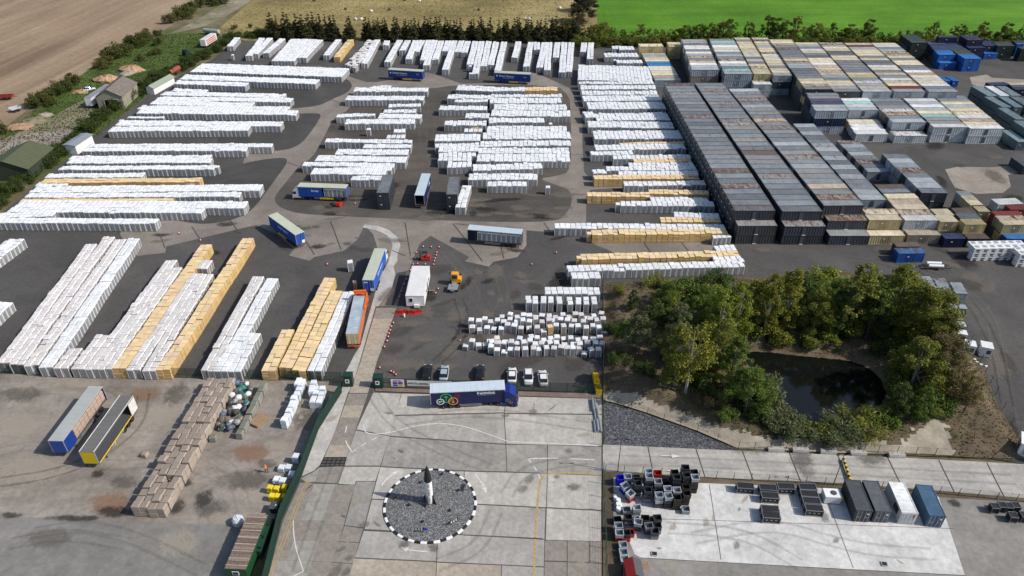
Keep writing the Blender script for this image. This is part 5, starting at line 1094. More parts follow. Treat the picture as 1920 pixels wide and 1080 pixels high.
def tractor(loc, ang, label, col, low=3.0, high=3.75, group='lorry tractor units'):
    """cab-over tractor: nose towards +x, rear axle at x=-1.9"""
    e = empty('lorry_tractor', loc, ang, label, 'lorry', group); W_ = 1.24
    m = MB(); m.box((-.6, 0, .85), (5.4, .9, .28)); m.box((-1.9, 0, 1.08), (1.1, 1.0, .12)); m.box((-.2, -.95, .7), (1.3, .5, .6)); m.box((-.2, .95, .7), (1.3, .5, .6)); m.build('chassis', m_dkgrey, e)
    prof = [(.0, .75), (2.28, .75), (2.36, 1.2), (2.3, 1.75), (2.0, 2.85), (1.75, 3.1), (.9, high), (.1, high - .02), (0, high - .2)]
    m = MB(); m.loft([[Vector((px * (1 if abs(sy) < 1.2 else .985), sy, pz)) for px, pz in prof] for sy in (-W_, -W_ + .08, W_ - .08, W_)]); m.build('cab', m_clean, e, color=col)
    m = MB(); m.face([(2.32, -1.08, 1.8), (2.32, 1.08, 1.8), (2.04, 1.02, 2.78), (2.04, -1.02, 2.78)]); m.build('windscreen', m_glass, e)
    for s in (-1, 1):
        m = MB(); q = [(1.15, s * (W_ + .006), 1.85), (2.1, s * (W_ + .006), 1.85), (1.9, s * (W_ + .006), 2.6), (1.15, s * (W_ + .006), 2.65)]; m.face(q if s < 0 else q[::-1]); m.build('side_window', m_glass, e)
        m = MB(); m.box((2.1, s * (W_ + .18), 2.3), (.12, .22, .55)); m.build('mirror', m_black, e); m = MB(); m.box((2.34, s * .95, .95), (.06, .4, .18)); m.build('headlight', m_white, e)
        add_wheel(e, 1.45, s * 1.03); add_wheel(e, -1.2, s * 1.0); add_wheel(e, -2.55, s * 1.0)
    m = MB(); m.box((2.33, 0, 1.35), (.05, 1.6, .35)); m.build('grille', m_black, e); m = MB(); m.box((2.3, 0, .55), (.25, 2.4, .4)); m.build('bumper', m_clean, e, color=col)
    return e
# lorry at the front of the apron
e, L, W_, H = trailer((806, 727.8), (946.5, 721), 'dark blue curtain trailer with pale roof behind the roundabout', (.013, .02, .085), (.55, .62, .68), 4.2, 13.6, legs=False)
side_text(e, -1, 'freightlink', 3.3, 3.55, .82, m_white, bold=.016); m = MB(); m.box((3.3, -1.32, 3.05), (3.0, .01, .05)); m.build('text_line', m_steel, e)
m_eg = M_plain('emblem_green', (.06, .42, .1), .5); m_er = M_plain('emblem_red', (.35, .02, .05), .5); m_eo = M_plain('emblem_orange', (.8, .32, .05), .5)
ring(e, -3.95, 2.75, 1.1, .2, m_eg, R(90)); ring(e, -5.0, 1.95, .72, .16, m_white, R(180), y=1.335); ring(e, -2.7, 1.95, .92, .18, m_eo, R(-90), y=1.34); ring(e, -2.0, 3.2, .52, .1, m_er, R(0), y=1.33)
d = Vector((math.cos(e.rotation_euler.z), math.sin(e.rotation_euler.z), 0))
t = tractor(e.location + d * 6.55 + Vector((0.3, -.25, 0)), e.rotation_euler.z - R(9), 'dark blue lorry tractor pulling the curtain trailer behind the roundabout', (.012, .028, .2)); ring(t, .62, 1.75, .42, .08, m_eg, R(90), y=1.26); ring(t, 1.15, 1.3, .36, .07, m_eo, R(-90), y=1.265); ring(t, 1.5, 1.75, .2, .05, m_er, None, y=1.26)
# far blue trailers
for (r_, f_, lb) in [((728, 128.5), (795, 132.5), 'blue curtain trailer with white lettering at the back, left of two'), ((923, 134), (1000, 138), 'blue curtain trailer with white lettering at the back, right of two')]:
    e, L, W_, H = trailer(r_, f_, lb, (.012, .045, .25)); side_text(e, -1, 'British Gypsum', -2.2, 3.0, .95, m_white, bold=.012); m = MB(); m.box((-1.5, -1.31, 2.2), (4.5, .01, .07)); m.build('text_line', m_white, e); m = MB(); m.lathe([(.3, -.01), (.3, .01)], (-6, -1.31, 3.0), 16, 0, 'Y'); m.build('emblem', m_white, e); m = MB(); m.box((4.9, -1.31, 2.9), (1.0, .01, .35)); m.build('text_line', m_steel, e); m = MB(); m.box((.6, -1.3, .8), (3.4, .06, .5)); m.build('pallet_locker', m_yellow, e)
# loaded lorry with the white cab
e, L, W_, H = trailer((653.6, 349.5), (557, 346), 'blue curtain trailer with its side half open showing white packs', BG_BLUE, (.5, .52, .4), 4.15, 13.6, 1, (-6.6, 0), legs=False)
d = Vector((math.cos(e.rotation_euler.z), math.sin(e.rotation_euler.z), 0)); tractor(e.location + d * 6.3, e.rotation_euler.z, 'white lorry tractor on the blue half open trailer', (.72, .72, .7)); side_text(e, 1, 'British', 2.0, 3.0, .8, m_white)
m = MB(); m.box((-1.0, 1.3, .8), (3.8, .06, .45)); m.build('pallet_locker', m_yellow, e)
def cargo(e, xs, y, h, kind, name, lab, w_=1.18):
    rng = random.Random(9); ca, sa = math.cos(e.rotation_euler.z), math.sin(e.rotation_euler.z)
    for i, x in enumerate(xs):
        v, f, u = unit_geo(w_, 1.15, h, kind, rng); o = link(name, unit_mesh(name, [(v, f, u, tint(kind, rng), (0, 0, 1, 0))], m_wrap[kind]), None, (e.location.x + x * ca - y * sa, e.location.y + x * sa + y * ca, 1.27), (0, 0, e.rotation_euler.z)); tag(o, lab % ORD(i + 1), 'pallet stack', lab.split(',')[0])
cargo(e, [-5.9 + k * 1.22 for k in range(5)], .55, 2.4, 'W', 'trailer_load', 'white pack inside the half open blue trailer, %s from its rear')
# blue trailer parked on the concrete
e, L, W_, H = trailer((562, 437.5), (511, 401), 'blue curtain trailer parked at an angle on the concrete road', BG_BLUE, (.52, .54, .42)); side_text(e, 1, 'British Gypsum', -.5, 3.0, .8, m_white); m = MB(); m.box((-L / 2 - .01, -.6, 1.7), (.02, .8, .8)); m.build('rear_notice', m_white, e)
m = MB(); m.box((.8, 1.3, .8), (3.8, .06, .45)); m.build('pallet_locker', m_yellow, e)
# dark open trailer
e, L, W_, H = trailer((980.5, 434.5), (877, 425.5), 'dark trailer with pale roof and open side full of white packs', (.012, .016, .04), (.5, .58, .62), 4.2, 13.6, 1, (-6.6, 4.7)); cargo(e, [-6.0 + k * 1.22 for k in range(9)], .55, 2.4, 'W', 'trailer_load', 'white pack inside the dark open trailer, %s from its rear')
# lorry beside the gate road
e, L, W_, H = trailer((690, 524.5), (712, 466.3), 'blue curtain trailer with grey green roof beside the gate road', (.012, .1, .46), (.5, .53, .42), 4.2, 13.6, legs=False); side_text(e, -1, 'British Gypsum', -.3, 3.0, .85, m_white); m = MB(); m.box((-L / 2 - .01, -.7, 1.65), (.02, .8, .7)); m.build('rear_notice', m_white, e); m = MB(); m.box((-L / 2 - .01, .6, 3.5), (.02, .9, .25)); m.build('lettering_block', m_white, e)
d = Vector((math.cos(e.rotation_euler.z), math.sin(e.rotation_euler.z), 0)); tractor(e.location + d * 6.4, e.rotation_euler.z, 'white lorry tractor on the blue trailer beside the gate road', (.72, .72, .7))
# grey roofed trailer between dark containers
e, L, W_, H = trailer((786, 366), (799, 325.5), 'dark blue trailer with open rear between two dark container pairs', (.012, .02, .1), (.5, .58, .62), 4.15, 13.6, rear_open=True); side_text(e, -1, 'XPO', 3.0, 2.8, 1.3, m_white)
# container on a skeletal trailer with orange tractor
loc, ang, ln = frame_xform((659.6, 626.7), (674.6, 553.5), 4.0)
e = empty('container_trailer', loc, ang, 'long grey roofed container with cream doors on an orange skeletal trailer', 'trailer'); L = 13.4
bm_, rm_ = cont_meshes(L, 2.5, 2.75, 30); b = link('container_body', bm_, e, (0, 0, 1.2), color=(.55, .16, .07)); link('container_roof', rm_, e, (0, 0, 1.2), color=(.42, .5, .56))
for s in (-1, 1):
    m = MB(); m.box((-L / 2 - .03, s * .6, 2.6), (.06, 1.15, 2.4)); dd = m.build('cargo_door', m_paint, e, color=(.62, .5, .3)); m = MB(); [m.bar((-L / 2 - .08, s * .6 + q, 1.45), (-L / 2 - .08, s * .6 + q, 3.75), .03, 5) for q in (-.35, .3)]; m.build('lock_rod', m_steel, dd)
m = MB(); m.box((0, 0, 1.0), (L, .95, .28)); m.box((-L / 2 + .1, 0, .8), (.2, 2.4, .25)); [m.box((q, 0, 1.1), (.2, 2.4, .12)) for q in (-5, -1, 3, 6)]; m.build('skeletal_frame', m_orange, e)
for k in range(3):
    for s in (-1, 1): add_wheel(e, -L / 2 + 1.6 + k * 1.32, s * 1.0)
m = MB(); m.box((L / 2 + .35, 1.0, 3.0), (.45, .4, 4.0)); m.box((L / 2 + .35, -1.25, 3.0), (.45, .4, 4.0)); m.box((L / 2 + .35, -.1, 4.9), (.5, 2.7, .4)); m.box((L / 2 - 2.2, -1.5, 3.9), (5.0, .35, .45)); m.build('side_lifter', m_orange, e)
d = Vector((math.cos(ang), math.sin(ang), 0)); tractor(loc + d * 7.6, ang, 'orange lorry tractor under the orange side lifter', (.65, .11, .03))
# dirty yard trailers
e, L, W_, H = trailer((178, 726), (105, 824.5), 'blue trailer with grey roof and open side full of brick packs', (.012, .05, .3), (.4, .42, .4), 4.0, 13.6, 1, (-6.6, 4.0), frontcol=(.014, .06, .32)); YARD_T = e
e, L, W_, H = trailer((237, 742), (162, 847.3), 'open trailer with bright yellow headboard and white curtain bunched at its rear', (.72, .7, .66), (.16, .155, .145), 4.0, 13.6, 1, (-4.6, 6.68), rear_open=False, frontcol=(.72, .52, .01)); m = MB(); m.box((1.0, 1.27, 1.22), (11, .08, .16)); m.box((1.6, 1.2, .8), (.14, .1, .8), 0, 0); m.build('side_rail', m_yellow, e)
m = MB(); [m.box((0, s * 1.22, 3.97), (13.6, .1, .14)) for s in (-1, 1)]; m.build('roof_rail', m_white, e)
# --- cars
def car(x, y, col, label, ang=90):
    e = empty('parked_car', G(x, y), R(ang + rc.uniform(-3, 3)), label, 'car', 'cars parked behind the banner fence')
    secs = []
    for xx, hw, z0, z1 in [(-2.2, .62, .45, .75), (-2.12, .8, .32, .92), (-1.5, .88, .22, .98), (-.6, .9, .2, .97), (.6, .9, .2, .95), (1.5, .87, .22, .88), (2.05, .76, .32, .72), (2.2, .55, .42, .6)]:
        secs.append([Vector((xx, -hw * .9, z0)), Vector((xx, hw * .9, z0)), Vector((xx, hw, (z0 + z1) / 2)), Vector((xx, hw * .93, z1 - .06)), Vector((xx, hw * .7, z1)), Vector((xx, -hw * .7, z1)), Vector((xx, -hw * .93, z1 - .06)), Vector((xx, -hw, (z0 + z1) / 2))])
    m = MB(); m.loft(secs, 0, True); m.build('body', m_clean, e, color=col, weld=True)
    m = MB(); base = [(-1.75, .74), (-1.35, .8), (.5, .8), (1.15, .74)]; top = [(-1.2, .56), (-.95, .62), (.05, .62), (.2, .58)]
    lo = [Vector((a, -b, .94)) for a, b in base] + [Vector((a, b, .94)) for a, b in base[::-1]]; hi = [Vector((a, -b, 1.42)) for a, b in top] + [Vector((a, b, 1.42)) for a, b in top[::-1]]
    m.loft([lo, hi], 0, False); m.build('glasshouse', m_glass, e)
    m = MB(); m.loft([[Vector((v.x * 1.0, v.y, 1.42)) for v in hi], [Vector((v.x * .96 - .02, v.y * .93, 1.48)) for v in hi]]); m.build('roof', m_clean, e, color=col)
    for s in (-1, 1):
        for xx in (-1.35, 1.35): add_wheel(e, xx, s * .78, WC, .33)
        m = MB(); m.box((2.1, s * .58, .66), (.12, .3, .12)); m.build('headlight', m_white, e); m = MB(); m.box((-2.15, s * .62, .78), (.08, .26, .12)); m.build('tail_light', m_red, e); m = MB(); m.box((.55, s * .98, 1.0), (.16, .16, .1)); m.build('mirror', m_clean, e, color=col)
car(801, 702, (.012, .013, .016), 'black car leftmost behind the banner fence'); car(833, 704, (.35, .42, .48), 'silver blue car beside the leftmost black car'); car(900, 703, (.012, .014, .018), 'black car in the middle of the parking row'); car(960, 708, (.75, .75, .74), 'white car above the lorry cab, first of three'); car(990.5, 711, (.72, .72, .71), 'white car in the middle of the three on the right', -90); car(1018, 713, (.74, .74, .73), 'rightmost white car by the green fence')
# --- forklifts, yard tug
def forklift(x, y, ang, label):
    e = empty('forklift', G(x, y), R(ang), label, 'forklift'); m = MB(); m.loft([[Vector((-1.4, s * .55, .45)), Vector((-1.2, s * .62, .2)), Vector((.9, s * .62, .2)), Vector((.9, s * .62, .75)), Vector((-.1, s * .6, .85)), Vector((-.3, s * .6, 1.25)), Vector((-1.3, s * .55, 1.25))] for s in (-1, 1)]); m.build('body', m_red, e)
    for s in (-1, 1): m = MB(); m.box((1.1, s * .4, 1.3), (.14, .14, 2.4)); m.build('mast_rail', m_black, e); m = MB(); m.box((1.8, s * .35, .12), (1.2, .12, .06)); m.build('fork', m_black, e); add_wheel(e, .6, s * .5, WC, .33); add_wheel(e, -.95, s * .45, WC, .33)
    m = MB(); [m.bar((a, b, .8), (a * .8, b, 2.1), .04, 5) for a in (-.6, .75) for b in (-.5, .5)]; m.box((.05, 0, 2.12), (1.3, 1.1, .06)); m.build('overhead_guard', m_black, e); m = MB(); m.box((-.1, 0, .95), (.5, .5, .15)); m.box((-.35, 0, 1.3), (.12, .5, .6)); m.build('seat', m_black, e)
forklift(797, 487, 182, 'red forklift parked inside the ring of cones'); forklift(637, 385, 80, 'red forklift loading the half open blue trailer')
m_amber = M_plain('amber_paint', (.75, .34, .02), .45)
e = empty('yard_tug', G(852, 538), R(84), 'orange cabbed yard tug with grey rear deck on the asphalt', 'tug'); m = MB(); m.box((-.3, 0, .75), (4.8, 1.0, .3)); m.box((-1.5, 0, .98), (2.2, 2.2, .14)); m.box((-1.0, 0, 1.1), (.9, .9, .14)); m.build('deck', m_steel, e)
m = MB(); m.loft([[Vector((1.9, s, .6)), Vector((2.3, s, .9)), Vector((2.2, s, 1.7)), Vector((1.9, s, 3.0)), Vector((.6, s, 3.05)), Vector((.5, s, .6))] for s in (-.75, .75)]); m.build('cab', m_amber, e); m = MB(); m.box((.47, 0, 2.35), (.06, 1.2, .9)); m.build('rear_window', m_glass, e); m = MB(); m.box((1.5, -1.1, 1.2), (1.5, .6, .9)); m.build('engine_cover', m_amber, e)
for s in (-1, 1): add_wheel(e, 1.5, s * 1.0); add_wheel(e, -1.6, s * 1.0); m = MB(); m.box((1.9, s * 1.25, 2.4), (.1, .25, .5)); m.build('mirror', m_black, e)
# ------------------------------------------------------------------ yard furniture
CONES = [(793.7, 464), (808.7, 464.7), (823, 465), (781, 475), (819, 475), (818, 480), (816, 486), (814.5, 491), (813, 497.5), (797.5, 497), (783, 496), (774.7, 497), (779, 486), (769.7, 508), (765, 518), (762, 525), (758, 535), (753, 548), (749, 558), (821.7, 543), (817, 551), (737.5, 607), (734, 614), (731.7, 621), (729.5, 627), (728, 633), (726, 641), (721, 652), (712, 691), (733, 698), (738, 700), (742.5, 704), (862.5, 640), (614, 497), (336, 439), (376, 452), (997, 497), (1043, 475), (666, 383)]
m = MB(); m.box((0, 0, .03), (.5, .5, .06)); cb = m.mesh('base', m_black); m = MB(); m.lathe([(.2, .06), (.15, .3)], n=12); m.lathe([(.1, .52), (.03, .85), (.0, .86)], n=12); cn = m.mesh('cone_body', m_red); m = MB(); m.lathe([(.15, .3), (.1, .52)], n=12); cw = m.mesh('reflective_band', m_white)
for i, (x, y) in enumerate(sorted(CONES)):
    near = 'round the red forklift' if 770 < x < 826 and y < 500 else 'beside the white cabin' if 500 < y < 560 and x > 740 else 'in the line along the gate road' if 600 < y < 655 and x < 740 else 'near the gate' if y > 685 else 'on open asphalt'
    e = empty('traffic_cone', G(x, y), 0, 'red and white cone %s, %s cone from the left' % (near, ORD(i + 1)), 'cone', 'traffic cones about the yard'); sc = 1.05; e.scale = (sc, sc, sc); link('base', cb, e); link('cone_body', cn, e); link('reflective_band', cw, e)
for i, x in enumerate((748, 760, 772, 784)):
    e = empty('barrier', G(x, 589 - (i % 2) * 1.5), R((-4, 3, -6, 6)[i]), 'red plastic water barrier before the white cabin, %s from the left' % ORD(i + 1), 'barrier', 'red barriers before the cabin'); m = MB(); m.loft([[Vector((s, -.28, 0)), Vector((s, .28, 0)), Vector((s, .12, .35)), Vector((s, .09, .95)), Vector((s, -.09, .95)), Vector((s, -.12, .35))] for s in (-.8, .8)]); m.build('shell', m_red, e); m = MB(); m.box((0, 0, .97), (.5, .1, .06)); m.build('cap', m_black, e)
e = empty('water_butt', G(758, 594), 0, 'small white drum in front of the red barriers', 'drum'); m = MB(); m.lathe([(.2, 0), (.22, .4), (.2, .8), (.05, .85)], n=12); m.build('drum', m_white, e); m = MB(); m.lathe([(.1, .84), (.1, .92)], n=10); m.build('cap', m_dkgrey, e)
# white office cabin
a, b, c, d = (G(*p, 3.05) for p in ((757.5, 555), (791.7, 555), (809, 499), (775, 498.7))); cc = (a + b + c + d) / 4; ax = (b - a + c - d).normalized(); L1, L2_ = ((b - a).length + (c - d).length) / 2, ((d - a).length + (c - b).length) / 2
e = empty('office_cabin', (cc.x, cc.y, .02), math.atan2(ax.y, ax.x), 'white portable office with pale roof beside the gate road', 'cabin'); m = MB(); m.box((0, 0, 1.65), (L1 - .1, L2_ - .1, 2.6)); m.box((0, 0, .25), (L1 - .4, L2_ - .4, .3)); m.build('wall', m_white, e); m = MB(); m.box((0, 0, 3.0), (L1, L2_, .14)); m.box((0, 0, 3.08), (L1 - .4, L2_ - .4, .04)); m.build('roof', m_clean, e, color=(.72, .71, .69))
for (x, y, rz, w_, h_) in [(-.9, -L2_ / 2 + .03, 0, .8, 1.0), (L1 / 2 - .03, -2.4, 90, 1.2, .9), (L1 / 2 - .03, 2.2, 90, 1.2, .9)]: m = MB(); m.box((x, y, 1.95), (w_, .08, h_), R(rz)); wf = m.build('window', m_white, e); m = MB(); m.box((x, y, 1.95), (w_ - .12, .11, h_ - .12), R(rz)); m.build('pane', m_glass, wf)
m = MB(); m.box((L1 / 2 - .03, .2, 1.45), (.9, .08, 2.0), R(90)); m.build('door', m_dkgrey, e); m = MB(); m.box((.3, -L2_ / 2 - .3, .6), (1.1, .5, .7)); m.build('air_unit', m_white, e)
e = empty('access_steps', G(810, 552), R(90), 'metal steps and landing beside the office door', 'steps')
for k in range(5): m = MB(); m.box((k * .28, 0, 1.1 - k * .2), (.28, 1.0, .04)); m.build('tread', m_wood, e)
m = MB(); [m.bar((k * .28 * 4, s, 0.3), (k * .28 * 4, s, 2.0 - k * .8), .03, 5) for k in (0, 1) for s in (-.5, .5)]; [m.bar((0, s, 2.0), (1.12, s, 1.2), .03, 5) for s in (-.5, .5)]; m.build('handrail', m_steel, e)
# --- brick pallets, rubble and bags in the dirty yard
m_wrap['B'] = M_yel('brick_pack', (.31, .255, .205, 1), (.4, .325, .265, 1)); m_wrap['R'] = M_yel('mossy_block', (.2, .2, .15, 1), (.27, .26, .23, 1)); m_wrap['S'] = M_yel('bright_yellow_wrap', (.8, .6, .03, 1), (.72, .52, .02, 1)); m_wrap['G'] = M_yel('white_bag', (.8, .81, .83, 1), (.66, .69, .74, 1))
def packs(kind, name, what, A, B, n, h, wh, miss=0, jig=.05, pitch=1.3, seed=3, hv=.06, cat='pallet'):
    rng = random.Random(seed); a, b = G(*A, h), G(*B, h); a.z = b.z = 0; d = b - a; m_ = max(1, round(d.length / pitch)); u = d.normalized(); nn = Vector((-u.y, u.x, 0)); ang = math.atan2(u.y, u.x); var = []
    for q in range(4): v, f, uvs = unit_geo(pitch * .95, pitch * .95, h, kind, rng); var.append(unit_mesh(name, [(v, f, uvs, tint(kind, rng), (0, 0, 1, 0))], m_wrap[kind]))
    for j in range(n):
        for i in range(m_):
            if rng.random() < miss: continue
            p = a + u * (pitch * (i + .5) + rng.uniform(-.15, .15)) + nn * (pitch * (j + .5)); o = link(name, rng.choice(var), None, (p.x + rng.uniform(-jig, jig), p.y + rng.uniform(-jig, jig), .05), (0, 0, ang + rng.gauss(0, .04))); o.scale = (1, 1, 1 + rng.uniform(-hv, hv))
            ln = ' of the %s line' % ('first', 'second', 'third', 'fourth')[j] if n > 1 else ''
            tag(o, '%s, %s from front%s, %s' % (what, ORD(i + 1), ln, wh), cat, what + ' ' + wh)
packs('B', 'brick_pallet', 'brick pallet', (307, 955), (441, 708), 4, 2.2, 'long brown row', .02, .08, 1.33, 3, .1)
packs('R', 'rubble_pallet', 'mossy block pallet', (453, 813), (501, 720), 1, 1.5, 'by the scrap heap', 0, .08, 1.2, 4, .12); packs('R', 'rubble_pallet', 'mossy block pallet', (403, 822), (410, 808), 1, 1.2, 'left end of the scrap heap', 0, .08, 1.2, 5)
packs('G', 'bulk_bag', 'white packed bag', (537, 790), (574, 708), 1, 2.0, 'long white line', 0, .1, 1.15, 6, .08, 'bag'); packs('G', 'bulk_bag', 'white packed bag', (602, 755), (612, 722), 2, 1.7, 'by the solid fence', .05, .1, 1.1, 7, .1, 'bag'); packs('G', 'bulk_bag', 'white packed bag', (562, 722), (567, 708), 1, 2.0, 'left of the long white line', 0, .05, 1.15, 8, .1, 'bag'); packs('G', 'bulk_bag', 'white packed bag', (588, 735), (594, 712), 1, 2.0, 'between the white lines', 0, .08, 1.15, 18, .1, 'bag')
packs('S', 'yellow_pack', 'bright yellow pack', (520, 918), (527, 906), 2, 1.3, 'back pair', 0, .06, .95, 9, .1, 'pack'); packs('S', 'yellow_pack', 'bright yellow pack', (537, 916), (542, 905), 1, 1.3, 'back single by the solid fence', 0, .06, .95, 10, .1, 'pack'); packs('S', 'yellow_pack', 'bright yellow pack', (524, 934), (530, 922), 2, 1.2, 'front pair', 0, .06, .95, 11, .1, 'pack'); packs('S', 'yellow_pack', 'bright yellow pack', (536, 935), (541, 924), 1, 1.2, 'front single by the solid fence', 0, .06, .95, 12, .1, 'pack')
packs('G', 'bulk_bag', 'white packed bag', (559, 859), (562, 852), 1, 1.6, 'on top by the solid fence', 0, .02, 1.2, 13, .05, 'bag'); packs('G', 'bulk_bag', 'white packed bag', (545, 880), (551, 868), 2, 1.0, 'low heap by the solid fence', .1, .15, 1.15, 14, .15, 'bag'); packs('G', 'bulk_bag', 'white packed bag', (534, 905), (541, 892), 2, 1.1, 'behind the yellow packs', .1, .12, 1.15, 15, .15, 'bag'); packs('G', 'bulk_bag', 'white packed bag', (551, 892), (555, 884), 1, 1.0, 'against the solid fence', 0, .1, 1.1, 16, .1, 'bag')
packs('B', 'brick_pallet', 'tipped single brick pack', (271, 855), (277, 848), 1, .9, 'alone beside the yellow trailer', 0, .02, 1.0, 17)
ex = YARD_T; rng = random.Random(2); ca, sa = math.cos(ex.rotation_euler.z), math.sin(ex.rotation_euler.z)
for i in range(9):
    x, y = -5.9 + i * 1.12, .62; v, f, u = unit_geo(1.08, 1.0, 2.1, 'B', rng); o = link('brick_pallet', unit_mesh('brick_pallet', [(v, f, u, (1.1, 1.0, .97, 1), (0, 0, 1, 0))], m_wrap['B']), None, (ex.location.x + x * ca - y * sa, ex.location.y + x * sa + y * ca, 1.27), (0, 0, ex.rotation_euler.z)); tag(o, 'brick pack inside the open blue trailer, %s from its rear' % ORD(i + 1), 'pallet', 'brick packs in the blue trailer')
# scrap heap: bags and tubs thrown between the pallets
def lump(seed, r, h):
    g = random.Random(seed); m = MB(); rg = []
    for z, q in ((0, .8), (.35, 1.05), (.7, .95), (1, .45)): rg.append([Vector((r * q * g.uniform(.8, 1.15) * math.cos(k * .785), r * q * g.uniform(.8, 1.15) * math.sin(k * .785), h * z)) for k in range(8)])
    m.loft(rg, 0, False); return m.mesh('sack', m_plastic)
LUMP = [lump(i, .55, .8) for i in range(5)]; rng = random.Random(8); cols = [((.75, .75, .76), 'white'), ((.75, .75, .76), 'white'), ((.06, .06, .065), 'black'), ((.05, .05, .05), 'black'), ((.05, .2, .18), 'teal'), ((.12, .115, .1), 'grey'), ((.22, .21, .19), 'grey'), ((.09, .08, .07), 'brown'), ((.16, .15, .13), 'grey'), ((.2, .15, .1), 'brown'), ((.1, .13, .2), 'blue'), ((.3, .3, .3), 'grey')]
quad = [(405, 805), (448, 812), (478, 722), (446, 722)]; n = 0; SK = []
for i in range(58):
    s, t = rng.random(), rng.random(); x = (quad[0][0] * (1 - s) + quad[1][0] * s) * (1 - t) + (quad[3][0] * (1 - s) + quad[2][0] * s) * t; y = (quad[0][1] * (1 - s) + quad[1][1] * s) * (1 - t) + (quad[3][1] * (1 - s) + quad[2][1] * s) * t; SK.append((y, x, rng.random()))
for i, (y, x, q) in enumerate(sorted(SK)):
    c, cn_ = rng.choice(cols); o = link('scrap_sack', rng.choice(LUMP), None, G(x, y) + Vector((0, 0, .05 + .55 * (q > .5))), (0, 0, q * 6), c); k = rng.uniform(.75, 1.25); o.scale = (k, k * rng.uniform(.8, 1.2), k); tag(o, '%s lumpy sack in the scrap heap, %s from the back' % (cn_, ORD(i + 1)), 'sack', 'sacks in the scrap heap')
e = empty('timber_sheet_stack', G(486, 790), R(62), 'low stack of brown boards right of the mossy pallets', 'board stack')
for k in range(4): m = MB(); m.box((rng.uniform(-.08, .08), rng.uniform(-.05, .05), .14 + k * .12), (3.0, 2.2, .09)); m.build('board', m_wood, e)
for s in (-1, 0, 1): m = MB(); m.box((s * 1.2, 0, .05), (.12, 2.2, .1)); m.build('bearer', m_wood, e)
e = empty('bulk_bag', G(448, 982), 0, 'grey white bulk bag beside the timber roofed green cabin', 'bag'); m = MB(); m.loft([[Vector((r * math.cos(k * .524), r * math.sin(k * .524), z)) for k in range(12)] for r, z in ((.75, 0), (.9, .4), (.88, 1.1), (.6, 1.5))]); m.build('sack', m_plastic, e, color=(.6, .63, .68)); m = MB(); [m.bar((.5 * s, .5 * t, 1.3), (0, 0, 1.75), .05, 5) for s in (-1, 1) for t in (-1, 1)]; m.build('loop', m_white, e)
# timber-roofed green cabin
a, b, c, d = (G(*p, 2.7) for p in ((419, 1067), (462, 1067), (500, 965), (467, 964))); cc = (a + b + c + d) / 4; ux = ((d - a) + (c - b)).normalized(); L1, W1 = ((d - a).length + (c - b).length) / 2, ((b - a).length + (c - d).length) / 2
e = empty('green_cabin', (cc.x, cc.y, .02), math.atan2(ux.y, ux.x), 'dark green cabin with weathered board roof at the bottom of the photo', 'cabin'); m = MB(); m.box((0, 0, 1.3), (L1, W1, 2.6)); m.build('wall', M_plain('cabin_green', (.012, .07, .025), .5), e)
nb = 15
for k in range(nb): m = MB(); m.box((-L1 / 2 + L1 * (k + .5) / nb, 0, 2.66 + rng.uniform(0, .03)), (L1 / nb * .93, W1 + .1, .05), rng.gauss(0, .006)); m.build('roof_board', M_plain('roof_board_%d' % (k % 3), [(.2, .14, .11), (.16, .115, .09), (.24, .18, .145)][k % 3], .9, 0, .4, 3) if k < 3 else bpy.data.materials['roof_board_%d' % (k % 3)], e)
for k in range(8): m = MB(); m.box((-L1 / 2 + L1 * (k + .5) / 8, 0, 2.73), (.1, W1 + .12, .05)); m.build('batten', m_pale, e)
m = MB(); m.box((-L1 / 2 - .01, .1, 1.7), (.06, 1.0, .8)); wf = m.build('window', m_white, e); m = MB(); m.box((-L1 / 2 - .03, .1, 1.7), (.06, .75, .55)); m.build('pane', m_glass, wf)
e = empty('waste_compactor', G(495, 1015), math.atan2(ux.y, ux.x), 'dark green compactor machine between the green cabin and the solid fence', 'machine'); m = MB(); m.box((0, 0, .9), (6.0, 1.6, 1.6)); m.box((-1.5, 0, 1.9), (2.0, 1.5, .5)); m.build('hopper', m_green, e); m = MB(); m.box((2.2, 0, 1.75), (1.2, 1.3, .3)); m.build('cover', m_black, e); m = MB(); [m.bar((-2.6, s, .5), (-.6, s, 2.6), .08, 6) for s in (-.7, .7)]; m.build('lift_arm', m_black, e)
e = empty('waste_bin', G(517, 958), math.atan2(ux.y, ux.x), 'black wheeled bin beside the solid fence', 'bin'); m = MB(); m.loft([[Vector((s * .6, t * .5, 0.15)) for s, t in ((-1, -1), (1, -1), (1, 1), (-1, 1))], [Vector((s * .7, t * .6, 1.3)) for s, t in ((-1, -1), (1, -1), (1, 1), (-1, 1))]]); m.build('tub', m_black, e); m = MB(); m.box((0, 0, 1.36), (1.5, 1.3, .1)); m.build('lid', m_dkgrey, e); m = MB(); m.box((0, -.3, 1.42), (.4, .25, .02)); m.build('label_plate', m_white, e)
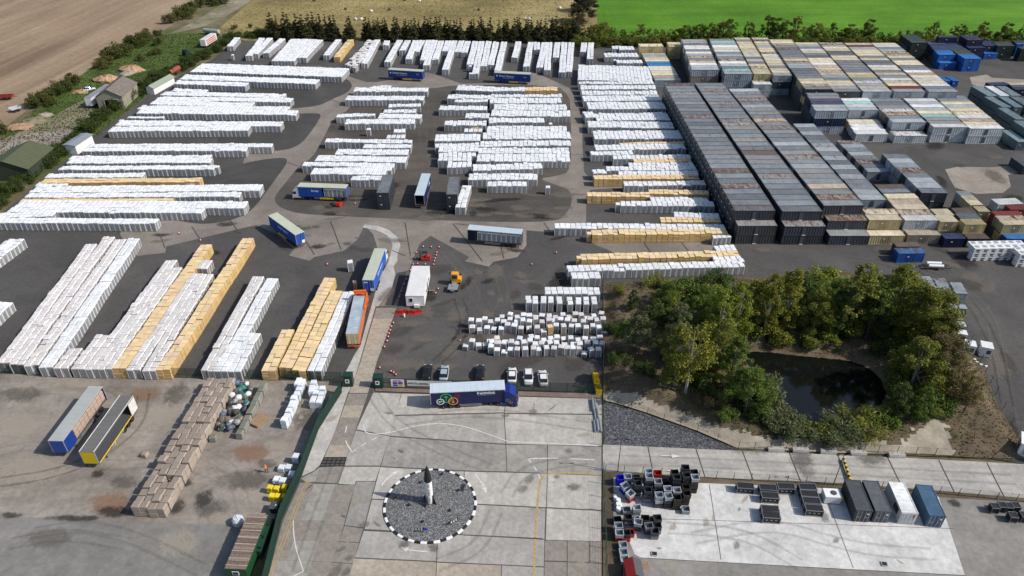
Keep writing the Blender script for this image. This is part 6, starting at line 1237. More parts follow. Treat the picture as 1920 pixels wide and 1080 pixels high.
# worker in orange
def person():
    e = empty('person', G(500.5, 886), R(150), 'person in orange high visibility jacket and dark trousers walking in the dirty yard', 'person'); me = bpy.data.meshes.new('body'); J = [((0, 0, .98), .16), ((0, 0, 1.25), .15), ((0, 0, 1.45), .17), ((0, 0, 1.56), .07), ((0.02, 0, 1.68), .1), ((.02, 0, 1.8), .06), ((0, .11, .93), .11), ((.16, .12, .5), .075), ((.1, .12, .09), .05), ((.26, .12, .05), .045), ((0, -.11, .93), .11), ((-.1, -.12, .5), .075), ((-.28, -.12, .12), .05), ((-.14, -.12, .06), .045), ((0, .2, 1.42), .075), ((-.1, .27, 1.15), .055), ((.05, .28, .92), .045), ((0, -.2, 1.42), .075), ((.1, -.27, 1.15), .055), ((.27, -.25, .98), .045)]
    E = [(0, 1), (1, 2), (2, 3), (3, 4), (4, 5), (0, 6), (6, 7), (7, 8), (8, 9), (0, 10), (10, 11), (11, 12), (12, 13), (2, 14), (14, 15), (15, 16), (2, 17), (17, 18), (18, 19)]
    me.from_pydata([j[0] for j in J], E, []); o = bpy.data.objects.new('body', me); COL.objects.link(o); sm = o.modifiers.new('skin', 'SKIN'); o.modifiers.new('sub', 'SUBSURF').levels = 2; o.modifiers['sub'].render_levels = 2
    for v, j in zip(me.skin_vertices[0].data, J): v.radius = (j[1], j[1])
    me.skin_vertices[0].data[0].use_root = True
    t = NT('person_cloth'); z = t.sep(t.n('ShaderNodeTexCoord').outputs['Object'])[2]; me.materials.append(t.fin(t.ramp(t.math('DIVIDE', z, 2.0), [(0, (.02, .02, .022, 1)), (.05, (.03, .033, .05, 1)), (.46, (.85, .16, .02, 1)), (.78, (.5, .3, .22, 1)), (.86, (.5, .3, .22, 1))], 'CONSTANT'), .8)); o.parent = e
    m = MB(); m.lathe([(.135, 0), (.13, .06), (.09, .12), (.001, .15)], (.02, 0, 1.74), 14); m.box((.1, 0, 1.75), (.14, .2, .02)); m.build('helmet', m_orange, e)
    m = MB(); [m.lathe([(.2, z), (.2, z + .05)], (0, 0, 0), 14) for z in (1.08, 1.24)]; m.build('reflective_band', m_steel, e)
person()
# --- metal lying by the boundary fence, skips on the right
e = empty('pipe_rack', G(1118, 782), R(90), 'bundle of silver ducts lying along the boundary fence', 'ducts')
for k in range(7): m = MB(); m.bar((-4 + (k % 3) * 2.6, -.5 + k * .17, .3 + (k % 2) * .25), (-1.2 + (k % 3) * 2.8, -.45 + k * .16, .3 + (k % 2) * .25), .22, 10); m.build('duct', m_steel, e)
e = empty('yellow_racking', G(1119, 722), R(92), 'yellow steel racking frame in the car park corner', 'rack')
for k in range(4): m = MB(); m.box((-2.2 + k * 1.45, 0, .7), (1.35, 1.1, .1)); m.box((-2.2 + k * 1.45 - .65, 0, .7), (.08, 1.1, 1.4)); m.box((-2.2 + k * 1.45, .55, .7), (1.3, .06, 1.3)); m.build('bay', m_yellow, e)
# stacked plastic crates on the light yard
def crate_mesh(w_, d_, h_):
    m = MB(); t = .06; m.box((0, 0, .12), (w_ - .1, d_ - .1, .06))
    for s in (-1, 1): m.box((s * (w_ / 2 - t / 2), 0, h_ / 2 + .05), (t, d_, h_ - .12)); m.box((0, s * (d_ / 2 - t / 2), h_ / 2 + .05), (w_ - 2 * t, t, h_ - .12))
    b = m.mesh('tub', m_plastic); f = MB()
    for s in (-1, 1): f.box((0, s * (d_ / 2 - .0), h_ - .03), (w_ + .05, .06, .08)); f.box((s * (w_ / 2 + .0), 0, h_ - .03), (.06, d_ - .06, .08))
    return b, f.mesh('rim', m_plastic)
_m = MB(); _m.box((0, 0, .045), (.1, 1.0, .09)); CS = _m.mesh('runner', m_plastic); CB, CR = crate_mesh(1.2, 1.05, .82); KC = {'d': ((.035, .038, .042), 'black'), 'g': ((.2, .21, .225), 'grey'), 'l': ((.34, .37, .4), 'pale grey'), 'b': ((.01, .012, .42), 'blue'), 'r': ((.3, .015, .012), 'red'), 'k': ((.02, .017, .014), 'black brown')}
CR_ST = [(1161, 908, 0, 'bb'), (1175, 906, 0, 'gl'), (1192, 902, 0, 'g'), (1194, 926, 0, 'gdd'), (1194, 914, 0, 'dd'), (1213, 903, 0, 'ddl'), (1213, 919, 0, 'dddl'), (1211, 938, 0, 'gdd'), (1230, 906, 0, 'ddr'), (1231, 922, 0, 'ddl'), (1232, 936, 0, 'dd'), (1233, 948, 0, 'dll'), (1245, 908, 0, 'g'), (1248, 921, 0, 'dd'), (1249, 936, 0, 'ddl'), (1249, 949, 0, 'kdl'), (1262, 906, 0, 'ddd'), (1264, 921, 0, 'dddd'), (1266, 938, 0, 'kkl'), (1266, 953, 0, 'kkk'), (1280, 903, 0, 'dddd'), (1282, 917, 0, 'dddd'), (1282, 933, 0, 'kkk'), (1283, 945, 0, 'kkk'), (1285, 961, 0, 'l'), (1298, 905, 0, 'kkd'), (1298, 921, 0, 'kkkl'), (1170, 923, 30, 'bl'), (1181, 938, 35, 'rl'),
         (1174, 962, 0, 'l'), (1192, 964, 0, 'gl'), (1176, 982, 0, 'gd'), (1191, 980, 5, 'l'), (1194, 992, -10, 'dl'), (1208, 985, 0, 'dk'), (1214, 998, 0, 'dg'), (1220, 980, 0, 'g'), (1230, 984, 0, 'dd'), (1230, 998, 0, 'gd'), (1225, 1008, 0, 'gd'), (1157, 980, 0, 'd'), (1160, 1012, 0, 'rl'), (1158, 998, 0, 'rl'), (1173, 1012, 0, 'rd'), (1168, 1028, 0, 'l'), (1169, 1041, 0, 'l'), (1171, 1054, 0, 'l'), (1181, 1004, 0, 'r')]
CR_ST.sort(key=lambda q: (q[1], q[0]))
for i, (x, y, a, cs) in enumerate(CR_ST):
    for k, ch in enumerate(cs):
        c, cn_ = KC[ch]; f = rng.uniform(.8, 1.2); c = tuple(v * f for v in c); pos = ('single' if len(cs) == 1 else 'top of' if k == len(cs) - 1 else 'bottom of' if k == 0 else ('second level of' if k == 1 else 'third level of'))
        e = empty('plastic_crate', G(x, y) + Vector((rng.uniform(-.06, .06), rng.uniform(-.06, .06), .1 + k * .84)), R(a + rng.uniform(-4, 4)), '%s open crate, %s crate stack %s from the back, light yard corner' % (cn_, pos, ORD(i + 1)), 'crate', 'plastic crates on the light yard'); link('tub', CB, e, color=c); link('rim', CR, e, color=tuple(min(.6, v * 1.4 + .015) for v in c)); [link('runner', CS, e, (q, 0, 0), color=c) for q in (-.48, .48)]
# black stillages
m = MB(); m.box((0, 0, .78), (2.55, 1.15, 1.06)); sb = m.mesh('panel_box', m_black); m = MB()
for s in (-1, 1):
    for t in (-1, 1): m.box((s * 1.33, t * .62, .72), (.1, .1, 1.4)); 
    m.box((0, s * .62, .2), (2.6, .08, .1)); m.box((0, s * .62, 1.36), (2.6, .08, .09)); m.box((s * 1.33, 0, 1.36), (.08, 1.2, .09)); m.box((s * 1.33, 0, .2), (.08, 1.2, .1))
sf = m.mesh('frame', M_plain('stillage_frame', (.24, .25, .26), .5, .4)); m = MB(); [m.box((x, -.59, .8), (.3, .03, .14)) for x in (-.7, 0, .7)]; sl = m.mesh('handle_plate', m_steel)
for i, (x, y) in enumerate([(1395, 921), (1437, 924), (1441, 939), (1441, 964), (1443, 976), (1471, 922), (1511, 923), (1514, 936), (1518, 949), (1523, 963)]):
    e = empty('stillage', G(x, y), R(-4 + rng.uniform(-2, 2)), 'black steel framed stillage on the light yard, %s from the left' % ORD(i + 1), 'stillage', 'black stillages on the light yard'); link('panel_box', sb, e); link('frame', sf, e); link('handle_plate', sl, e)
for i, (x, y) in enumerate([(1860, 959), (1874, 957), (1885, 958), (1899, 957), (1894, 976), (1915, 975), (1932, 978)]):
    e = empty('stillage', G(x, y), R(-5), 'small dark brown box crate at the right edge, %s from the left' % ORD(i + 1), 'crate', 'dark box crates at the right edge'); o = link('panel_box', sb, e); o.scale = (.42, .9, 1); o = link('frame', sf, e); o.scale = (.42, .9, 1)
e = empty('white_generator', G(1556, 937), R(-4), 'small white machine box beside the dark containers', 'machine'); m = MB(); m.box((0, 0, .9), (2.5, 1.8, 1.5)); m.build('casing', m_white, e); m = MB(); m.lathe([(.42, 1.66), (.5, 1.7), (.42, 1.75)], (.2, 0, 0), 18); m.build('fan_ring', m_dkgrey, e); m = MB(); m.box((0, 0, .1), (2.6, 1.9, .14)); m.build('skid', m_dkgrey, e); m = MB(); m.box((1.5, -.2, .6), (.5, .6, 1.0)); m.build('tank', m_yellow, e)
# four big containers
for i, (nl, nr, fl, fr, ck, nm, wl) in enumerate([((1604, 956), (1638, 957), (1583, 901), (1615, 901.5), (.06, .066, .075), 'dark grey', 1), ((1641, 957), (1673, 959), (1617, 902), (1648, 902.5), (.085, .095, .11), 'slate grey', 1), ((1690, 961), (1723, 962), (1665, 904), (1697, 905), (.68, .68, .67), 'white', 0), ((1743, 966), (1773, 967.5), (1717, 909), (1748, 910.5), (.05, .11, .19), 'blue', 0)]):
    NL, NR, FL, FR = (G(*p, 2.65) for p in (nl, nr, fl, fr)); c = (NL + NR + FL + FR) / 4; u = ((FL - NL) + (FR - NR)).normalized(); L1 = 6.06; e = empty('shipping_container', (c.x, c.y, .06), math.atan2(u.y, u.x), '%s container of the four standing side by side on the light yard' % nm, 'container', 'containers on the light yard')
    bm_, rm_ = cont_meshes(L1, 2.44, 2.6, 20); link('body', bm_, e, color=ck); link('roof', rm_, e, color=tuple(v * 1.25 + .01 for v in ck))
    for s in (-1, 1):
        m = MB(); m.box((-L1 / 2 - .02, s * .58, 1.3), (.06, 1.1, 2.35)); dd = m.build('door', m_paint, e, color=ck); m = MB(); [m.bar((-L1 / 2 - .07, s * .58 + q, .2), (-L1 / 2 - .07, s * .58 + q, 2.45), .03, 5) for q in (-.3, .25)]; m.build('lock_rod', m_steel, dd); m = MB(); m.box((-L1 / 2 - .07, s * .58, 1.15), (.04, .5, .06)); m.build('handle', m_steel, dd)
    m = MB(); m.box((-L1 / 2 - .055, -.7 if i != 2 else -.75, 1.9), (.02, .3, .35 if i != 2 else .8)); m.build('placard', m_white if i != 2 else m_red, e)
    if i == 2: m = MB(); m.box((-1.2, 1.2, 1.5), (1.5, .1, 1.1)); m.build('window', m_glass, e)
    for xx in (-1, 1):
        for yy in (-1, 1): m = MB(); m.box((xx * 2.97, yy * 1.16, 2.57), (.2, .18, .14)); m.build('corner_casting', m_paint, e, color=ck)
# concrete blocks, lamp posts, striped pole
for i, (x, y) in enumerate([(1454, 845), (1500, 846.5), (1552, 849), (1608, 852), (1680, 856)]):
    e = empty('concrete_block', G(x, y), R(-3), 'long concrete barrier block beside the road, %s from the left' % ORD(i + 1), 'barrier', 'concrete blocks along the road'); m = MB(); m.loft([[Vector((s, -.45, 0)), Vector((s, .45, 0)), Vector((s, .45, .35)), Vector((s, .35, .7)), Vector((s, -.35, .7)), Vector((s, -.45, .35))] for s in (-1.35, 1.35)]); m.build('block', m_pale, e); m = MB(); [m.bar((s, 0, .68), (s, 0, .8), .05, 6) for s in (-.8, .8)]; m.build('lifting_eye', m_dkgrey, e)
for x, y, h, lb in [(1158, 885, 7.5, 'twin armed lamp post at the corner of the light yard'), (1562, 910, 7.0, 'thin lamp post behind the dark containers')]:
    e = empty('lamp_post', G(x, y), 0, lb, 'lamp post'); m = MB(); m.bar((0, 0, 0), (0, 0, h), .08, 8, 0, .05); m.build('pole', m_dkgrey, e); m = MB(); [m.bar((0, 0, h - .1), (s * .8, 0, h + .1), .04, 5) for s in (-1, 1)]; m.build('arm', m_dkgrey, e)
    for s in (-1, 1): m = MB(); m.box((s * .95, 0, h + .1), (.5, .22, .1)); m.build('lantern', m_black, e)
e = empty('barrier_pole', G(1594, 908), R(112), 'black and yellow striped pole across the side road', 'barrier'); p0, p1 = G(1594, 902) - e.location, G(1578, 858) - e.location; ang0 = math.atan2(p1.y, p1.x) - R(112); L1 = (p1 - p0).length; dv = Vector((math.cos(ang0), math.sin(ang0), 0))
for k in range(11): m = MB(); m.bar(dv * (k * L1 / 11) + Vector((0, 0, .5)), dv * ((k + 1) * L1 / 11) + Vector((0, 0, .5)), .22, 8); m.build('stripe', m_yellow if k % 2 else m_black, e)
for f in (.08, .9): m = MB(); m.bar(dv * L1 * f, dv * L1 * f + Vector((0, 0, .4)), .09, 6); m.build('stand', m_black, e)
# red hut
e = empty('red_hut', G(1186, 1082), R(2), 'small red hut with dark grey sloping roof at the bottom edge', 'hut'); m = MB(); m.box((0, 0, 1.15), (2.6, 3.2, 2.3)); m.face([(-1.3, -1.6, 2.3), (1.3, -1.6, 2.3), (.0, -1.6, 3.1)]); m.face([(1.3, 1.6, 2.3), (-1.3, 1.6, 2.3), (.0, 1.6, 3.1)]); m.build('wall', M_plain('hut_red', (.34, .02, .018), .6), e)
for s, mt in ((-1, M_plain('hut_red_roof', (.36, .025, .02), .6)), (1, m_dkgrey)): m = MB(); q = [(0, -1.75, 3.16), (s * 1.5, -1.75, 2.25), (s * 1.5, 1.75, 2.25), (0, 1.75, 3.16)]; m.loft([[Vector(v) for v in q], [Vector(v) + Vector((0, 0, .08)) for v in q]]); m.build('roof_slope', mt, e)
m = MB(); m.box((0, -1.63, .95), (.9, .06, 1.9)); m.build('door', m_dkgrey, e); e.scale = (.85, .85, .85)
e = empty('timber_pallet', G(1208, 1061), 0, 'dark pallet lying beside the red hut', 'pallet'); [ (lambda mm: (mm.box((0, -.5 + k * .25, .14), (1.3, .18, .04)), mm.build('slat', m_wood, e)))(MB()) for k in range(5)]; m = MB(); [m.box((s * .55, 0, .07), (.1, 1.2, .1)) for s in (-1, 0, 1)]; m.build('bearer', m_wood, e)
e = empty('white_bags', G(1160, 950), R(20), 'pile of white film rolls near the crates', 'film rolls')
for k, (x, y, r_) in enumerate([(0, 0, .5), (.3, .8, .4), (-.3, -.7, .5), (.1, 1.4, .3)]): m = MB(); m.lathe([(r_ * .35, .1), (r_, .1), (r_ * 1.05, .4), (r_ * .9, .75), (r_ * .35, .75)], (x, y, 0), 14); m.build('roll', m_white, e)
for x, y, lb in [(1227, 1039, 'small dark drain cover left on the light yard'), (1658, 1058, 'dark drain cover right on the light yard')]: e = empty('drain_cover', G(x, y, .09), R(-5), lb, 'drain cover'); m = MB(); m.box((0, 0, .13), (.7, .6, .03)); m.build('grate', m_black, e); m = MB(); m.box((0, 0, .125), (.9, .8, .02)); m.build('surround', m_pale, e)
e = empty('white_lodge', G(1915, 846), R(-30), 'white lodge with grey windows cut by the right edge', 'lodge'); m = MB(); m.box((2.0, 0, 1.4), (5.6, 3.0, 2.8)); m.build('wall', m_white, e); m = MB(); m.box((2.0, 0, 2.85), (5.9, 3.3, .12)); m.build('roof', m_white, e); m = MB(); m.box((-.82, 0, 1.6), (.06, 1.6, 1.3)); m.build('window', m_glass, e); m = MB(); m.box((1.0, -1.53, 1.5), (2.4, .06, 1.6)); m.build('glazed_panel', m_steel, e)
# --- white stacked tubs, pond-side machines
m = MB(); m.loft([[Vector((-.92, -.85, 0)), Vector((-.5, -.85, 0)), Vector((-.3, -.85, .28)), Vector((.3, -.85, .28)), Vector((.5, -.85, 0)), Vector((.92, -.85, 0)), Vector((.92, -.85, 1.05)), Vector((-.92, -.85, 1.05))], [Vector((-.92, .85, 0)), Vector((-.5, .85, 0)), Vector((-.3, .85, .28)), Vector((.3, .85, .28)), Vector((.5, .85, 0)), Vector((.92, .85, 0)), Vector((.92, .85, 1.05)), Vector((-.92, .85, 1.05))]]); wt = m.mesh('shell', m_white); m = MB(); m.box((0, -.87, .62), (.9, .03, .3)); wl_ = m.mesh('label_strip', m_dkgrey); m = MB(); m.box((0, .1, 1.08), (.9, .9, .06)); wh = m.mesh('hatch', m_steel)
n = 0
for (x0, y0, k0) in [(1823, 486, 7), (1907, 497, 3)]:
    for c in range(k0):
        for r_ in range(3):
            for dp in range(2):
                if dp and r_ < 2: continue
                p = G(x0 + c * 14.2, y0 - c * .3) + Vector((0, dp * 1.8, .03 + r_ * 1.2)); e = empty('white_tub', p, R(-2), 'white moulded unit, %s column from the left, %s, %s pile' % (ORD(c + 1), ('bottom', 'middle', 'top front', 'top back')[r_ + dp], 'long' if k0 == 7 else 'right edge'), 'tub', 'white moulded units stacked on the asphalt'); link('shell', wt, e); link('label_strip', wl_, e); link('hatch', wh, e)
ccol((1683, 476), (1735, 475), (1679, 465), (1727, 464), 1, 1, ['bl'], 'standing alone near the pond trees'); ccol((1680, 463.5), (1727, 462.5), (1675, 454), (1718, 454), 1, 1, ['br'], 'dark topped, behind the lone blue one')
for q, (nl, nr, fl, fr, n_) in enumerate([((1739, 549), (1761, 548.5), (1723, 518), (1743.5, 518.6), 4), ((1762.5, 550), (1785, 550), (1750, 521.5), (1771, 521.5), 4), ((1791.7, 550), (1813.5, 551.5), (1782, 529.6), (1802.6, 529.6), 3)]): ccol(nl, nr, fl, fr, n_, 1, ['lg'], '%s row of square units by the pond trees' % ('left', 'middle', 'right')[q], 'plant_unit', 2.2, ribs=6, door=q < 2)
def small_box(x, y, w_, d_, h_, a, col, label, name='machine_box'):
    e = empty(name, G(x, y), R(a), label, 'machine'); m = MB(); m.box((0, 0, h_ / 2 + .12), (w_, d_, h_ - .1)); m.box((0, 0, h_ + .09), (w_ + .06, d_ + .06, .06)); m.build('casing', m_clean, e, color=col); m = MB(); m.box((w_ * .2, -d_ / 2 - .01, h_ * .6), (w_ * .35, .04, h_ * .4)); m.build('vent_panel', m_dkgrey, e); m = MB(); [m.box((s * w_ * .4, 0, .07), (.12, d_, .12)) for s in (-1, 1)]; m.build('skid', m_black, e)
for a_ in [(1780, 595, 2.6, 1.4, 1.6, -8, (.42, .45, .46), 'grey machine box nearest the dark wheels'), (1790, 607, 2.0, 1.6, 1.6, -10, (.45, .48, .49), 'second grey machine box by the trees'), (1795, 620, 2.0, 1.6, 1.7, -12, (.5, .52, .53), 'third grey machine box by the trees'), (1798, 637, 1.8, 1.6, 1.9, -15, (.75, .75, .75), 'white machine box at the edge of the trees'), (1813, 660, 1.9, 2.0, 2.2, -20, (.76, .76, .76), 'white machine box with panel by the trees'), (1843, 664, 2.1, 2.2, 2.3, -20, (.76, .76, .76), 'white machine box standing free on the asphalt'), (1783, 585, 1.5, 1.6, 1.5, -10, (.3, .33, .36), 'grey blue engine box, left of two'), (1800, 586, 1.5, 1.6, 1.5, -10, (.3, .33, .36), 'grey blue engine box, right of two')]: small_box(*a_)
for i, (x, y) in enumerate([(1773, 585), (1791, 583), (1801, 595)]): e = empty('big_tyre', G(x, y), R(10), 'large black tyre by the machines, %s from the left' % ORD(i + 1), 'tyre', 'tyres by the machines'); m = MB(); m.lathe([(.35, -.25), (.8, -.25), (.9, 0), (.8, .25), (.35, .25)], (0, 0, .9), 18, 0, 'Y'); m.build('tyre', m_tyre, e); m = MB(); m.lathe([(.35, -.15), (.001, -.1)], (0, 0, .9), 14, 0, 'Y'); m.build('hub', m_steel, e)
e = empty('boom_machine', G(1757, 572), R(-60), 'small yellow articulated machine by the pond trees', 'machine'); m = MB(); m.box((0, 0, .6), (1.8, 1.1, .8)); m.build('chassis', m_yellow, e); m = MB(); m.bar((0, 0, 1), (-1.2, 0, 2.2), .14); m.bar((-1.2, 0, 2.2), (1.6, 0, 1.2), .12); m.build('boom', m_yellow, e); [add_wheel(e, x, y, WC, .33) for x in (-.6, .6) for y in (-.6, .6)]
e = empty('white_debris', G(1829, 678), R(-60), 'line of white broken mouldings beside the trees', 'debris')
for k in range(6): m = MB(); m.box((-2 + k * .8, rng.uniform(-.3, .3), .15), (.6, .35, .3), rng.random() * 3); m.build('fragment', m_white, e)
e = empty('pipe_trailer', G(1751, 503), R(-4), 'low black trailer carrying two white rolls', 'trailer'); m = MB(); m.box((.4, -.8, .55), (6.2, .12, .14)); m.box((.4, .8, .55), (6.2, .12, .14)); [m.box((x, 0, .55), (.12, 1.6, .12)) for x in (-2.5, 0, 2.5)]; m.bar((-2.7, 0, .5), (-4.4, 0, .4), .07); m.build('frame', m_black, e)
for y in (-.5, .75): m = MB(); m.lathe([(.1, -1.7), (.36, -1.68), (.36, 1.68), (.1, 1.7)], (0, y, 1.0), 16, 0, 'X'); m.build('roll', m_white, e)
[add_wheel(e, .3, y, WC, .33) for y in (-1, 1)]
# ------------------------------------------------------------------ farm edge, far left
def barn(A, B, C, ez, rise, label, roofc, wallc, gable_door=None, nroof=10):
    a, b, c = G(*A, ez), G(*B, ez), G(*C, ez); W_ = (b - a).length; u = (b - a).normalized(); v = (c - b).normalized(); v = (v - u * v.dot(u)).normalized(); L = abs((c - b).dot(v)); o = a.copy(); o.z = 0
    e = empty('barn', o, math.atan2(u.y, u.x), label, 'barn'); m = MB(); t = .12
    for (x0, y0, x1, y1) in ((W_, 0, W_, L), (W_, L, 0, L), (0, L, 0, 0)): m.face([(x0, y0, 0), (x1, y1, 0), (x1, y1, ez), (x0, y0, ez)])
    m.face([(W_, L, ez), (0, L, ez), (W_ / 2, L, ez + rise)])
    if gable_door:
        d0, d1, dh = gable_door; m.face([(0, 0, 0), (d0, 0, 0), (d0, 0, ez), (0, 0, ez)]); m.face([(d1, 0, 0), (W_, 0, 0), (W_, 0, ez), (d1, 0, ez)]); m.face([(d0, 0, dh), (d1, 0, dh), (d1, 0, ez), (d0, 0, ez)])
    else: m.face([(0, 0, 0), (W_, 0, 0), (W_, 0, ez), (0, 0, ez)])
    m.face([(0, 0, ez), (W_, 0, ez), (W_ / 2, 0, ez + rise)]); m.build('wall', wallc, e)
    for s in (0, 1):
        for k in range(nroof):
            y0, y1 = -.4 + (L + .8) * k / nroof, -.4 + (L + .8) * (k + 1) / nroof - .03; x0 = -.4 if s == 0 else W_ + .4; dz = rise * .4 / (W_ / 2); q = [(x0, y0, ez - dz), (W_ / 2, y0, ez + rise), (W_ / 2, y1, ez + rise), (x0, y1, ez - dz)]
            m = MB(); m.loft([[Vector(p) for p in q], [Vector(p) + Vector((0, 0, .09)) for p in q]]); m.build('roof_sheet', roofc, e)
    if gable_door:
        m = MB(); [m.box((x, -.05, gable_door[2] / 2), (.3, .25, gable_door[2])) for x in gable_door[:2]]; m.box(((gable_door[0] + gable_door[1]) / 2, -.05, gable_door[2]), (gable_door[1] - gable_door[0], .25, .3)); m.build('door_frame', m_bank, e); m = MB(); m.face([(.1, L * .5, 0.05), (W_ - .1, L * .5, .05), (W_ - .1, L * .5, ez), (.1, L * .5, ez)]); m.build('back_partition', m_black, e)
    return e
m_bw = M_plain('barn_block', (.27, .25, .19), .9, 0, .25, 1.2); m_br = M_plain('mossy_sheet', (.17, .145, .125), .9, 0, .45, 1.4); m_gr = M_plain('green_sheet', (.085, .095, .05), .7, 0, .18, .8); m_gw = M_plain('dark_green_sheet', (.035, .045, .03), .7, 0, .2, .8); m_pr = M_plain('pale_green_sheet', (.27, .31, .24), .8, 0, .15)
barn((179, 181), (227.5, 180), (265, 154.5), 4.6, 2.4, 'old block barn with mossy roof and open dark doorway', m_br, m_bw, (2.4, 7.4, 3.4)); barn((-30, 317), (51, 316), (123, 277), 3.8, 2.4, 'long barn with dark green sheet roof at the left edge', m_gr, m_gw); barn((273, 164), (287, 165), (313, 143), 2.6, .8, 'low white shed with pale green roof beside the hedge', m_pr, m_white, None, 5)
barn((119, 272), (140, 273), (165, 252), 3.0, .3, 'flat roofed grey store beside the long green barn', m_steel, m_white, None, 5)
def box_body(rear, front, z, label, col, roof, w_=2.5, stripes=False):
    loc, ang, L = frame_xform(rear, front, z); e = empty('box_trailer', loc, ang, label, 'trailer'); m = MB(); m.box((0, 0, z / 2 + .45), (L, w_, z - .9)); m.build('box_body', m_paint, e, color=col); m = MB(); m.box((0, 0, z - .02), (L + .05, w_ + .05, .08)); m.build('roof', m_paint, e, color=roof); m = MB(); m.box((0, 0, .75), (L - .3, 1.0, .25)); m.build('chassis', m_dkgrey, e)
    [add_wheel(e, x, y) for x in (-L * .32, -L * .2) for y in (-w_ * .4, w_ * .4)]; m = MB(); m.box((-L / 2 - .02, 0, z / 2 + .4), (.05, w_ - .3, z - 1.2)); m.build('rear_door', m_white, e)
    if stripes:
        for k in range(3): m = MB(); m.box((0, -w_ / 2 - .02, 1.5 + k * .75), (L * .8, .03, .35)); m.build('stripe', m_red, e)
box_body((163, 184), (203, 158), 3.8, 'white box trailer parked against the old block barn', (.7, .72, .74), (.28, .28, .3)); box_body((379, 75), (400, 62), 3.6, 'white box trailer with red stripes in the far grass corner', (.74, .73, .72), (.72, .71, .7), 2.5, True)
def tank(a, b, r, col, label):
    loc, ang, L = frame_xform(a, b, r * 1.4); e = empty('tank', loc, ang, label, 'tank'); m = MB(); m.lathe([(.05, -L / 2), (r * .8, -L / 2 + .05), (r, -L / 2 + .4), (r, L / 2 - .4), (r * .8, L / 2 - .05), (.05, L / 2)], (0, 0, r + .5), 18, 0, 'X'); m.build('barrel', m_paint, e, color=col); m = MB(); m.box((0, 0, .4), (L * .8, 1.0, .3)); m.build('chassis', m_dkgrey, e); [add_wheel(e, -.6, y) for y in (-1, 1)]; m = MB(); m.lathe([(.3, 2 * r + .45), (.3, 2 * r + .65)], n=12); m.build('manhole', m_dkgrey, e)
tank((318, 137), (336, 127), 1.0, (.33, .08, .05), 'red slurry tanker beside the hedge'); tank((382, 57), (411, 60), 1.1, (.35, .38, .3), 'pale green storage tank behind the striped trailer')
e = empty('farm_tractor', G(350, 104), R(70), 'dark green farm tractor in the long grass', 'tractor'); m = MB(); m.box((1.0, 0, 1.2), (2.0, .9, .9)); m.box((-.2, 0, 1.0), (1.4, 1.0, .7)); m.build('bonnet', m_green, e); m = MB(); m.box((-.5, 0, 2.0), (1.4, 1.4, 1.3)); m.build('cab', m_glass, e); m = MB(); m.box((-.5, 0, 2.7), (1.6, 1.6, .12)); m.build('cab_roof', m_green, e); [add_wheel(e, 1.5, s * .8) for s in (-1, 1)]
for s in (-1, 1): w_ = add_wheel(e, -.7, s * .95, WT, .5); w_.scale = (1.7, 1.2, 1.7); w_.location.z = .85
def flat_trailer(a, b, col, label):
    loc, ang, L = frame_xform(a, b, 1.0); e = empty('farm_trailer', loc, ang, label, 'trailer'); m = MB(); m.box((0, 0, 1.0), (L, 2.2, .15)); [m.box((0, s * 1.05, 1.35), (L, .08, .55)) for s in (-1, 1)]; m.box((L / 2 - .05, 0, 1.35), (.08, 2.1, .55)); m.build('body', m_paint, e, color=col); [add_wheel(e, x, y) for x in (-.7, .7) for y in (-.9, .9)]; m = MB(); m.bar((L / 2, 0, .9), (L / 2 + 1.5, 0, .6), .07); m.build('drawbar', m_black, e)
flat_trailer((-4, 182), (24, 180.5), (.3, .04, .03), 'red farm trailer on the ploughed field'); flat_trailer((19, 206), (37, 201), (.5, .52, .55), 'silver farm trailer on the ploughed field')
def mound(x, y, r, h, mat, label, seed):
    g = random.Random(seed); m = MB(); rg = []
    for q, z in ((1, -.05), (.85, .35), (.6, .7), (.3, .95), (.05, 1)): rg.append([Vector((r * q * g.uniform(.6, 1.25) * math.cos(k * .449), r * q * g.uniform(.5, 1.0) * math.sin(k * .449), h * .75 * z * g.uniform(.75, 1.2))) for k in range(14)])
    m.loft(rg, 0, False); p = G(x, y); tag(m.build('spoil_heap', mat, None, p, weld=True), label, 'heap', 'spoil heaps by the barns')
m_clay = M_ground('clay_rubble', (.42, .25, .155, 1), (.3, .19, .12, 1), (.55, .38, .26, 1), .5, 2.5)
for a_ in [(197, 150, 5.5, 2.4, m_clay, 'orange clay heap behind the white box trailer', 1), (247, 131, 5, 2.6, m_clay, 'larger orange clay heap in the scrub', 2), (241, 138, 3.5, 1.5, m_bank, 'pale rubble heap below the larger clay heap', 3), (152, 172, 3.5, 1.0, m_clay, 'low clay heap left of the white car', 4), (70, 226, 5, 1.2, m_track, 'grey rubble heap on the farm track', 5), (85, 216, 3, 1.0, m_bank, 'pale rubble heap on the farm track', 6), (40, 238, 5, .8, m_clay, 'low red heap at the left of the farm track', 7), (213, 143, 3.5, 1.2, m_asphalt, 'black heap of tyres and scrap behind the barn', 8)]: mound(*a_)
car(168, 170, (.6, .63, .66), 'pale pickup car among the rubble behind the barn', 35)
# bales and wrecks in the meadow
for i, (x, y, c) in enumerate([(696, 22, 1), (678, 37, 1), (667, 37, 1), (786, 3, 1), (730, 19, 0), (898, 19, 0), (759, 1, 0), (1050, 16, 1), (985, 37, 1), (993, 37, 1), (590, 2, 0), (648, 18, 0)]):
    o = link('meadow_boulder', LUMP[i % 5], None, G(x, y), (0, 0, i), (.75, .74, .7) if c else (.05, .045, .04)); o.scale = (1.7, 1.3, 1.3); tag(o, ('pale' if c else 'dark') + ' lump in the dry meadow, %s from the left' % ORD(1 + sorted([696, 678, 667, 786, 730, 898, 759, 1050, 985, 993, 590, 648]).index(x)), 'boulder', 'lumps in the dry meadow')
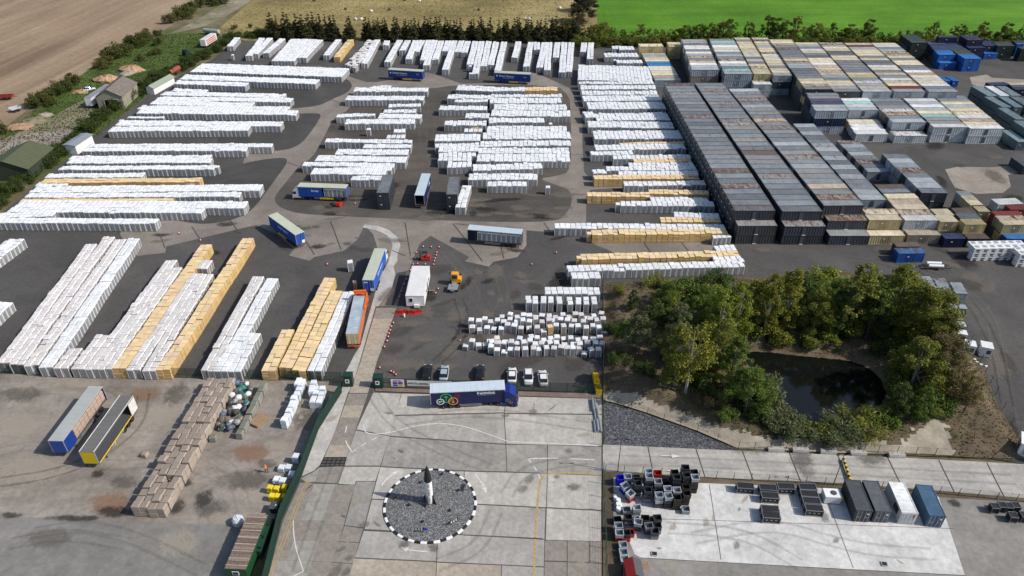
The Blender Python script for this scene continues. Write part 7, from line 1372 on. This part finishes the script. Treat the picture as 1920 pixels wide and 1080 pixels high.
# ------------------------------------------------------------------ wear: oil stains, spills and tyre tracks
def M_decal(name, col, strength, radial=True):
    t = NT(name); uv = t.n('ShaderNodeUVMap'); uv.uv_map = 'UVMap'; s = t.sep(uv.outputs[0]); co = t.coord()
    n1 = t.noise(.55 if radial else .35, 5, .65, co); n2 = t.noise(2.4, 4, .65, co)
    if radial:
        dx = t.math('SUBTRACT', s[0], .5); dy = t.math('SUBTRACT', s[1], .5); d = t.math('MULTIPLY', t.math('SQRT', t.math('ADD', t.math('MULTIPLY', dx, dx), t.math('MULTIPLY', dy, dy))), 2.0); f = t.math('SUBTRACT', 1.0, d)
    else: f = t.math('SUBTRACT', 1.0, t.math('MULTIPLY', t.math('ABSOLUTE', t.math('SUBTRACT', s[1], .5)), 2.0))
    nn = t.math('ADD', t.math('MULTIPLY', t.math('SUBTRACT', n1, .5), 2.6), t.math('MULTIPLY', t.math('SUBTRACT', n2, .5), 1.2))
    a = t.math('MULTIPLY', t.math('MULTIPLY', t.math('ADD', f, nn), 1.6, True), t.math('MULTIPLY', f, 2.2, True)); t.set(t.b.inputs['Alpha'], t.math('MULTIPLY', a, strength))
    return t.fin(col, .9, 0, .15)
DZ = [.106]
on_apron = lambda x, y: .04 if 500 < x < 1129 and y > 736 and x > 640 - (y - 737) * .4 else .062 if 640 < x < 745 and 570 < y < 740 else 0
def stain(x, y, w_, d_, mat, a=0, name='oil_stain'):
    DZ[0] += .00006; m = MB(); m.face([(-w_ / 2, -d_ / 2, 0), (w_ / 2, -d_ / 2, 0), (w_ / 2, d_ / 2, 0), (-w_ / 2, d_ / 2, 0)], 0, [(0, 0), (1, 0), (1, 1), (0, 1)]); p = G(x, y); tag(m.build(name, mat, None, (p.x, p.y, DZ[0] + on_apron(x, y)), (0, 0, R(a))), kind='structure')
def track(px, wd, mat, name='tyre_track', off=0):
    DZ[0] += .00006; P = smooth_line([G(x, y) for x, y in px], 3); m = MB(); L = []; ln = 0
    for i, p in enumerate(P):
        d = (P[min(i + 1, len(P) - 1)] - P[max(i - 1, 0)]).normalized(); n_ = Vector((-d.y, d.x, 0)); L.append((p + n_ * (off + wd / 2), p + n_ * (off - wd / 2), i / len(P)))
    for a, b in zip(L, L[1:]): m.face((a[1], b[1], b[0], a[0]), 0, [(a[2], 0), (b[2], 0), (b[2], 1), (a[2], 1)])
    tag(m.build(name, mat, None, (0, 0, DZ[0] + on_apron(*px[len(px) // 2]))), kind='structure')
d_dark = M_decal('stain_dark', (.035, .03, .026, 1), .6); d_mid = M_decal('stain_mid', (.085, .075, .065, 1), .42); d_soft = M_decal('stain_soft', (.17, .155, .135, 1), .45); d_red = M_decal('stain_clay', (.3, .17, .1, 1), .55); d_pale = M_decal('stain_dust', (.42, .37, .3, 1), .55); d_dust = M_decal('stain_asphalt_dust', (.2, .175, .145, 1), .5)
d_trk = M_decal('track_dark', (.035, .032, .029, 1), .2, False); d_trl = M_decal('track_pale', (.24, .21, .175, 1), .13, False); d_trc = M_decal('track_concrete', (.15, .138, .12, 1), .16, False)
for a_ in [(235, 905, 7, 4, d_mid), (205, 945, 9, 6, d_red), (215, 960, 8, 3, d_dark), (140, 972, 12, 1.6, d_dark), (22, 966, 5, 1.6, d_dark), (185, 888, 3, 2.5, d_dark), (330, 950, 4, 4, d_dark), (350, 905, 3, 2.4, d_dark), (383, 935, 4, 5, d_dark), (395, 955, 7, 5, d_mid), (420, 972, 8, 4, d_pale), (60, 880, 22, 12, d_pale), (30, 800, 18, 12, d_pale), (300, 780, 10, 12, d_pale), (150, 720, 16, 4, d_pale), (470, 850, 9, 6, d_red), (520, 835, 8, 4, d_pale), (500, 870, 5, 3, d_mid), (40, 740, 12, 6, d_mid), (270, 740, 8, 5, d_red), (460, 900, 12, 6, d_mid), (330, 740, 6, 9, d_mid), (575, 790, 7, 9, d_mid),
           (330, 1020, 10, 8, d_pale), (90, 1010, 10, 5, d_soft)]: stain(*a_)
g = random.Random(12)
for i in range(60):
    x, y = g.uniform(720, 1120), g.uniform(500, 700); stain(x, y, g.uniform(1.5, 12), g.uniform(1.5, 7), g.choice([d_dark, d_dust, d_dust, d_mid]), g.uniform(0, 90))
for i in range(46):
    x, y = g.uniform(560, 1060), g.uniform(345, 412); stain(x, y, g.uniform(1.5, 14), g.uniform(1, 6), g.choice([d_dark, d_dust, d_dust, d_dust]), g.uniform(-15, 15))
for i in range(60):
    x, y = g.uniform(1420, 1900), g.uniform(270, 860); stain(x, y, g.uniform(2, 16), g.uniform(2, 9), g.choice([d_dark, d_dust, d_mid, d_dust]), g.uniform(0, 90))
for i in range(26):
    x, y = g.uniform(280, 1050), g.uniform(420, 480); stain(x, y, g.uniform(1.5, 9), g.uniform(1, 4), g.choice([d_dark, d_mid, d_dust]), g.uniform(-30, 30))
for i in range(40):
    x, y = g.uniform(560, 1120), g.uniform(750, 1075)
    if (x - 806) ** 2 / 95 ** 2 + (y - 946) ** 2 / 80 ** 2 > 1: stain(x, y, g.uniform(.5, 4), g.uniform(.4, 2.5), g.choice([d_soft, d_soft, d_mid, d_pale]), g.uniform(0, 90))
for i in range(16):
    x, y = g.uniform(1200, 1900), g.uniform(855, 1070); stain(x, y, g.uniform(.5, 3.5), g.uniform(.4, 2), g.choice([d_soft, d_soft, d_pale]), g.uniform(0, 90))
stain(1789, 943, 2.6, 2.4, d_dark); stain(1150, 975, 5, 20, d_mid)
for px, m_ in [([(700, 700), (730, 620), (790, 590), (860, 600), (900, 560), (860, 500), (820, 460)], d_trl), ([(740, 690), (800, 640), (900, 640), (950, 560), (930, 500)], d_trl), ([(820, 680), (880, 620), (860, 560)], d_trk), ([(855, 640), (868, 625), (862, 610), (845, 608)], d_trk),
               ([(-10, 850), (80, 830), (200, 880), (320, 860), (430, 900)], d_trl), ([(0, 905), (100, 890), (180, 860), (260, 800), (270, 740)], d_trk), ([(60, 1000), (160, 985), (260, 1010), (380, 1070)], d_trc), ([(20, 1020), (120, 1000), (240, 1020)], d_trc), ([(380, 850), (440, 880), (460, 960)], d_trl),
               ([(700, 740), (740, 800), (840, 850), (920, 880)], d_trc), ([(930, 960), (900, 1030), (820, 1060)], d_trc), ([(640, 860), (600, 960), (560, 1075)], d_trc), ([(760, 790), (900, 770), (1100, 800)], d_trc), ([(950, 930), (980, 880), (1100, 862)], d_trc),
               ([(540, 380), (620, 395), (800, 400), (1000, 400), (1060, 380)], d_trl), ([(790, 240), (800, 320), (790, 400)], d_trl), ([(808, 180), (806, 260), (810, 340)], d_trl), ([(1560, 480), (1700, 500), (1850, 560), (1880, 700), (1900, 820)], d_trl), ([(1640, 490), (1780, 520), (1860, 620), (1890, 760)], d_trk), ([(1700, 280), (1800, 270), (1900, 290)], d_trk), ([(1300, 1010), (1450, 980), (1600, 1030), (1750, 1040)], d_trc), ([(1250, 990), (1400, 1000), (1500, 1060)], d_trc), ([(1140, 862), (1400, 872), (1900, 900)], d_trc)]:
    for o_ in (-1.0, 1.0): track(px, .7, m_, off=o_)
# joints across the concrete yard road and the side road
for k, (a_, b_) in enumerate([((1215, 838), (1225, 889)), ((1305, 842), (1322, 895)), ((1392, 846), (1412, 900)), ((1480, 850), (1502, 905)), ((1570, 853), (1596, 910)), ((1664, 858), (1692, 916)), ((1760, 863), (1790, 925)), ((1850, 868), (1884, 935))]): track([a_, ((a_[0] + b_[0]) / 2, (a_[1] + b_[1]) / 2), b_], .12, m_joint, 'road_joint')
for a_, b_ in [((1165, 972), (1320, 976)), ((1320, 976), (1790, 992)), ((1330, 910), (1352, 1050)), ((1545, 922), (1600, 1066))]: track([a_, ((a_[0] + b_[0]) / 2, (a_[1] + b_[1]) / 2), b_], .06, m_joint, 'yard_joint')
for a_, b_ in [((560, 430), (590, 478)), ((620, 415), (640, 468)), ((760, 418), (770, 480)), ((850, 420), (905, 490)), ((930, 425), (945, 485)), ((1020, 418), (1030, 432)), ((430, 410), (445, 432)), ((360, 425), (375, 448)), ((300, 440), (310, 466)), ((760, 480), (735, 470)), ((1200, 445), (1225, 480)), ((1270, 445), (1300, 482)), ((560, 312), (540, 305)), ((640, 195), (620, 186)), ((1075, 230), (1092, 230)), ((1072, 290), (1094, 290)), ((1073, 365), (1099, 365))]: track([a_, ((a_[0] + b_[0]) / 2, (a_[1] + b_[1]) / 2), b_], .15, m_joint, 'road_joint')
